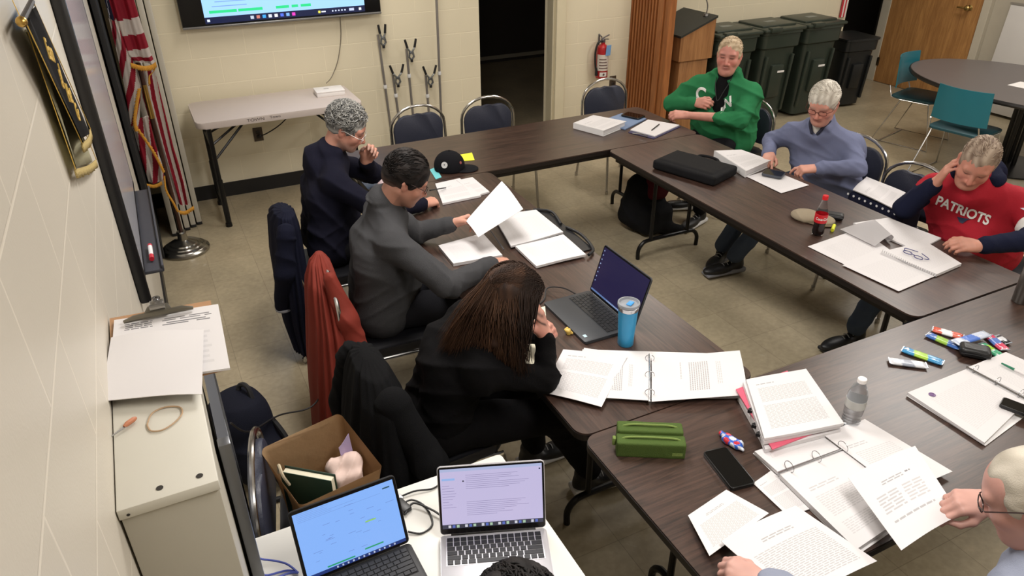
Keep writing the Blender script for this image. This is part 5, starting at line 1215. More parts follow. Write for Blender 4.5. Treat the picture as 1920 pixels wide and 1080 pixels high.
tF, RF, topF_ = person('person in a red football jersey over a navy hoodie resting cheek on hand', (4.12, -4.14, 0), JF,
    dict(tone=(196, 138, 118), ruddy=(182, 98, 84), lip=(156, 90, 82), brow=(150, 120, 100), browk=0.5, top=red, topname='jersey', w=0.12, r=0.13, arm=1.22, belly=0.07, jowl=0.7, hs=1.03, sleeves=(0.05, 0.0001), short=(0.78, 0.30),
         top_extra=topF, pants=JEAN, shoe=BLKSHOE, sole=DSOLE, fold=0.009, foldf=20, seed=31, hair=dict(t=0.007, c1=(112, 92, 78), c2=(176, 158, 140), amp=0.0015, fore=0.060, low=-0.03, locks=300, len=0.03, mess=0.25, lr=0.0018, temple=0.006)))
J = {k: (v3(v) if not isinstance(v, dict) else v) for k, v in JF.items()}; axF = unit(J['sR']-J['sL']); fwF = unit(np.cross((0, 0, 1), axF))
S = SDF()
for q in 'LR': S.cone(J['s'+q], J['e'+q], 0.062, 0.060, 0.03); S.cone(J['e'+q], lerp(J['e'+q], J['w'+q], 0.86), 0.060, 0.044, 0.02); S.cone(lerp(J['e'+q], J['w'+q], 0.84), lerp(J['e'+q], J['w'+q], 0.9), 0.046, 0.042, 0.006)
hood(S, J, None, None, axF, fwF); S.ell(J['nk']-fwF*0.10+v3((0, 0, 0.02)), (0.12, 0.06, 0.09), 0.04, R=np.stack([axF, fwF, v3((0, 0, 1))], 1)); S.cone(J['nk']+axF*0.10+fwF*0.0+v3((0, 0, 0.03)), J['nk']-fwF*0.10+v3((0, 0, 0.06)), 0.03, 0.04, 0.03); S.cone(J['nk']-axF*0.10+v3((0, 0, 0.03)), J['nk']-fwF*0.10+v3((0, 0, 0.06)), 0.03, 0.04, 0.03); S.cone(J['nk']-v3((0, 0, 0.05)), J['nk']+v3((0, 0, 0.01)), 0.085, 0.070, 0.03)
sdf_ob(S, 'hoodie', navyh, tF, 0.008, disp=folds(0.007, 26, 8), base=tF.location)
vF = unit(v3((3.9, -4.2, 0.85))-v3((0.2, -6.27, 1.9))); rF = unit(np.cross(vF, (0, 0, 1)))
me = text_mesh('PATRIOTS', 0.074, 0.0, bold=0.0022, sx=0.80); decal(tF, topF_, me, 'jersey_lettering', white_print, (3.776, -4.207, 0.87), rF+v3((0, 0, -0.20)), v3((0, 0, 1))+rF*0.1, vF, 0.005)
bm = B(); bm.faces.new([bm.verts.new(p) for p in ((-0.03, 0.012, 0), (-0.012, -0.014, 0), (0.004, -0.018, 0), (0.02, 0.006, 0), (0.034, 0.016, 0), (0.0, 0.012, 0))]); me = bpy.data.meshes.new('e'); bm.to_mesh(me); bm.free()
decal(tF, topF_, me, 'jersey_emblem', mat('emblem_navy', (34, 40, 70), 0.6), (3.675, -4.280, 0.85), rF, (0, 0, 1), vF, 0.006)
# sleeve end with white and navy bands (jersey's left sleeve)
for k, (cc, nm) in enumerate((((226, 226, 222), 'white_print'), ((34, 40, 70), 'emblem_navy'), ((226, 226, 222), 'white_print'))):
    S = SDF(); a = J['sL']+0; b_ = J['eL']; S.cone(lerp(a, b_, 0.72+0.13*k), lerp(a, b_, 0.82+0.13*k), 0.078, 0.077, 0.006); sdf_ob(S, 'sleeve_band', mat(nm, cc, 0.7), tF, 0.006, base=tF.location, disp=folds(0.004, 26, 31))
bm = B(); bm.faces.new([bm.verts.new(p) for p in ((-0.04, 0.0, 0), (-0.01, -0.008, 0), (0.03, -0.004, 0), (0.035, 0.012, 0), (0.0, 0.014, 0))]); me = bpy.data.meshes.new('e'); bm.to_mesh(me); bm.free()
decal(tF, topF_, me, 'sleeve_emblem', mat('emblem_pale', (190, 190, 200), 0.6), (4.07, -4.36, 0.90), rF, (0, 0, 1), vF, 0.006)
# ---- G: light blue shirt, lower right corner
shirtG = cloth_mat('pale_blue_shirt', (142, 148, 166), 0.85)
def collG(S, J, R, c, ax_, fw_):
    S.cone(J['nk']+ax_*0.05+fw_*0.05, J['nk']-fw_*0.05+v3((0, 0, 0.015)), 0.022, 0.026, 0.02); S.cone(J['nk']-ax_*0.05+fw_*0.05, J['nk']-fw_*0.05+v3((0, 0, 0.015)), 0.022, 0.026, 0.02)
tG, RG, topG = person('balding person in a pale blue shirt reading papers at the lower right', (1.86, -5.92, 0), dict(
    pv=(1.86, -5.95, 0.57), ch=(1.84, -5.86, 0.82), nk=(1.86, -5.79, 1.0), hd=(1.835, -5.69, 1.135), hf=(-0.34, 0.72, -0.50),
    sL=(1.67, -5.80, 0.93), sR=(2.04, -5.74, 0.93), eL=(1.54, -5.66, 0.80), wL=(1.335, -5.43, 0.805), eR=(2.17, -5.66, 0.82), wR=(2.01, -5.55, 0.905),
    hL=dict(d=(-0.45, 0.85, 0.0), n=(-0.3, -0.1, 0.9), pose='pinch', thumb=0.6), hR=dict(d=(-0.85, 0.40, 0.0), n=(-0.1, -0.25, 0.9), pose='pinch', thumb=0.7),
    kL=(1.76, -5.6, 0.54), kR=(1.98, -5.6, 0.54), aL=(1.76, -5.5, 0.115), aR=(1.98, -5.5, 0.115), fL=(0, 1, 0), fR=(0, 1, 0)),
    dict(tone=(198, 152, 140), ruddy=(190, 124, 112), lip=(170, 100, 92), brow=(196, 180, 165), browk=0.5, top=shirtG, topname='shirt', w=0.09, r=0.11, arm=1.05, h=0.0032, hc=0.006, jowl=0.4, glasses=(60, 46, 44),
         top_extra=collG, pants=DARKP, shoe=BLKSHOE, sole=DSOLE, fold=0.008, seed=41, hair=dict(t=0.004, c1=(164, 156, 142), c2=(196, 188, 174), amp=0.0012, fore=0.072, low=-0.03, h=0.003, temple=0.012)))
# ---- H: dark hair at the bottom, at the laptops
tH, RH, topH = person('person with black hair seen from above at the bottom edge beside the silver laptop', (0.60, -5.62, 0), dict(
    pv=(0.60, -5.64, 0.57), ch=(0.60, -5.60, 0.82), nk=(0.61, -5.56, 0.99), hd=(0.615, -5.46, 1.13), hf=(0.1, 0.85, -0.5),
    sL=(0.43, -5.57, 0.93), sR=(0.79, -5.57, 0.93), eL=(0.38, -5.42, 0.80), wL=(0.52, -5.24, 0.79), eR=(0.86, -5.42, 0.80), wR=(0.80, -5.24, 0.79),
    hL=dict(d=(0.3, 0.9, -0.05), n=(0, 0, 1), pose='relax'), hR=dict(d=(-0.1, 0.9, -0.05), n=(0, 0, 1), pose='relax'),
    kL=(0.5, -5.2, 0.54), kR=(0.7, -5.2, 0.54), aL=(0.5, -5.1, 0.115), aR=(0.7, -5.1, 0.115), fL=(0, 1, 0), fR=(0, 1, 0)),
    dict(tone=(190, 140, 118), ruddy=(180, 108, 92), lip=(160, 90, 84), brow=(30, 24, 22), top=DARKP, topname='sweater', w=0.08, r=0.105, pants=DARKP, shoe=BLKSHOE, sole=DSOLE, fold=0.006, seed=51,
         hair=dict(t=0.018, c1=(12, 11, 12), c2=(40, 36, 36), amp=0.004, f=140, locks=800, len=0.04, mess=0.7, low=-0.06, lr=0.0022)))

# ================================================================ jackets over the chair backs
def drape(name, label, base, m, rows, sleeves, seed, pl=9, amp=0.35, n=120):
    '''rows [(z, cx, cy, half depth x, half width y)] from the top edge down: a pleated hanging garment; sleeves = chains of (point, radius)'''
    t = thing(name, label, 'jacket', base); rs = np.random.RandomState(seed); ph = rs.rand(4)*6; bm = B(); g = []; NR = 44
    for j in range(NR+1):
        f = j/NR*(len(rows)-1); i = min(int(f), len(rows)-2); q = f-i; q = q*q*(3-2*q)*0.4+q*0.6
        z, cx, cy, hx, hy = [rows[i][k]*(1-q)+rows[i+1][k]*q for k in range(5)]; v = j/NR; row = []
        for k in range(n):
            a = 2*PI*k/n; pa = amp*min(1.0, v*2.2+0.12)
            w1 = math.sin(pl*a+ph[0]+1.2*math.sin(2*a+ph[1])+v*1.6); w2 = math.sin(pl*1.7*a+ph[2]-v*2.0)
            w1 = 1-2*abs(w1)**1.3*(1 if w1 > 0 else 0.55); r_ = 1+pa*(0.55*w1+0.25*w2)*0.55
            x = hx*math.cos(a); y = hy*(abs(math.sin(a))**0.8)*math.copysign(1, math.sin(a))
            dx = (r_-1)*0.075*math.cos(a); dy = (r_-1)*0.075*math.sin(a)
            row.append(bm.verts.new((cx+x+dx-base[0], cy+y+dy-base[1], z+0.012*math.sin(3*a+ph[3])*v)))
        g.append(row)
    for j in range(NR):
        for k in range(n): bm.faces.new((g[j][k], g[j+1][k], g[j+1][(k+1) % n], g[j][(k+1) % n]))
    bm.faces.new(g[0]); bm.faces.new(g[-1][::-1]); fin(bm, 'body', m, t, True, ang=None)
    for ch in sleeves:
        S = SDF()
        for (p, r1), (q, r2_) in zip(ch, ch[1:]): S.cone(p, q, r1, r2_, 0.03)
        sdf_ob(S, 'sleeve', m, t, 0.007, disp=folds(0.014, 24, seed+1, (0.3, 0.2, 1.0)), base=base)
    return t
navyj = cloth_mat('navy_jacket', (20, 22, 38)); redj = mat('rust_jacket', (120, 44, 33), 0.75, bump=0.12, bscale=300, var=0.07, spec=0.25); blackj = cloth_mat('black_jacket', (13, 13, 15))
t = drape('hanging_jacket', 'navy jacket draped over the chair of the navy hoodie at far left', (0.68, -2.55, 0), navyj,
    [(0.88, 0.70, -2.62, 0.02, 0.03), (0.86, 0.695, -2.58, 0.05, 0.12), (0.80, 0.69, -2.53, 0.065, 0.20), (0.60, 0.68, -2.52, 0.075, 0.23), (0.35, 0.675, -2.54, 0.08, 0.22), (0.20, 0.67, -2.58, 0.07, 0.17), (0.06, 0.665, -2.68, 0.045, 0.08)],
    [[((0.67, -2.72, 0.80), 0.05), ((0.625, -2.73, 0.58), 0.052), ((0.60, -2.66, 0.36), 0.045)]], 3)
bm = B(); lathe(bm, [(0.040, -0.008), (0.047, -0.004), (0.047, 0.004), (0.040, 0.008)], 20, (-0.08, -0.11, 0.335)); fin(bm, 'cuff_stripe', mat('cuff_pale', (150, 152, 160), 0.7), t)
drape('hanging_jacket', 'rust red jacket draped over the chair behind the charcoal fleece', (0.70, -3.33, 0), redj,
    [(0.89, 0.735, -3.20, 0.015, 0.02), (0.86, 0.73, -3.22, 0.04, 0.06), (0.78, 0.72, -3.26, 0.055, 0.14), (0.60, 0.71, -3.30, 0.07, 0.20), (0.38, 0.695, -3.33, 0.09, 0.245), (0.16, 0.68, -3.36, 0.105, 0.27), (0.03, 0.67, -3.38, 0.11, 0.28)],
    [[((0.735, -3.38, 0.84), 0.035), ((0.77, -3.46, 0.66), 0.05), ((0.81, -3.54, 0.42), 0.052), ((0.82, -3.56, 0.22), 0.046)]], 7, pl=7, amp=0.55)
drape('hanging_jacket', 'black jacket draped over the chair behind the person with long hair', (0.68, -4.14, 0), blackj,
    [(0.88, 0.70, -4.06, 0.02, 0.05), (0.86, 0.70, -4.09, 0.055, 0.14), (0.78, 0.70, -4.12, 0.08, 0.22), (0.58, 0.69, -4.14, 0.11, 0.27), (0.36, 0.685, -4.15, 0.12, 0.28), (0.18, 0.68, -4.15, 0.10, 0.24), (0.10, 0.68, -4.15, 0.07, 0.18)],
    [[((0.72, -4.28, 0.80), 0.06), ((0.80, -4.40, 0.58), 0.065), ((0.84, -4.44, 0.36), 0.055)], [((0.67, -3.90, 0.78), 0.05), ((0.63, -3.86, 0.55), 0.055), ((0.63, -3.90, 0.35), 0.05)]], 11)
# ================================================================ papers
def paper_mat(name, blocks, tint=(214, 211, 212)):
    """white paper; blocks = [(u0,v0,u1,v1, rows, words, darkness)] of grey print"""
    if name in MATS: return MATS[name]
    m, nt, b = newmat(name)
    uv = N(nt, 'ShaderNodeUVMap'); sp = N(nt, 'ShaderNodeSeparateXYZ'); nt.links.new(uv.outputs[0], sp.inputs[0])
    def mth(op, a, c):
        n = N(nt, 'ShaderNodeMath', operation=op)
        for i, q in enumerate((a, c)):
            if isinstance(q, (int, float)): n.inputs[i].default_value = q
            else: nt.links.new(q, n.inputs[i])
        return n.outputs[0]
    tot = None
    for (u0, v0, u1, v1, rows, words, dk) in blocks:
        mp = N(nt, 'ShaderNodeMapping'); mp.vector_type = 'POINT'
        sx = words*3/(u1-u0); sy = rows/(v1-v0)
        mp.inputs['Scale'].default_value = (sx, sy, 1); mp.inputs['Location'].default_value = (-u0*sx, -v0*sy, 0)
        nt.links.new(uv.outputs[0], mp.inputs[0])
        br = N(nt, 'ShaderNodeTexBrick'); br.inputs['Scale'].default_value = 1; br.inputs['Brick Width'].default_value = 3.0; br.inputs['Row Height'].default_value = 1.0; br.inputs['Mortar Size'].default_value = 0.27; br.inputs['Mortar Smooth'].default_value = 0.1; br.offset = 0.37; br.offset_frequency = 3
        nt.links.new(mp.outputs[0], br.inputs['Vector'])
        ink = mth('SUBTRACT', 1.0, br.outputs['Fac'])
        for s_, lo, hi in ((sp.outputs[0], u0, u1), (sp.outputs[1], v0, v1)):
            ink = mth('MULTIPLY', ink, mth('GREATER_THAN', s_, lo)); ink = mth('MULTIPLY', ink, mth('LESS_THAN', s_, hi))
        ink = mth('MULTIPLY', ink, dk); tot = ink if tot is None else mth('MAXIMUM', tot, ink)
    c = lin(tint)+(1,)
    if tot is None: b.inputs['Base Color'].default_value = c
    else:
        mx = N(nt, 'ShaderNodeMix', data_type='RGBA'); mx.inputs[6].default_value = c; mx.inputs[7].default_value = (0.06, 0.06, 0.07, 1)
        nt.links.new(tot, mx.inputs[0]); nt.links.new(mx.outputs[2], b.inputs['Base Color'])
    b.inputs['Roughness'].default_value = 0.6; MATS[name] = m; return m
P_BLANK = paper_mat('paper_blank', [])
P_TEXT = paper_mat('paper_text', [(0.12, 0.12, 0.88, 0.50, 19, 11, 0.34), (0.12, 0.55, 0.86, 0.80, 13, 11, 0.34), (0.12, 0.85, 0.4, 0.88, 1, 3, 0.5)])
P_TABLE = paper_mat('paper_table', [(0.22, 0.40, 0.85, 0.62, 9, 16, 0.5), (0.25, 0.70, 0.75, 0.76, 3, 9, 0.3), (0.2, 0.3, 0.6, 0.33, 1, 6, 0.3)])
P_FAINT = paper_mat('paper_faint', [(0.12, 0.15, 0.88, 0.80, 26, 10, 0.10)])
P_GRID = paper_mat('paper_grid', [(0.10, 0.10, 0.90, 0.66, 22, 11, 0.34), (0.3, 0.74, 0.7, 0.80, 2, 4, 0.45)])
P_LETTER = paper_mat('paper_letter', [(0.10, 0.35, 0.85, 0.62, 11, 12, 0.2), (0.12, 0.68, 0.5, 0.74, 2, 3, 0.3), (0.1, 0.12, 0.8, 0.28, 7, 12, 0.2)])
P_FORM = paper_mat('paper_form', [(0.15, 0.25, 0.80, 0.30, 1, 6, 0.45), (0.12, 0.38, 0.45, 0.62, 6, 2, 0.35), (0.5, 0.38, 0.82, 0.62, 6, 2, 0.3), (0.3, 0.70, 0.62, 0.76, 2, 3, 0.5), (0.66, 0.72, 0.74, 0.76, 1, 1, 0.7)])
def sheet_bm(bm, P4, bend=0.0, th=0.0012, n=8, ripple=0.0, mi=0, seed=0):
    """P4 = top-left, top-right, bottom-right, bottom-left in reading order"""
    tl, tr, br_, bl = [Vector(p) for p in P4]; uvl = bm.loops.layers.uv.get('UVMap') or bm.loops.layers.uv.new('UVMap'); g = []
    nrm = (tr-tl).cross(bl-tl).normalized(); nrm = -nrm if nrm.z < 0 else nrm
    for lay in (0, 1):
        gg = []
        for j in range(n+1):
            v = j/n; row = []
            for i in range(n+1):
                u = i/n; p = tl.lerp(tr, u).lerp(bl.lerp(br_, u), v); p = p+nrm*(bend*math.sin(PI*u)+ripple*(0.5+0.5*math.sin(5*u+3*v+seed))+(0 if lay == 0 else -th))
                row.append(bm.verts.new(p))
            gg.append(row)
        g.append(gg)
    def F(vs_, uvs):
        f = bm.faces.new(vs_); f.material_index = mi
        for lp, q in zip(f.loops, uvs): lp[uvl].uv = q
    for j in range(n):
        for i in range(n):
            q = [(i/n, 1-j/n), (i/n, 1-(j+1)/n), ((i+1)/n, 1-(j+1)/n), ((i+1)/n, 1-j/n)]
            F((g[0][j][i], g[0][j+1][i], g[0][j+1][i+1], g[0][j][i+1]), q); F((g[1][j][i], g[1][j][i+1], g[1][j+1][i+1], g[1][j+1][i]), [(0, 0)]*4)
    for i in range(n):
        F((g[0][0][i], g[0][0][i+1], g[1][0][i+1], g[1][0][i]), [(0, 0)]*4); F((g[0][n][i+1], g[0][n][i], g[1][n][i], g[1][n][i+1]), [(0, 0)]*4)
        F((g[0][i+1][0], g[0][i][0], g[1][i][0], g[1][i+1][0]), [(0, 0)]*4); F((g[0][i][n], g[0][i+1][n], g[1][i+1][n], g[1][i][n]), [(0, 0)]*4)
def sheet(name, label, P4, m, cat='paper', parent=None, group=None, **k):
    bm = B(); sheet_bm(bm, P4, **k); bmesh.ops.recalc_face_normals(bm, faces=bm.faces[:])
    c = Vector((0, 0, 0))
    if parent is None:
        c = sum((Vector(p) for p in P4), Vector())/4; bmesh.ops.translate(bm, vec=-c, verts=bm.verts[:])
    else: bmesh.ops.translate(bm, vec=-parent.location, verts=bm.verts[:])
    me = bpy.data.meshes.new(name); bm.to_mesh(me); bm.free(); o = link(me, name, m, parent, True, ang=0.8)
    if parent is None: o.location = c; tag(o, label, cat, group)
    return o
ringm = mat('ring_steel', (170, 170, 172), 0.25, 1.0); whitep = mat('white_vinyl', (226, 224, 224), 0.4, var=0.02)
def rings(t, a, b_, up=0.0, r=0.017):
    """three binder rings and their rail between points a and b"""
    a, b_ = Vector(a)-t.location, Vector(b_)-t.location; d = (b_-a).normalized(); s = d.cross(Vector((0, 0, 1))).normalized()
    bm = B(); tube(bm, [a, b_], 0.0038, 8); box(bm, (a+b_)/2-Vector((0, 0, 0.003)), (0.012, 0.004, 0.004)); rl_ = fin(bm, 'ring_rail', ringm, t)
    for f in (0.14, 0.5, 0.86):
        c = a.lerp(b_, f)+Vector((0, 0, 0.002)); bm = B(); tube(bm, [c+s*r*math.cos(q)+Vector((0, 0, r*0.9*math.sin(q)+r*0.5)) for q in [2*PI*k/16 for k in range(16)]], 0.0012, 5, closed=True); fin(bm, 'binder_ring', ringm, rl_)
ZT = 0.7405
# ---- in front of the long haired person
t = thing('ring_binder', 'open white ring binder with printed tables at the near end of the left table', 'binder', (1.649, -4.506, 0.742))
sheet('left_page', '', [(1.715, -4.410, 0.758), (1.559, -4.629, 0.758), (1.342, -4.481, 0.752), (1.527, -4.232, 0.752)], P_TABLE, parent=t, bend=0.006)
sheet('right_page', '', [(1.719, -4.419, 0.76), (1.560, -4.639, 0.76), (1.880, -4.773, 0.772), (2.044, -4.545, 0.772)][::-1], P_TABLE, parent=t, bend=0.010)
sheet('cover', '', [(1.522, -4.229, 0.744), (2.051, -4.539, 0.748), (1.893, -4.766, 0.748), (1.335, -4.485, 0.743)], whitep, parent=t, th=0.002)
rings(t, (1.724, -4.397, 0.762), (1.550, -4.640, 0.762))
sheet('paper_sheet', 'printed text page lying loose over the left side of the open table binder', [(1.440, -4.217, 0.762), (1.637, -4.372, 0.764), (1.388, -4.580, 0.756), (1.239, -4.407, 0.754)], P_TEXT, bend=0.003)
t = thing('notebook', 'slim cream notebook beside the elbow of the person with long hair', 'notebook', (1.374, -4.043, 0.742))
sheet('pages', '', [(1.343, -3.881, 0.75), (1.543, -3.879, 0.75), (1.363, -4.248, 0.75), (1.203, -4.218, 0.75)], mat('cream_paper', (226, 220, 196), 0.6, var=0.02), parent=t, th=0.007)
def laptop(name, label, loc, rz, w_, d_, hs_, tilt, bodym, keym, screen, deckm=None, trackpad=True, gap=0.0):
    """local: hinge along x at y=0, keyboard towards -y, screen rises and leans towards +y"""
    t = thing(name, label, 'laptop', loc, rz)
    bm = B(); prism(bm, rrect(w_, d_, 0.010, cx=0, cy=-d_/2), 0.0, 0.013, bev=0.002); bs_ = fin(bm, 'base', bodym, t)
    bm = B(); kw, kd = w_*0.90, d_*0.46; box(bm, (0, -d_*0.28, 0.0132), (kw, kd, 0.0012)); fin(bm, 'keyboard_deck', deckm or bodym, bs_)
    bm = B(); rows, cols_ = 6, 14; uw = kw/14.2; uh = kd/6.2; vv_ = []
    for r_ in range(rows):
        y = -d_*0.28+kd/2-uh*(r_+0.6); x = -kw/2+uw*0.1; widths = {0: [1]*14, 1: [1]*13+[1], 2: [1.3]+[1]*11+[1.7], 3: [1.6]+[1]*10+[2.4], 4: [2.1]+[1]*9+[2.9], 5: [1, 1, 1, 1.2, 4.6, 1.2, 1, 1, 1, 1]}[r_]
        for k_ in widths:
            box(bm, (x+uw*k_/2, y, 0.0150), (uw*k_-0.0030, uh-0.0030, 0.0022)); x += uw*k_
            if x > kw/2-uw*0.2: break
    fin(bm, 'keys', keym, bs_, False)
    if trackpad: bm = B(); box(bm, (0, -d_*0.76, 0.0133), (w_*0.36, d_*0.38, 0.0008)); fin(bm, 'trackpad', deckm or bodym, bs_)
    Mx = M4((0, gap, 0.010), (PI/2-tilt, 0, 0))
    bm = B(); prism(bm, rrect(w_, hs_, 0.010, cx=0, cy=hs_/2+0.004), -0.007, 0.0, bev=0.0015, M=Mx); lid_ = fin(bm, 'lid', bodym, t)
    bm = B(); prism(bm, rrect(w_-0.004, hs_-0.004, 0.009, cx=0, cy=hs_/2+0.004), 0.0, 0.0008, M=Mx); fin(bm, 'bezel', mat('bezel_black', (12, 12, 14), 0.25), lid_)
    o = colquads('screen', [(x0*w_, 0.004+y0*hs_, x1*w_, 0.004+y1*hs_, c, l) for (x0, y0, x1, y1, c, l) in screen[0]], screen[1], lid_); o.data.transform(Mx @ Matrix.Translation((0, 0, 0.0012)))
    bm = B(); tube(bm, [(-w_*0.4, gap, 0.010), (w_*0.4, gap, 0.010)], 0.005, 8); fin(bm, 'hinge', mat('bezel_black', (12, 12, 14), 0.25), t)
    return t
alum = mat('laptop_aluminium', (205, 204, 210), 0.35, 0.4); dkg = mat('laptop_dark_grey', (62, 64, 68), 0.4, 0.2); keyb = mat('key_black', (26, 27, 30), 0.45)
em1 = vcol_mat('screen_dim', 0.25, 0.62); em2 = vcol_mat('screen_bright', 0.25, 0.62)
scr = [(-0.48, 0.05, 0.48, 0.96, (26, 20, 62), 0), (-0.48, 0.05, 0.48, 0.085, (92, 118, 168), 1)]
for k in range(8): scr.append((-0.465, 0.88-k*0.09, -0.447, 0.905-k*0.09, (150, 165, 205), 1))
for k in range(9): scr.append((-0.12+k*0.03, 0.055, -0.105+k*0.03, 0.078, (170, 180, 210), 2))
t = laptop('laptop', 'dark grey laptop with a navy desktop screen beside the blue tumbler', (1.785, -4.028, ZT), -PI/2, 0.350, 0.236, 0.225, 0.30, dkg, keyb, (scr, em1), trackpad=False)
bm = B(); box(bm, (0.135, -0.212, 0.0134), (0.018, 0.014, 0.0006)); fin(bm, 'sticker', mat('sticker_blue', (190, 215, 225), 0.5), t, False)
bm = B(); tube(bm, smooth_path([(1.72, -3.855, 0.747), (1.68, -3.80, 0.765), (1.62, -3.76, 0.76), (1.57, -3.82, 0.745), (1.50, -3.86, 0.745)]), 0.003, 6)
tag(fin(bm, 'laptop_cable', mat('black_cord', (25, 24, 26), 0.5)), 'thin black cable looping from the back of the dark laptop', 'cable')
t = thing('tumbler', 'sky blue steel tumbler with clear lid beside the dark laptop', 'tumbler', (1.700, -4.268, ZT))
bm = B(); lathe(bm, [(0, 0), (0.030, 0), (0.032, 0.004), (0.033, 0.05), (0.0385, 0.15), (0.0395, 0.163), (0, 0.163)], 32); fin(bm, 'cup', mat('tumbler_blue', (44, 146, 196), 0.35), t)
bm = B(); lathe(bm, [(0.0395, 0.163), (0.041, 0.166), (0.0415, 0.180), (0.0385, 0.183), (0, 0.182), (0, 0.163)], 32); fin(bm, 'steel_rim', mat('tumbler_steel', (196, 196, 198), 0.2, 1.0), t)
bm = B(); lathe(bm, [(0.030, 0.1835), (0.0435, 0.1835), (0.045, 0.187), (0.0435, 0.196), (0.038, 0.197), (0.034, 0.188), (0, 0.188), (0, 0.1838)], 32); fin(bm, 'lid', mat('clear_lid', (200, 205, 212), 0.08, trans=0.6, var=0), t)
bm = B(); box(bm, (0.004, -0.004, 0.191), (0.034, 0.022, 0.006), (0, 0, 0.5), 0.003); fin(bm, 'slider', mat('slider_blue', (70, 150, 215), 0.3), t)
S = SDF()
for a, b_, r in (((0, 0, 0.006), (0, 0.0, 0.014), 0.010), ((-0.008, 0.006, 0.016), (0.006, 0.006, 0.018), 0.006), ((-0.006, 0.016, 0.014), (0.005, 0.02, 0.016), 0.006), ((0.010, -0.004, 0.010), (0.012, -0.008, 0.006), 0.005)): S.cone(a, b_, r, r, 0.004)
o = sdf_ob(S, 'ear_clip', mat('gold_yellow', (214, 180, 92), 0.35), None, 0.0018); o.location = (1.530, -4.105, ZT); tag(o, 'small gold yellow clip on the table at the front corner of the dark laptop', 'clip')
bm = B(); tube(bm, [(0.012*math.cos(a), 0.010*math.sin(a), 0.001) for a in [2*PI*k/20 for k in range(20)]], 0.0009, 5, closed=True); o = fin(bm, 'hair_tie', mat('grey_elastic', (120, 112, 108), 0.6)); o.location = (1.466, -4.080, 0.7412); tag(o, 'tiny grey hair tie lying between cream notebook and dark laptop', 'hair tie')
# ---- in front of the charcoal fleece
sheet('paper_sheet', 'blank sheet held up by the person in the charcoal fleece', [(1.760, -2.998, 0.98), (1.743, -3.278, 0.935), (1.484, -3.306, 0.845), (1.481, -3.162, 0.875)], P_BLANK, bend=0.012, ripple=0.004)
sheet('paper_stack', 'stack of papers lying flat under the held up blank sheet, nearest the charcoal fleece', [(1.339, -3.129, 0.758), (1.598, -3.099, 0.758), (1.582, -3.370, 0.758), (1.332, -3.344, 0.758)], P_FAINT, th=0.016, cat='papers')
t = thing('portfolio', 'black zip portfolio open on the table under white papers', 'portfolio', (1.914, -3.244, 0.742))
sheet('cover', '', [(1.948, -2.905, 0.748), (2.047, -3.005, 0.748), (2.027, -3.495, 0.748), (1.713, -3.503, 0.748)], mat('black_vinyl_cover', (24, 24, 27), 0.45), parent=t, th=0.006)
bm = B(); tube(bm, smooth_path([(1.977, -2.946, 0.755), (2.052, -3.019, 0.756), (2.019, -3.183, 0.756)], 4), 0.008, 8); tube(bm, smooth_path([(2.025, -3.231, 0.756), (2.048, -3.345, 0.756), (2.018, -3.508, 0.756), (1.962, -3.558, 0.756)], 4), 0.008, 8); W2L(t, bm, 'padded_edge', mat('black_vinyl_cover', (24, 24, 27), 0.45))
sheet('paper_stack', 'upper white papers on the open black portfolio, partly covered by the held sheet', [(1.737, -2.933, 0.76), (1.985, -2.963, 0.76), (1.973, -3.287, 0.76), (1.659, -3.308, 0.76)], P_FAINT, th=0.010, cat='papers', ripple=0.004)
sheet('paper_stack', 'lower white papers on the open black portfolio, towards the dark laptop', [(1.676, -3.322, 0.762), (1.958, -3.313, 0.762), (1.949, -3.554, 0.76), (1.678, -3.545, 0.756)], P_FAINT, th=0.012, cat='papers', seed=2, ripple=0.003)
bm = B(); tube(bm, [(1.641, -3.085, 0.77), (1.605, -3.339, 0.768)], 0.003, 6); tag(fin(bm, 'pencil', mat('pencil_grey', (70, 72, 80), 0.4)), 'grey pencil lying across the papers by the charcoal fleece', 'pencil')
# ---- in front of the navy hoodie
sheet('paper_stack', 'papers being written on by the person in the navy hoodie', [(1.631, -2.330, 0.754), (1.798, -2.316, 0.754), (1.803, -2.623, 0.754), (1.560, -2.630, 0.754)], P_LETTER, th=0.012, cat='papers')
sheet('paper_sheet', 'open booklet page beyond the writing papers, below the black cap', [(1.765, -2.345, 0.756), (1.873, -2.340, 0.756), (1.873, -2.589, 0.752), (1.783, -2.607, 0.752)], P_LETTER, th=0.010)
bm = B(); tube(bm, [(1.526, -2.525, 0.8), (1.656, -2.441, 0.762)], [0.0045, 0.0030], 8); tag(fin(bm, 'pen', mat('pen_black', (30, 30, 32), 0.35)), 'black pen in the writing hand of the navy hoodie', 'pen')
t = thing('baseball_cap', 'black baseball cap with a round white patch on the back table corner', 'cap', (1.810, -2.119, 0.741), D2(-112))
S = SDF(); S.ell((0, 0, 0.03), (0.085, 0.098, 0.095), 0.01); S.box((0, 0, -0.06), (0.3, 0.3, 0.06), 0.001, 0.004, sub=True); sdf_ob(S, 'crown', cloth_mat('cap_black', (22, 22, 26)), t, 0.004)
S = SDF(); S.ell((0, 0.10, 0.004), (0.075, 0.085, 0.010), 0.01); S.box((0, 0.05, -0.06), (0.3, 0.3, 0.06), 0.001, 0.002, sub=True); sdf_ob(S, 'brim', cloth_mat('cap_black', (22, 22, 26)), t, 0.004)
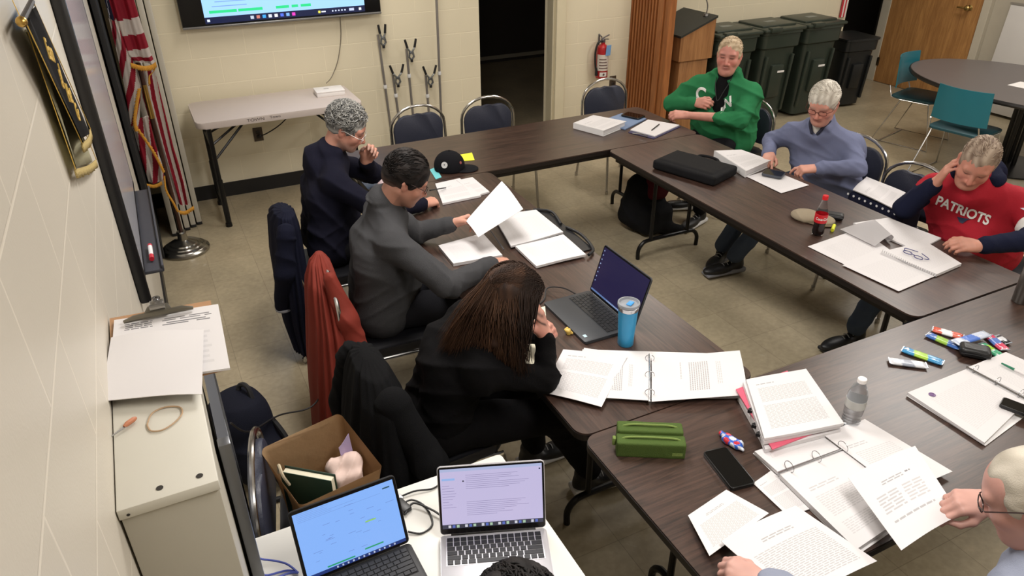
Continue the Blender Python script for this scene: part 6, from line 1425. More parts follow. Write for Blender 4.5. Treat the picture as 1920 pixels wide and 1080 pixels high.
def surf_patch(t, rc, name, m, th, ph, r=(0.0865, 0.0995, 0.0965)):
    bm = B(); lathe(bm, [(0, 0), (rc, 0), (rc, 0.0015), (0, 0.002)], 24)
    n = Vector((math.cos(ph)*math.sin(th), math.cos(ph)*math.cos(th), math.sin(ph))); p = Vector((n.x*r[0], n.y*r[1], 0.03+n.z*r[2])); q = Vector((n.x/r[0], n.y/r[1], n.z/r[2])).normalized()
    bmesh.ops.transform(bm, matrix=Matrix.Translation(p) @ q.to_track_quat('Z', 'Y').to_matrix().to_4x4(), verts=bm.verts[:]); return fin(bm, name, m, t)
surf_patch(t, 0.020, 'round_patch', mat('patch_white', (200, 200, 200), 0.7), D2(108), D2(18)); surf_patch(t, 0.005, 'patch_mark', mat('patch_grey', (90, 92, 96), 0.7), D2(108), D2(19), (0.0872, 0.1002, 0.0972))
surf_patch(t, 0.009, 'front_letter', mat('patch_red', (140, 74, 70), 0.7), D2(40), D2(20)); surf_patch(t, 0.007, 'top_button', cloth_mat('cap_black', (22, 22, 26)), 0, D2(88))
sheet('sticky_note', 'yellow sticky note on the back table beyond the cap', [(1.973, -1.898, 0.744), (2.063, -1.896, 0.744), (2.022, -2.034, 0.7425), (1.939, -2.014, 0.7425)], mat('sticky_yellow', (236, 236, 60), 0.6, var=0.02), 'note')
sheet('sticky_note', 'turquoise note beside the black baseball cap', [(1.696, -2.065, 0.7425), (1.747, -2.038, 0.7425), (1.715, -2.221, 0.7425), (1.670, -2.238, 0.7425)], mat('sticky_teal', (110, 200, 205), 0.6, var=0.02), 'note')
sheet('tissue', 'small white and pink paper behind the head of the charcoal fleece', [(1.358, -2.025, 0.745), (1.411, -2.032, 0.745), (1.378, -2.155, 0.745), (1.321, -2.165, 0.745)], mat('pale_pink', (226, 200, 205), 0.6, var=0.02), 'tissue', ripple=0.004)
# ---- back table, right end
def closed_binder(label, P4, zt, name='ring_binder', printm=P_LETTER, edge=0.03):
    t = thing(name, label, 'binder', tuple((Vector(P4[0])+Vector(P4[2]))/2)[:2]+(ZT,))
    up_ = Vector((0, 0, zt)); low = [Vector((p[0], p[1], ZT+0.004)) for p in P4]
    sheet('back_cover', '', low, whitep, parent=t, th=0.003)
    sheet('front_cover', '', [p+up_ for p in low], printm, parent=t, th=0.003)
    inn = [p.lerp(sum(low, Vector())/4, 0.06)+Vector((0, 0, zt-0.006)) for p in low]; sheet('pages', '', inn, P_BLANK, parent=t, th=zt-0.010)
    a, b_ = low[3], low[0]
    bm = B(); n = (b_-a).cross(Vector((0, 0, 1))).normalized()*0.002; vv = [bm.verts.new(p) for p in (a-n, b_-n, b_-n+up_, a-n+up_, a+n, b_+n, b_+n+up_, a+n+up_)]
    for f in ((0, 1, 2, 3), (7, 6, 5, 4), (0, 4, 5, 1), (1, 5, 6, 2), (2, 6, 7, 3), (3, 7, 4, 0)): bm.faces.new([vv[i] for i in f])
    W2L(t, bm, 'spine', whitep, smooth=False); return t
closed_binder('white ring binder at the right end of the back table, beside the blue folder', [(2.939, -1.751, 0.742), (3.172, -1.650, 0.742), (3.306, -1.897, 0.742), (3.035, -2.008, 0.742)], 0.040)
sheet('folder', 'blue grey folder under the black phone on the back table', [(3.179, -1.714, 0.75), (3.459, -1.610, 0.75), (3.546, -1.812, 0.75), (3.255, -1.956, 0.75)], mat('blue_folder', (112, 134, 168), 0.45), 'folder', th=0.008)
def phone(label, P4, zt=0.012, m=None, name='phone', screen=True):
    t = thing(name, label, name, tuple((Vector(P4[0])+Vector(P4[2]))/2)); m = m or mat('phone_black', (16, 17, 18), 0.3)
    c = sum((Vector(p) for p in P4), Vector())/4; ux = (Vector(P4[1])-Vector(P4[0])); uy = (Vector(P4[0])-Vector(P4[3])); w_ = ux.length; h_ = uy.length; a = math.atan2(ux.y, ux.x)
    bm = B(); prism(bm, rrect(w_, h_, min(w_, h_)*0.13), 0, zt, bev=0.002, M=M4((0, 0, 0), (0, 0, a))); fin(bm, 'case', m, t)
    if screen: bm = B(); prism(bm, rrect(w_*0.92, h_*0.95, min(w_, h_)*0.10), zt, zt+0.0005, M=M4((0, 0, 0), (0, 0, a))); fin(bm, 'glass', mat('phone_glass', (8, 9, 11), 0.08), t)
    return t
phone('black phone lying on the blue grey folder', [(3.425, -1.675, 0.751), (3.524, -1.631, 0.751), (3.539, -1.781, 0.751), (3.434, -1.833, 0.751)])
t = thing('notepad', 'white notepad on a dark blue clip pad in front of the green hoodie', 'notepad', (3.472, -2.025, 0.742))
sheet('pad_back', '', [(3.243, -2.016, 0.745), (3.532, -1.847, 0.745), (3.664, -2.077, 0.745), (3.322, -2.218, 0.745)], mat('navy_board', (48, 44, 84), 0.5), parent=t, th=0.004)
sheet('paper', '', [(3.277, -1.992, 0.753), (3.535, -1.848, 0.753), (3.664, -2.062, 0.753), (3.348, -2.193, 0.753)], P_BLANK, parent=t, th=0.007)
bm = B(); tube(bm, smooth_path([(3.234, -2.081, 0.757), (3.269, -2.123, 0.76), (3.287, -2.189, 0.757)]), 0.004, 8); W2L(t, bm, 'clip', ringm)
bm = B(); tube(bm, [(3.400, -2.083, 0.757), (3.527, -1.999, 0.759)], 0.004, 8); tag(fin(bm, 'pen', mat('pen_black', (30, 30, 32), 0.35)), 'black pen on the white notepad in front of the green hoodie', 'pen')
# laptop case
t = thing('laptop_case', 'black soft laptop case lying on the right table between the binder and the ring corner', 'bag', (3.165, -2.86, ZT), D2(-71))
S = SDF(); S.box((0, 0, 0.032), (0.225, 0.140, 0.031), 0.018, 0.01); S.box((0, -0.01, 0.06), (0.19, 0.10, 0.012), 0.010, 0.02); S.cone((-0.2, 0.135, 0.035), (0.2, 0.135, 0.035), 0.006, 0.006, 0.006)
sdf_ob(S, 'shell', cloth_mat('case_black', (24, 24, 26), 0.7), t, 0.006, disp=folds(0.003, 18, 2))
bm = B(); tube(bm, smooth_path([(-0.07, 0.13, 0.04), (-0.065, 0.165, 0.05), (0.0, 0.18, 0.052), (0.065, 0.165, 0.05), (0.07, 0.13, 0.04)]), 0.009, 8); fin(bm, 'handle', cloth_mat('case_black', (24, 24, 26), 0.7), t)
bm = B(); tube(bm, [(-0.223, 0.10, 0.034), (-0.228, -0.10, 0.034)], 0.003, 6); fin(bm, 'zip', mat('zip_black', (45, 45, 48), 0.4, 0.4), t)
# ---- in front of the blue grey sweater
closed_binder('white ring binder left of the phone, in front of the blue grey sweater', [(3.457, -2.698, 0.742), (3.627, -2.762, 0.742), (3.660, -3.003, 0.742), (3.383, -3.081, 0.742)], 0.040)
sheet('paper_sheet', 'white sheet under the phone in front of the blue grey sweater', [(3.399, -3.077, 0.745), (3.619, -3.055, 0.745), (3.635, -3.355, 0.745), (3.396, -3.374, 0.745)], P_FAINT)
phone('dark grey phone being typed on by the white haired person', [(3.497, -3.101, 0.75), (3.582, -3.051, 0.75), (3.612, -3.181, 0.75), (3.531, -3.219, 0.75)], 0.014, mat('phone_grey', (70, 74, 84), 0.4))
# cola bottle
def bottle(label, loc, prof, m, group=None):
    t = thing('bottle', label, 'bottle', loc); bm = B(); lathe(bm, prof, 36); fin(bm, 'body', m, t); return t
t = bottle('small cola bottle with red cap and red label on the right table', (3.165, -3.872, ZT), [(0, 0.004), (0.020, 0), (0.029, 0.006), (0.031, 0.02), (0.029, 0.045), (0.0285, 0.06), (0.0315, 0.075), (0.0315, 0.12), (0.028, 0.14), (0.019, 0.165), (0.0135, 0.185), (0.013, 0.198), (0, 0.198)], mat('clear_pet', (240, 238, 238), 0.03, trans=1.0, var=0, ior=1.03))
bm = B(); lathe(bm, [(0, 0.003), (0.027, 0.006), (0.0298, 0.02), (0.0278, 0.045), (0.0273, 0.06), (0.0300, 0.073), (0, 0.0735)], 32); fin(bm, 'cola', mat('cola_liquid', (28, 12, 10), 0.1), t)
bm = B(); lathe(bm, [(0.0312, 0.074), (0.0322, 0.075), (0.0322, 0.119), (0.0312, 0.12)], 36); fin(bm, 'label', mat('cola_red', (196, 24, 36), 0.4), t)
me = text_mesh('Coca-Cola', 0.020, 0.0, bold=0.0005, sx=0.8)
for v in me.vertices:
    a = v.co.x/0.0325-2.15; v.co = Vector((0.0326*math.cos(a), 0.0326*math.sin(a), 0.098+v.co.y))
link(me, 'label_script', white_print, t, False)
bm = B(); lathe(bm, [(0, 0.197), (0.0145, 0.197), (0.0145, 0.216), (0.013, 0.219), (0, 0.219)], 24); fin(bm, 'cap', mat('cap_red', (206, 30, 38), 0.4), t)
t = thing('flat_cap', 'beige cloth cap lying folded behind the cola bottle', 'cap', (3.275, -3.715, ZT), D2(-60))
S = SDF(); S.ell((-0.02, 0, 0.014), (0.085, 0.072, 0.032), 0.01); S.ell((0.07, 0.0, 0.012), (0.060, 0.058, 0.022), 0.02); S.box((0, 0, -0.06), (0.3, 0.3, 0.06), 0.001, 0.004, sub=True); sdf_ob(S, 'crown', cloth_mat('beige_cloth', (150, 138, 118)), t, 0.004, disp=folds(0.003, 40, 3))
S = SDF(); S.ell((0.05, -0.03, 0.006), (0.085, 0.045, 0.007), 0.01); sdf_ob(S, 'peak', cloth_mat('beige_cloth_dark', (112, 100, 84)), t, 0.004)
t = thing('glasses_case', 'black pouch behind the cola bottle, next to the yellow highlighter', 'pouch', (3.385, -3.755, ZT), D2(-50))
S = SDF(); S.box((0, 0, 0.018), (0.065, 0.03, 0.017), 0.015, 0.01); sdf_ob(S, 'pouch_body', mat('black_leather', (20, 20, 22), 0.4), t, 0.004, disp=folds(0.002, 40, 3))
bm = B(); tube(bm, [(-0.06, -0.028, 0.02), (0.06, -0.028, 0.02)], 0.0025, 6); fin(bm, 'flap_edge', mat('zip_black', (45, 45, 48), 0.4, 0.4), t)
t = thing('highlighter', 'yellow highlighter with black end beside the cola bottle', 'highlighter', (3.285, -3.865, ZT+0.009), D2(35))
bm = B(); tube(bm, [(-0.035, 0, 0), (0.035, 0, 0)], 0.009, 12); fin(bm, 'barrel', mat('highlighter_yellow', (222, 228, 50), 0.4), t)
bm = B(); tube(bm, [(0.035, 0, 0), (0.06, 0, 0)], [0.0085, 0.006], 12); fin(bm, 'cap', mat('pen_black', (30, 30, 32), 0.35), t)
# ---- in front of the red jersey
sheet('paper_sheet', 'large white sheet at the table edge nearest the cola bottle', [(3.010, -3.958, 0.744), (3.415, -3.924, 0.744), (3.346, -4.168, 0.744), (3.022, -4.207, 0.744)], P_FAINT)
sheet('paper_sheet', 'white sheet at the lower edge of the papers in front of the red jersey', [(3.002, -4.185, 0.747), (3.264, -4.173, 0.747), (3.315, -4.456, 0.747), (3.029, -4.479, 0.747)], P_FAINT)
sheet('paper_stack', 'white papers furthest from the camera in front of the red jersey', [(3.428, -3.869, 0.75), (3.650, -3.905, 0.75), (3.682, -4.203, 0.75), (3.447, -4.246, 0.75)], P_FAINT, th=0.008, cat='papers')
t = thing('spiral_notebook', 'open notebook with curled over pages in front of the red jersey', 'notebook', (3.392, -4.200, 0.742))
sheet('pages', '', [(3.263, -4.183, 0.758), (3.561, -4.201, 0.758), (3.502, -4.443, 0.758), (3.304, -4.461, 0.758)], P_FAINT, parent=t, th=0.014)
bm = B(); P0 = [Vector(p) for p in ((3.297, -3.897, 0.752), (3.294, -4.120, 0.752), (3.410, -4.111, 0.8), (3.484, -3.944, 0.8))]
uvl = bm.loops.layers.uv.new('UVMap'); g = []
for j in range(17):
    v = j/16; z = 0.035*math.sin(min(v, 1)*PI*0.5)+(0.018*math.sin((v-0.75)/0.25*PI) if v > 0.75 else 0); row = []
    for i in range(7):
        u = i/6; p = P0[0].lerp(P0[1], u).lerp((P0[3].lerp(P0[2], u)), min(v/0.8, 1)); p.z = 0.753+z
        if v > 0.8:
            a = (v-0.8)/0.2*PI*1.1; q = (P0[3]-P0[0]).normalized(); p = p+Vector((q.x, q.y, 0))*0.022*math.sin(a); p.z = 0.788-0.020*(1-math.cos(a))
        row.append(bm.verts.new(p))
    g.append(row)
for j in range(16):
    for i in range(6): f = bm.faces.new((g[j][i], g[j][i+1], g[j+1][i+1], g[j+1][i])); [setattr(lp[uvl], 'uv', (0.1, 0.1)) for lp in f.loops]
bmesh.ops.solidify(bm, geom=bm.faces[:], thickness=0.003); W2L(t, bm, 'curled_pages', P_FAINT)
bm = B(); a, b_ = Vector((3.272, -4.184, 0.762)), Vector((3.282, -4.472, 0.76))
for k in range(26): c = a.lerp(b_, k/25); tube(bm, [c+Vector((0.006*math.cos(q), 0.004*math.cos(q), 0.006*math.sin(q))) for q in [2*PI*i/8 for i in range(8)]], 0.0008, 4, closed=True)
tube(bm, [a-Vector((0, 0, 0.006)), b_-Vector((0, 0, 0.006))], 0.001, 4)
W2L(t, bm, 'wire_spiral', ringm)
t = thing('reading_glasses', 'navy folded reading glasses lying on the notebook of the red jersey', 'glasses', (3.369, -4.280, 0.76))
cG_, uG, vG = Vector((3.358, -4.287, 0.766)), (Vector((3.387, -4.353, 0.766))-Vector((3.386, -4.198, 0.766))).normalized(), None; vG = uG.cross(Vector((0, 0, 1)))
navyfr = mat('glasses_navy', (34, 36, 110), 0.3)
for s in (-1, 1):
    bm = B(); c = cG_+uG*s*0.03; tube(bm, [c+uG*0.022*math.cos(q)+vG*0.015*math.sin(q) for q in [2*PI*k/18 for k in range(18)]], 0.0018, 6, closed=True); W2L(t, bm, 'lens_rim', navyfr)
    bm = B(); tube(bm, smooth_path([c+uG*s*0.024-vG*0.01, c+uG*s*0.035-vG*0.03, c-uG*s*0.02-vG*0.05]), 0.0018, 6); W2L(t, bm, 'temple_arm', navyfr)
bm = B(); tube(bm, smooth_path([cG_-uG*0.009, cG_-vG*0.005, cG_+uG*0.009]), 0.0018, 6); W2L(t, bm, 'bridge', navyfr)
t = bottle('brushed steel flask standing at the right edge of the foreground table', (3.44, -4.775, ZT), [(0, 0), (0.034, 0), (0.036, 0.004), (0.036, 0.16), (0.033, 0.175), (0.027, 0.185), (0.027, 0.19), (0, 0.19)], mat('flask_steel', (120, 116, 112), 0.3, 0.9))
bm = B(); lathe(bm, [(0, 0.19), (0.029, 0.19), (0.03, 0.195), (0.028, 0.235), (0, 0.238)], 28); fin(bm, 'cap', mat('flask_black', (24, 24, 26), 0.4), t)
# ---- foreground table
t = thing('pencil_case', 'olive green pencil case with two zipped compartments at the foreground table corner', 'pencil case', (1.425, -4.815, ZT), D2(-30))
gm = cloth_mat('olive_fabric', (76, 96, 46), 0.7); gm2 = cloth_mat('olive_zip', (122, 142, 78), 0.6)
for k, (y, hh, w2) in enumerate(((-0.022, 0.062, 0.112), (0.026, 0.074, 0.108))):
    S = SDF(); S.box((0, y, hh/2-0.004), (w2, 0.027, hh/2), 0.007, 0.006); sdf_ob(S, 'compartment', gm, t, 0.004, disp=folds(0.0015, 30, k))
    bm = B(); pts = [(-w2+0.002, y, 0.01), (-w2+0.006, y, hh*0.6), (-w2+0.03, y, hh-0.002), (0, y, hh+0.002), (w2-0.03, y, hh-0.002), (w2-0.006, y, hh*0.6), (w2-0.002, y, 0.01)]
    tube(bm, smooth_path(pts), 0.0035, 6); fin(bm, 'zip', gm2, t)
bm = B(); box(bm, (-0.118, -0.01, 0.035), (0.012, 0.018, 0.03), bev=0.004); fin(bm, 'side_tab', gm2, t)
bm = B(); box(bm, (0.085, -0.0486, 0.018), (0.034, 0.001, 0.012)); fin(bm, 'stitched_label', gm2, t, False)
# stack of folders: every folder a thing
ST = [(1.889, -4.741, 0.742), (2.132, -4.779, 0.742), (2.024, -5.066, 0.742), (1.735, -5.016, 0.742)]
cs = sum((Vector(p) for p in ST), Vector())/4; rs = np.random.RandomState(5)
fold_l = ['lowest white packet of the paper stack beside the water bottle', 'second lowest packet of the paper stack beside the water bottle', 'pink bordered folder in the middle of the paper stack beside the water bottle', 'packet above the pink folder in the stack beside the water bottle', 'topmost printed packet of the paper stack beside the water bottle']
pinkm = mat('pink_folder', (216, 96, 120), 0.5)
z = ZT+0.001
for k, l in enumerate(fold_l):
    th = (0.020, 0.016, 0.005, 0.016, 0.010)[k]; a = (0.13, 0.03, 0.16, -0.01, -0.04)[k]; sh_ = Vector(((-0.015, -0.01, -0.012, -0.004, 0.0)[k], (-0.006, 0.0, 0.012, 0.006, 0.0)[k], 0))
    z += th
    q = []
    for p in ST:
        d = Vector(p)-cs; q.append(Vector((cs.x+d.x*math.cos(a)-d.y*math.sin(a), cs.y+d.x*math.sin(a)+d.y*math.cos(a), z))+sh_)
    sheet('paper_packet', l, q, pinkm if k == 2 else (P_TEXT if k == 4 else P_BLANK), 'papers', group=None, th=th-0.0006, ripple=0.002 if k == 4 else 0)
    z += 0.0006
bm_a, bm_b = Vector(ST[0]), Vector(ST[3])
for k, f in enumerate((0.42, 0.62, 0.80)):
    c = bm_a.lerp(bm_b, f)+Vector((-0.012, -0.004, 0.045-0.012*(k % 2))); t = thing('binder_clip', ('black binder clip on the stack edge farthest from the phone', 'middle black binder clip on the paper stack edge', 'black binder clip on the stack edge nearest the phone')[k], 'clip', tuple(c))
    bm = B(); box(bm, (0, 0, 0), (0.016, 0.02, 0.014), (0, 0, 0.6), 0.002); fin(bm, 'clip_body', mat('pen_black', (30, 30, 32), 0.35), t)
    bm = B(); tube(bm, [(-0.006, -0.006, 0.007), (0.012, -0.004, 0.009), (0.012, 0.006, 0.009), (-0.004, 0.008, 0.007)], 0.001, 5); fin(bm, 'clip_handle', ringm, t)
phone('black phone lying face up below the green pencil case', [(1.566, -4.923, 0.742), (1.652, -4.937, 0.742), (1.614, -5.102, 0.742), (1.526, -5.093, 0.742)])
S = SDF(); S.box((0, 0, 0.010), (0.035, 0.020, 0.010), 0.008, 0.01); S.cone((-0.05, 0.006, 0.008), (0.045, -0.004, 0.008), 0.010, 0.006, 0.01)
def wrapcol(v): 
    r = np.sin(v@v3((160, 60, 90)))+np.sin(v@v3((-70, 190, 40))); return np.where((r > 0.5)[:, None], LIN((206, 210, 220))[None], np.where((r < -0.7)[:, None], LIN((190, 50, 60))[None], LIN((50, 96, 190))[None]))
o = sdf_ob(S, 'candy_wrapper', vcol_mat('foil_print', 0.2), None, 0.003, disp=folds(0.004, 90, 4), col=wrapcol); o.location = (1.682, -4.924, 0.742); o.rotation_euler = (0, 0, D2(-78)); tag(o, 'crumpled blue and silver candy wrapper between the phone and the paper stack', 'wrapper')
t = bottle('clear water bottle with white cap and pale label on the foreground table', (2.10, -5.035, ZT), [(0, 0.006), (0.015, 0.0), (0.028, 0.002), (0.031, 0.008), (0.0285, 0.016), (0.031, 0.024), (0.0285, 0.032), (0.031, 0.040), (0.0285, 0.048), (0.0295, 0.058), (0.031, 0.07), (0.0325, 0.09), (0.0325, 0.125), (0.032, 0.14), (0.024, 0.168), (0.014, 0.186), (0.013, 0.192), (0, 0.192)], mat('water_pet', (225, 228, 232), 0.05, trans=0.85, var=0, ior=1.25))
bm = B(); lathe(bm, [(0.0322, 0.092), (0.0330, 0.093), (0.0330, 0.124), (0.0322, 0.125)], 36); fin(bm, 'label', mat('label_silver', (176, 176, 172), 0.3), t)
bm = B(); lathe(bm, [(0, 0.190), (0.0145, 0.190), (0.0145, 0.203), (0.013, 0.205), (0, 0.205)], 24); fin(bm, 'cap', mat('white_card', (232, 228, 226), 0.45, var=0.02), t)
# big open binder of the person at lower right
t = thing('ring_binder', 'open ring binder with thick pages under the hands of the person at lower right', 'binder', (1.849, -5.194, 0.742))
sheet('lower_page', '', [(1.702, -5.117, 0.764), (2.000, -5.128, 0.764), (2.026, -5.399, 0.768), (1.682, -5.431, 0.762)], P_LETTER, parent=t, th=0.016, bend=0.0)
sheet('upper_page', '', [(1.708, -4.999, 0.76), (2.027, -5.024, 0.76), (2.009, -5.119, 0.762), (1.706, -5.104, 0.762)], P_BLANK, parent=t, th=0.012)
sheet('cover', '', [(1.711, -4.992, 0.744), (2.054, -5.017, 0.744), (2.054, -5.399, 0.744), (1.681, -5.438, 0.744)], whitep, parent=t, th=0.002)
rings(t, (1.696, -5.114, 0.766), (2.005, -5.127, 0.766), r=0.02)
sheet('paper_sheet', 'printed sheet right of the big open binder, below the water bottle', [(1.959, -5.039, 0.77), (2.151, -5.051, 0.766), (2.198, -5.348, 0.76), (1.960, -5.348, 0.774)], P_LETTER)
sheet('paper_sheet', 'small printed sheet sticking out left of the big open binder', [(1.617, -5.096, 0.7445), (1.723, -5.076, 0.7445), (1.718, -5.255, 0.7445), (1.616, -5.246, 0.7445)], P_TEXT)
sheet('paper_sheet', 'printed form held up in the right hand of the person at lower right', [(1.801, -5.272, 0.842), (2.045, -5.295, 0.885), (1.928, -5.531, 0.875), (1.730, -5.519, 0.825)], P_FORM, bend=0.010)
sheet('paper_sheet', 'printed grid sheet at the lower left corner of the foreground table papers', [(1.343, -5.121, 0.76), (1.512, -5.091, 0.76), (1.553, -5.227, 0.77), (1.296, -5.272, 0.772)], P_GRID)
sheet('paper_sheet', 'large printed sheet held at the bottom edge by the person at lower right', [(1.345, -5.258, 0.79), (1.636, -5.247, 0.78), (1.698, -5.486, 0.765), (1.387, -5.494, 0.775)], P_GRID, bend=0.012)
t = thing('ring_binder', 'open ring binder at the right edge with a green pen on it', 'binder', (2.644, -5.182, 0.742))
sheet('left_page', '', [(2.421, -5.008, 0.756), (2.742, -5.009, 0.756), (2.754, -5.233, 0.758), (2.417, -5.305, 0.756)], P_FAINT, parent=t, th=0.010)
sheet('right_page', '', [(2.761, -5.004, 0.756), (2.983, -5.005, 0.756), (3.019, -5.224, 0.756), (2.779, -5.233, 0.758)], P_FAINT, parent=t, th=0.010)
sheet('cover', '', [(2.418, -5.010, 0.744), (2.996, -5.000, 0.744), (3.031, -5.227, 0.744), (2.422, -5.309, 0.744)], whitep, parent=t, th=0.002)
rings(t, (2.745, -5.005, 0.762), (2.755, -5.239, 0.762), r=0.018)
bm = B(); lathe(bm, [(0.008, 0), (0.012, 0), (0.012, 0.0006), (0.008, 0.0006)], 20); lathe(bm, [(0, 0), (0.0065, 0), (0.0065, 0.0006), (0, 0.0006)], 16); bmesh.ops.translate(bm, vec=Vector((2.487, -5.057, 0.7575))-t.location, verts=bm.verts[:]); fin(bm, 'round_seal', mat('seal_purple', (110, 80, 130), 0.6), t)
t = thing('pen', 'green and white pen lying on the binder at the right edge', 'pen', (2.894, -5.086, 0.761))
bm = B(); a, b_ = Vector((2.883, -5.051, 0.764))-t.location, Vector((2.887, -5.099, 0.764))-t.location; tube(bm, [a, b_], [0.003, 0.005], 8); fin(bm, 'grip', mat('pen_green', (40, 120, 90), 0.4), t)
bm = B(); tube(bm, [b_, b_+(b_-a)*1.6], 0.0045, 8); fin(bm, 'barrel', mat('white_plastic', (225, 222, 222), 0.35), t)
phone('black phone lying on the lower page of the binder at the right edge', [(2.632, -5.208, 0.76), (2.685, -5.188, 0.76), (2.721, -5.298, 0.76), (2.655, -5.321, 0.76)], 0.012)
# snack bars
def bar(label, P2, rgb, rgb2, z=0.0, w_=0.040):
    a, b_ = Vector(P2[0]), Vector(P2[1]); c = (a+b_)/2; d = b_-a; t = thing('snack_bar', label, 'snack bar', (c.x, c.y, ZT+z), math.atan2(d.y, d.x), 'wrapped snack bars on the foreground table'); L = d.length
    S = SDF(); S.box((0, 0, 0.0075), (L*0.44, w_*0.46, 0.0072), 0.004, 0.004); S.box((0, 0, 0.008), (L*0.5, w_*0.54, 0.0022), 0.001, 0.004)
    c1, c2 = LIN(rgb), LIN(rgb2)
    def cf(v): x = v[:, 0]/L+v[:, 1]*2; r = (np.sin(v[:, 0]*180)+np.sin(v[:, 0]*95+v[:, 1]*200)); return np.where((np.abs(x+0.05) < 0.17)[:, None], c2[None], np.where(((r > 0.9) & (np.abs(v[:, 1]) < 0.010))[:, None], LIN((225, 228, 235))[None], c1[None]))
    sdf_ob(S, 'wrapper', vcol_mat('foil_print', 0.2), t, 0.0035, disp=folds(0.0015, 120, 2), col=cf)
    bm = B(); box(bm, (-L*0.5, 0, 0.010), (0.004, w_, 0.003)); fin(bm, 'crimped_end', mat('foil_silver', (190, 196, 206), 0.25, 0.6), t)
    bm = B(); box(bm, (L*0.5, 0, 0.010), (0.004, w_, 0.003)); fin(bm, 'crimped_end', mat('foil_silver', (190, 196, 206), 0.25, 0.6), t)
bar('white and black snack bar nearest the table edge, alone with the blue one', ((2.537, -4.835, 0.745), (2.638, -4.921, 0.745)), (214, 216, 222), (150, 156, 170))
bar('blue and green snack bar lying beside the white and black bar', ((2.651, -4.803, 0.745), (2.710, -4.938, 0.745)), (60, 140, 190), (160, 200, 70))
bar('blue snack bar at the left end of the far pile of bars', ((2.832, -4.775, 0.745), (2.861, -4.901, 0.745)), (70, 110, 180), (150, 190, 80))
bar('orange and red snack bar at the far side of the pile of bars', ((2.886, -4.758, 0.745), (2.942, -4.856, 0.745)), (206, 92, 70), (225, 225, 228))
bar('silver and blue snack bar on top of the pile of bars', ((2.844, -4.883, 0.765), (3.022, -4.896, 0.765)), (196, 204, 222), (84, 120, 200), 0.018)
bar('pink and blue snack bar at the right of the pile of bars', ((3.045, -4.891, 0.745), (3.005, -4.990, 0.745)), (206, 70, 100), (90, 120, 190))
bar('green and blue snack bar partly under the black pouch', ((2.960, -4.917, 0.745), (2.951, -5.004, 0.745)), (70, 160, 120), (150, 200, 60))
bar('dark snack bar with white print at the far right of the bars', ((3.065, -4.910, 0.745), (3.059, -4.967, 0.745)), (40, 40, 46), (210, 210, 214))
t = thing('pouch', 'small black leather pouch among the snack bars', 'pouch', tuple((2.872, -4.951, 0.742))[:2]+(ZT,), D2(-50))
S = SDF(); S.box((0, 0, 0.022), (0.055, 0.036, 0.021), 0.018, 0.01); sdf_ob(S, 'pouch_body', mat('black_leather', (20, 20, 22), 0.4), t, 0.004, disp=folds(0.002, 50, 6))
bm = B(); tube(bm, smooth_path([(-0.05, -0.037, 0.022), (0, -0.040, 0.026), (0.05, -0.037, 0.022)]), 0.002, 6); fin(bm, 'zip', mat('zip_black', (45, 45, 48), 0.4, 0.4), t)

# ---------------------------------------------------------------- clipboard and small things on the cabinet
t = thing('clipboard', 'brown clipboard with a large steel clip holding papers on the grey cabinet', 'clipboard', (0.10, -4.74, 1.50))
sheet('board', '', [(-0.0+0.004, -4.555, 1.5045), (0.225, -4.575, 1.5045), (0.222, -4.885, 1.5045), (0.004, -4.880, 1.5045)], mat('hardboard', (168, 128, 92), 0.5), parent=t, th=0.004)
P_MIN = paper_mat('paper_minutes', [(0.10, 0.78, 0.36, 0.90, 4, 3, 0.85), (0.45, 0.84, 0.92, 0.90, 2, 2, 0.8), (0.45, 0.77, 0.90, 0.83, 2, 1, 0.9), (0.50, 0.10, 0.88, 0.62, 7, 1, 0.12)])
sheet('printed_form', '', [(0.015, -4.582, 1.512), (0.239, -4.615, 1.512), (0.227, -4.897, 1.512), (0.001, -4.849, 1.512)], P_MIN, parent=t, th=0.005)
sheet('blank_sheet', '', [(0.009, -4.673, 1.518), (0.195, -4.728, 1.518), (0.165, -4.975, 1.516), (-0.012, -4.908, 1.516)], P_BLANK, parent=t, bend=0.006, ripple=0.004)
bm = B(); a, b_ = Vector((0.036, -4.617, 1.52))-t.location, Vector((0.184, -4.621, 1.52))-t.location; d = (b_-a); tube(bm, [a, a.lerp(b_, 0.15)+Vector((0, 0, 0.004)), a.lerp(b_, 0.85)+Vector((0, 0, 0.004)), b_], [0.004, 0.0075, 0.0075, 0.004], 10); c = (a+b_)/2
q = Vector((-d.y, d.x, 0)).normalized()
prism(bm, [(-0.030, 0), (0.030, 0), (0.022, 0.030), (-0.022, 0.030)], 0.004, 0.012, bev=0.002, M=Matrix.Translation(c) @ Matrix.Rotation(math.atan2(d.y, d.x), 4, 'Z')); fin(bm, 'clip_plate', mat('clip_grey', (120, 116, 106), 0.3, 0.8), t)
bm = B(); tube(bm, [c-d.normalized()*0.016+q*0.008+Vector((0, 0, 0.016)), c+d.normalized()*0.016+q*0.008+Vector((0, 0, 0.016))], 0.008, 10); box(bm, c+q*0.024+Vector((0, 0, 0.02)), (0.03, 0.022, 0.004), (0, 0, math.atan2(d.y, d.x)), 0.0015); lathe(bm, [(0.004, -0.002), (0.009, -0.002), (0.009, 0.002), (0.004, 0.002)], 16, tuple(c+q*0.042+Vector((0, 0, 0.022)))); fin(bm, 'clip_lever', ringm, t)
t = thing('utility_knife', 'small knife with wooden handle and steel blade on the grey cabinet top', 'knife', (0.022, -4.993, 1.501), D2(40))
bm = B(); tube(bm, [(0.0, 0, 0.005), (0.008, 0, 0.006), (0.022, 0, 0.0055), (0.028, 0, 0.005)], [0.003, 0.005, 0.005, 0.003], 10); fin(bm, 'handle', mat('knife_wood', (186, 120, 88), 0.5), t)
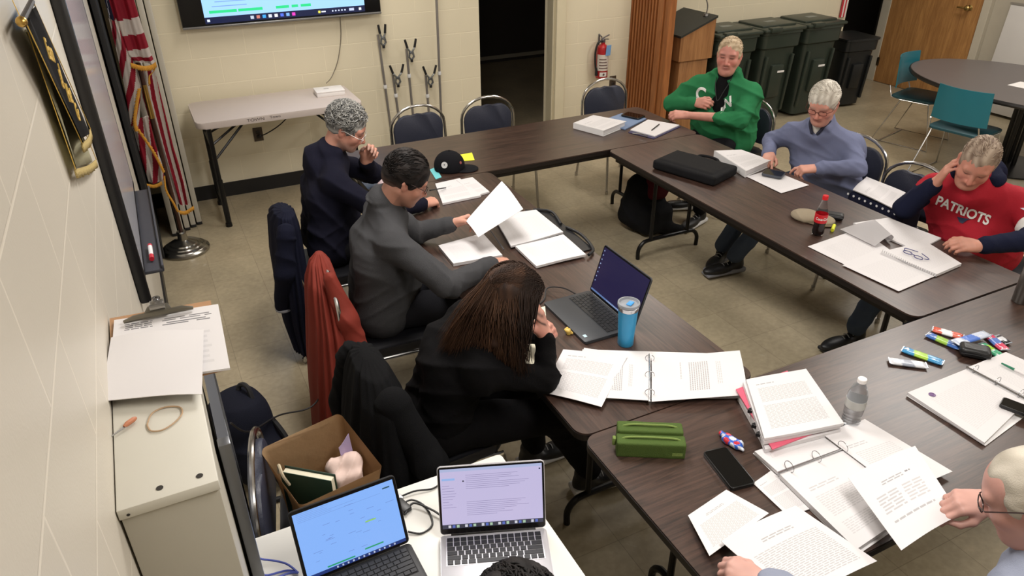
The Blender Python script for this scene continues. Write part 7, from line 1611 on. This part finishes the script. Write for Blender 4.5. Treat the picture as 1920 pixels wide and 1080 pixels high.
bm = B(); prism(bm, [(0.002, -0.003), (-0.032, 0.0), (0.002, 0.003)], 0.003, 0.005); fin(bm, 'blade', ringm, t, False)
bm = B(); tube(bm, [Vector(p) for p in smooth_path([(0.061, -4.999, 1.502), (0.071, -4.969, 1.502), (0.095, -4.960, 1.502), (0.120, -4.972, 1.502), (0.123, -4.995, 1.502), (0.108, -5.017, 1.502), (0.086, -5.030, 1.502), (0.067, -5.024, 1.502), (0.061, -5.006, 1.502)], 5)], 0.0016, 6, closed=True)
o = fin(bm, 'rubber_band', mat('tan_rubber', (176, 148, 118), 0.6)); tag(o, 'tan rubber band loop lying on the grey cabinet top', 'rubber band')

# ---------------------------------------------------------------- bags
t = thing('backpack', 'navy backpack on the floor between the grey cabinet and the left chairs', 'backpack', (0.25, -3.46, 0))
nb = cloth_mat('backpack_navy', (20, 22, 34), 0.8)
S = SDF(); S.box((-0.02, 0.04, 0.20), (0.12, 0.14, 0.20), 0.09, 0.03, R=rotm((0.35, 0, 0.3))); S.ell((0.04, -0.10, 0.13), (0.13, 0.14, 0.13), 0.09); S.ell((0.0, -0.02, 0.34), (0.09, 0.10, 0.08), 0.08); sdf_ob(S, 'body', nb, t, 0.008, disp=folds(0.010, 18, 3))
bm = B(); tube(bm, smooth_path([(0.0, 0.02, 0.38), (0.02, 0.04, 0.44), (0.05, 0.0, 0.45), (0.06, -0.04, 0.38)]), 0.011, 8); fin(bm, 'grab_handle', mat('strap_black', (18, 18, 22), 0.7), t)
bm = B(); tube(bm, smooth_path([(0.09, -0.02, 0.33), (0.15, -0.12, 0.24), (0.18, -0.22, 0.10), (0.12, -0.26, 0.02), (0.02, -0.26, 0.015)]), 0.012, 8); fin(bm, 'shoulder_strap', mat('strap_black', (18, 18, 22), 0.7), t)
bm = B(); tube(bm, smooth_path([(0.03, -0.215, 0.26), (0.05, -0.225, 0.22), (0.03, -0.225, 0.16), (0.055, -0.22, 0.10)]), 0.004, 6); fin(bm, 'cord_pull', mat('cord_grey', (96, 98, 110), 0.6), t)
bm = B(); tube(bm, smooth_path([(0.20, -3.9, 0.62), (0.26, -3.7, 0.4), (0.40, -3.52, 0.30), (0.55, -3.46, 0.25), (0.66, -3.38, 0.30)]), 0.004, 6); tag(fin(bm, 'charging_cord', mat('black_cord', (25, 24, 26), 0.5)), 'thin black cord stretched over the navy backpack towards the rust red jacket', 'cord')
t = thing('backpack', 'black and maroon backpack on the floor under the right table', 'backpack', (3.36, -2.12, 0))
S = SDF(); S.box((0.0, 0.02, 0.22), (0.15, 0.12, 0.21), 0.09, 0.03, R=rotm((0.15, 0.2, 0.2))); S.box((0.02, -0.10, 0.13), (0.14, 0.10, 0.12), 0.07, 0.05); S.cone((0.1, -0.16, 0.05), (0.22, -0.2, 0.03), 0.05, 0.03, 0.04); sdf_ob(S, 'body', cloth_mat('backpack_black', (18, 18, 20), 0.8), t, 0.009, disp=folds(0.010, 18, 7))
S = SDF(); S.box((0.04, -0.08, 0.36), (0.10, 0.08, 0.09), 0.06, 0.03, R=rotm((0.4, 0.2, 0.2))); sdf_ob(S, 'maroon_flap', cloth_mat('maroon_cloth', (74, 18, 26), 0.8), t, 0.008, disp=folds(0.008, 20, 2))
bm = B(); tube(bm, smooth_path([(-0.05, 0.0, 0.43), (-0.03, -0.02, 0.47), (0.03, -0.02, 0.47), (0.05, 0.0, 0.42)]), 0.010, 8); fin(bm, 'grab_handle', mat('strap_black', (18, 18, 22), 0.7), t)
t = thing('tote_bag', 'navy bag with white polka dots on the empty chair beside the red jersey', 'bag', (4.02, -3.60, 0.47))
dot = cloth_mat('bag_navy', (26, 28, 48), 0.8)
S = SDF(); S.box((0, 0, 0.11), (0.12, 0.19, 0.11), 0.05, 0.03); tb = sdf_ob(S, 'body', dot, t, 0.008, disp=folds(0.006, 18, 4))
rs = np.random.RandomState(8); wd = mat('polka_white', (222, 222, 226), 0.7); bm = B()
for i in range(9):
    for j in range(5):
        y = -0.17+0.042*i+(0.02 if j % 2 else 0); z_ = 0.03+0.042*j
        bt_pos = Vector((-0.1215, y, z_)); lathe(bm, [(0, 0), (0.0075, 0), (0.0075, 0.002), (0, 0.003)], 8, M=Matrix.Translation(bt_pos) @ Matrix.Rotation(-PI/2, 4, 'Y'))
        if j < 2: lathe(bm, [(0, 0), (0.0075, 0), (0.0075, 0.002), (0, 0.003)], 8, M=Matrix.Translation((-0.09+0.045*i*0.5, -0.1905, z_)) @ Matrix.Rotation(PI/2, 4, 'X'))
fin(bm, 'polka_dots', wd, t)
sheet('paper_stack', 'white papers sticking out of the polka dot bag', [(3.90, -3.46, 0.70), (4.02, -3.44, 0.76), (4.02, -3.72, 0.75), (3.90, -3.74, 0.69)], P_LETTER, 'papers', th=0.008, ripple=0.012)
t = thing('paper_bag', 'open brown paper bag holding a book and tissue on the chair by the cabinet', 'bag', (0.445, -4.385, 0.477), D2(14))
kraft = mat('kraft_paper', (178, 146, 108), 0.75, var=0.10, scale=6, bump=0.3, bscale=25)
bm = B(); n = 40; g = []
def bagring(hx, hy, z_, tw, seed):
    out = []
    for (x, y) in rrect(2*hx, 2*hy, 0.02, 9): out.append((x+0.008*math.sin(9*y+seed)+tw*x, y+0.008*math.sin(11*x+seed*2), z_+0.012*math.sin(7*x+5*y+seed)+(0.075*max(0, y/hy) if seed >= 3 else 0)))
    return out
R1 = [bagring(0.125, 0.105, 0.0, 0, 0), bagring(0.128, 0.110, 0.08, 0, 1), bagring(0.130, 0.112, 0.16, 0, 2), bagring(0.142, 0.122, 0.215, 0.02, 3), bagring(0.140, 0.126, 0.240, 0.04, 4)]
rings_ = [[bm.verts.new((p[0], p[1], max(p[2], 0) if i else 0)) for p in r_] for i, r_ in enumerate(R1)]
for a, b2 in zip(rings_, rings_[1:]):
    for k in range(len(a)): bm.faces.new((a[k], a[(k+1) % len(a)], b2[(k+1) % len(a)], b2[k]))
bm.faces.new(rings_[0][::-1]); bmesh.ops.solidify(bm, geom=bm.faces[:], thickness=0.0025); fin(bm, 'bag_body', kraft, t, True, ang=0.9)
bm = B(); tube(bm, smooth_path([(-0.14, -0.05, 0.28), (-0.155, -0.055, 0.33), (-0.15, -0.02, 0.345), (-0.145, 0.01, 0.29)]), 0.005, 6); fin(bm, 'twisted_handle', mat('kraft_cord', (196, 180, 150), 0.7), t)
t2 = thing('book', 'dark green book with cream pages standing inside the brown paper bag', 'book', (0.385, -4.42, 0.50), D2(50))
bm = B(); box(bm, (0, 0, 0.12), (0.025, 0.17, 0.22), bev=0.002); fin(bm, 'page_block', mat('cream_paper', (226, 220, 196), 0.6, var=0.02), t2)
for s in (-1, 1): bm = B(); box(bm, (s*0.0145, 0, 0.122), (0.003, 0.178, 0.23), bev=0.001); fin(bm, 'cover', mat('green_cover', (24, 56, 44), 0.5), t2)
S = SDF(); S.box((0, 0, 0.05), (0.05, 0.05, 0.06), 0.02, 0.02); S.ell((0.03, 0.02, 0.11), (0.035, 0.035, 0.03), 0.03); S.ell((-0.03, 0.03, 0.10), (0.03, 0.025, 0.03), 0.03); o = sdf_ob(S, 'tissue', mat('tissue_pink', (222, 196, 186), 0.7), None, 0.004, disp=folds(0.012, 45, 5)); o.location = (0.510, -4.385, 0.57); tag(o, 'crumpled pale pink tissue in the brown paper bag', 'tissue')
sheet('plastic_sleeve', 'clear plastic sleeve with purple edge in the brown paper bag', [(0.505, -4.34, 0.73), (0.550, -4.315, 0.755), (0.552, -4.325, 0.66), (0.510, -4.35, 0.64)], mat('sleeve_lilac', (176, 160, 196), 0.3), 'sleeve', ripple=0.004)

# ---------------------------------------------------------------- white desk with the two laptops
t = thing('white_desk', 'white desk in the foreground carrying the two lit laptops', 'desk', (0.572, -4.94, 0))
bm = B(); prism(bm, rrect(0.80, 0.64, 0.012), 0.712, ZT, bev=0.002); fin(bm, 'desktop', mat('white_laminate', (228, 226, 220), 0.4, var=0.02), t)
for sx in (-1, 1):
    for sy in (-1, 1): bm = B(); box(bm, (sx*0.36, sy*0.28, 0.356), (0.03, 0.03, 0.712), bev=0.003); fin(bm, 'leg', mat('leg_white', (200, 198, 194), 0.4), t)
sc1 = [(-0.47, 0.04, 0.47, 0.95, (138, 184, 255), 0), (-0.47, 0.04, 0.47, 0.085, (34, 56, 120), 1), (-0.28, 0.10, -0.02, 0.12, (40, 160, 110), 1), (0.08, 0.14, 0.26, 0.16, (40, 160, 110), 1), (0.14, 0.50, 0.24, 0.52, (150, 210, 110), 1), (0.36, 0.86, 0.43, 0.88, (50, 90, 110), 1)]
rs = np.random.RandomState(3)
for k in range(26):
    x = rs.uniform(-0.42, 0.38); y = rs.uniform(0.18, 0.9); sc1.append((x, y, x+rs.uniform(0.02, 0.09), y+0.006, (116, 148, 214), 1))
for k in range(12): sc1.append((-0.20+k*0.05, 0.05, -0.185+k*0.05, 0.075, (190, 200, 225), 2))
for k in range(6): sc1.append((-0.44, 0.93-k*0.022, -0.44+rs.uniform(0.2, 0.8), 0.934-k*0.022, (120, 156, 220), 1))
tabl = laptop('laptop', 'dark tablet laptop with bright blue screen at the left of the white desk', (0.432, -4.852, ZT+0.003), D2(2), 0.296, 0.205, 0.205, 0.40, mat('tablet_dark', (36, 36, 38), 0.5), mat('key_charcoal', (46, 46, 48), 0.6), (sc1, em2), mat('alcantara', (30, 30, 32), 0.8))
sc2 = [(-0.475, 0.09, 0.475, 0.965, (198, 190, 226), 0), (-0.475, 0.09, 0.475, 0.15, (58, 60, 78), 1), (-0.475, 0.925, 0.475, 0.965, (176, 186, 222), 1), (-0.46, 0.80, -0.34, 0.83, (150, 184, 236), 2), (-0.27, 0.77, -0.255, 0.79, (40, 40, 50), 2), (0.445, 0.88, 0.46, 0.90, (50, 60, 90), 2)]
for k in range(22):
    y = 0.86-k*0.028
    if k in (8, 9, 10, 11, 12, 13): continue
    sc2.append((-0.24, y, -0.24+rs.uniform(0.2, 0.62), y+0.005, (140, 132, 170), 1))
for k in range(9): sc2.append((-0.46, 0.72-k*0.04, -0.46+rs.uniform(0.05, 0.13), 0.726-k*0.04, (150, 142, 182), 1))
for k in range(22): sc2.append((-0.42+k*0.039, 0.10, -0.395+k*0.039, 0.14, [(210, 210, 220), (90, 110, 190), (170, 200, 170), (60, 60, 70)][k % 4], 2))
mac = laptop('laptop', 'silver laptop with a lilac lit document screen at the right of the white desk', (0.808, -4.918, ZT+0.003), D2(-21), 0.304, 0.212, 0.208, 0.32, alum, keyb, (sc2, em2), trackpad=True)
def cable(label, pts, r=0.003, rgb=(24, 24, 26), name='cable'):
    bm = B(); tube(bm, smooth_path(pts), r, 6); return tag(fin(bm, name, mat('cable_%d_%d' % (rgb[0], rgb[2]), rgb, 0.5)), label, 'cable')
cable('black cable looping between the two laptops on the white desk', [(0.590, -4.80, 0.748), (0.625, -4.82, 0.744), (0.665, -4.80, 0.744), (0.67, -4.73, 0.744), (0.64, -4.69, 0.750), (0.60, -4.70, 0.752)])
cable('thick black cable from the adapter to the silver laptop', [(0.605, -4.735, 0.750), (0.64, -4.71, 0.755), (0.68, -4.76, 0.755), (0.70, -4.80, 0.752)], 0.0035)
cable('black cable crossing towards the chair behind the silver laptop', [(0.60, -4.66, 0.745), (0.66, -4.66, 0.750), (0.72, -4.67, 0.745), (0.78, -4.64, 0.745), (0.82, -4.635, 0.744)])
for k, (dy, dz) in enumerate(((0, 0.0), (0.03, 0.03), (-0.03, 0.012))):
    cable(('lowest blue network cable at the left end of the white desk', 'upper blue network cable at the left end of the white desk', 'middle blue network cable at the left end of the white desk')[k], [(0.12, -4.72+dy, 0.55), (0.165, -4.76+dy, 0.745+dz), (0.20, -4.775+dy, 0.750+dz), (0.25, -4.78+dy*0.5, 0.747+dz*0.4), (0.275, -4.80, 0.746)], 0.003, (70, 84, 170))
t = thing('adapter', 'small black adapter with cables behind the tablet laptop', 'adapter', (0.608, -4.70, ZT))
bm = B(); box(bm, (0, 0, 0.008), (0.03, 0.055, 0.016), (0, 0, 0.3), 0.003); fin(bm, 'housing', mat('adapter_black', (22, 22, 24), 0.4), t)
bm = B(); box(bm, (0.004, 0.036, 0.008), (0.016, 0.02, 0.009), (0, 0, 0.3), 0.001); fin(bm, 'plug', ringm, t)
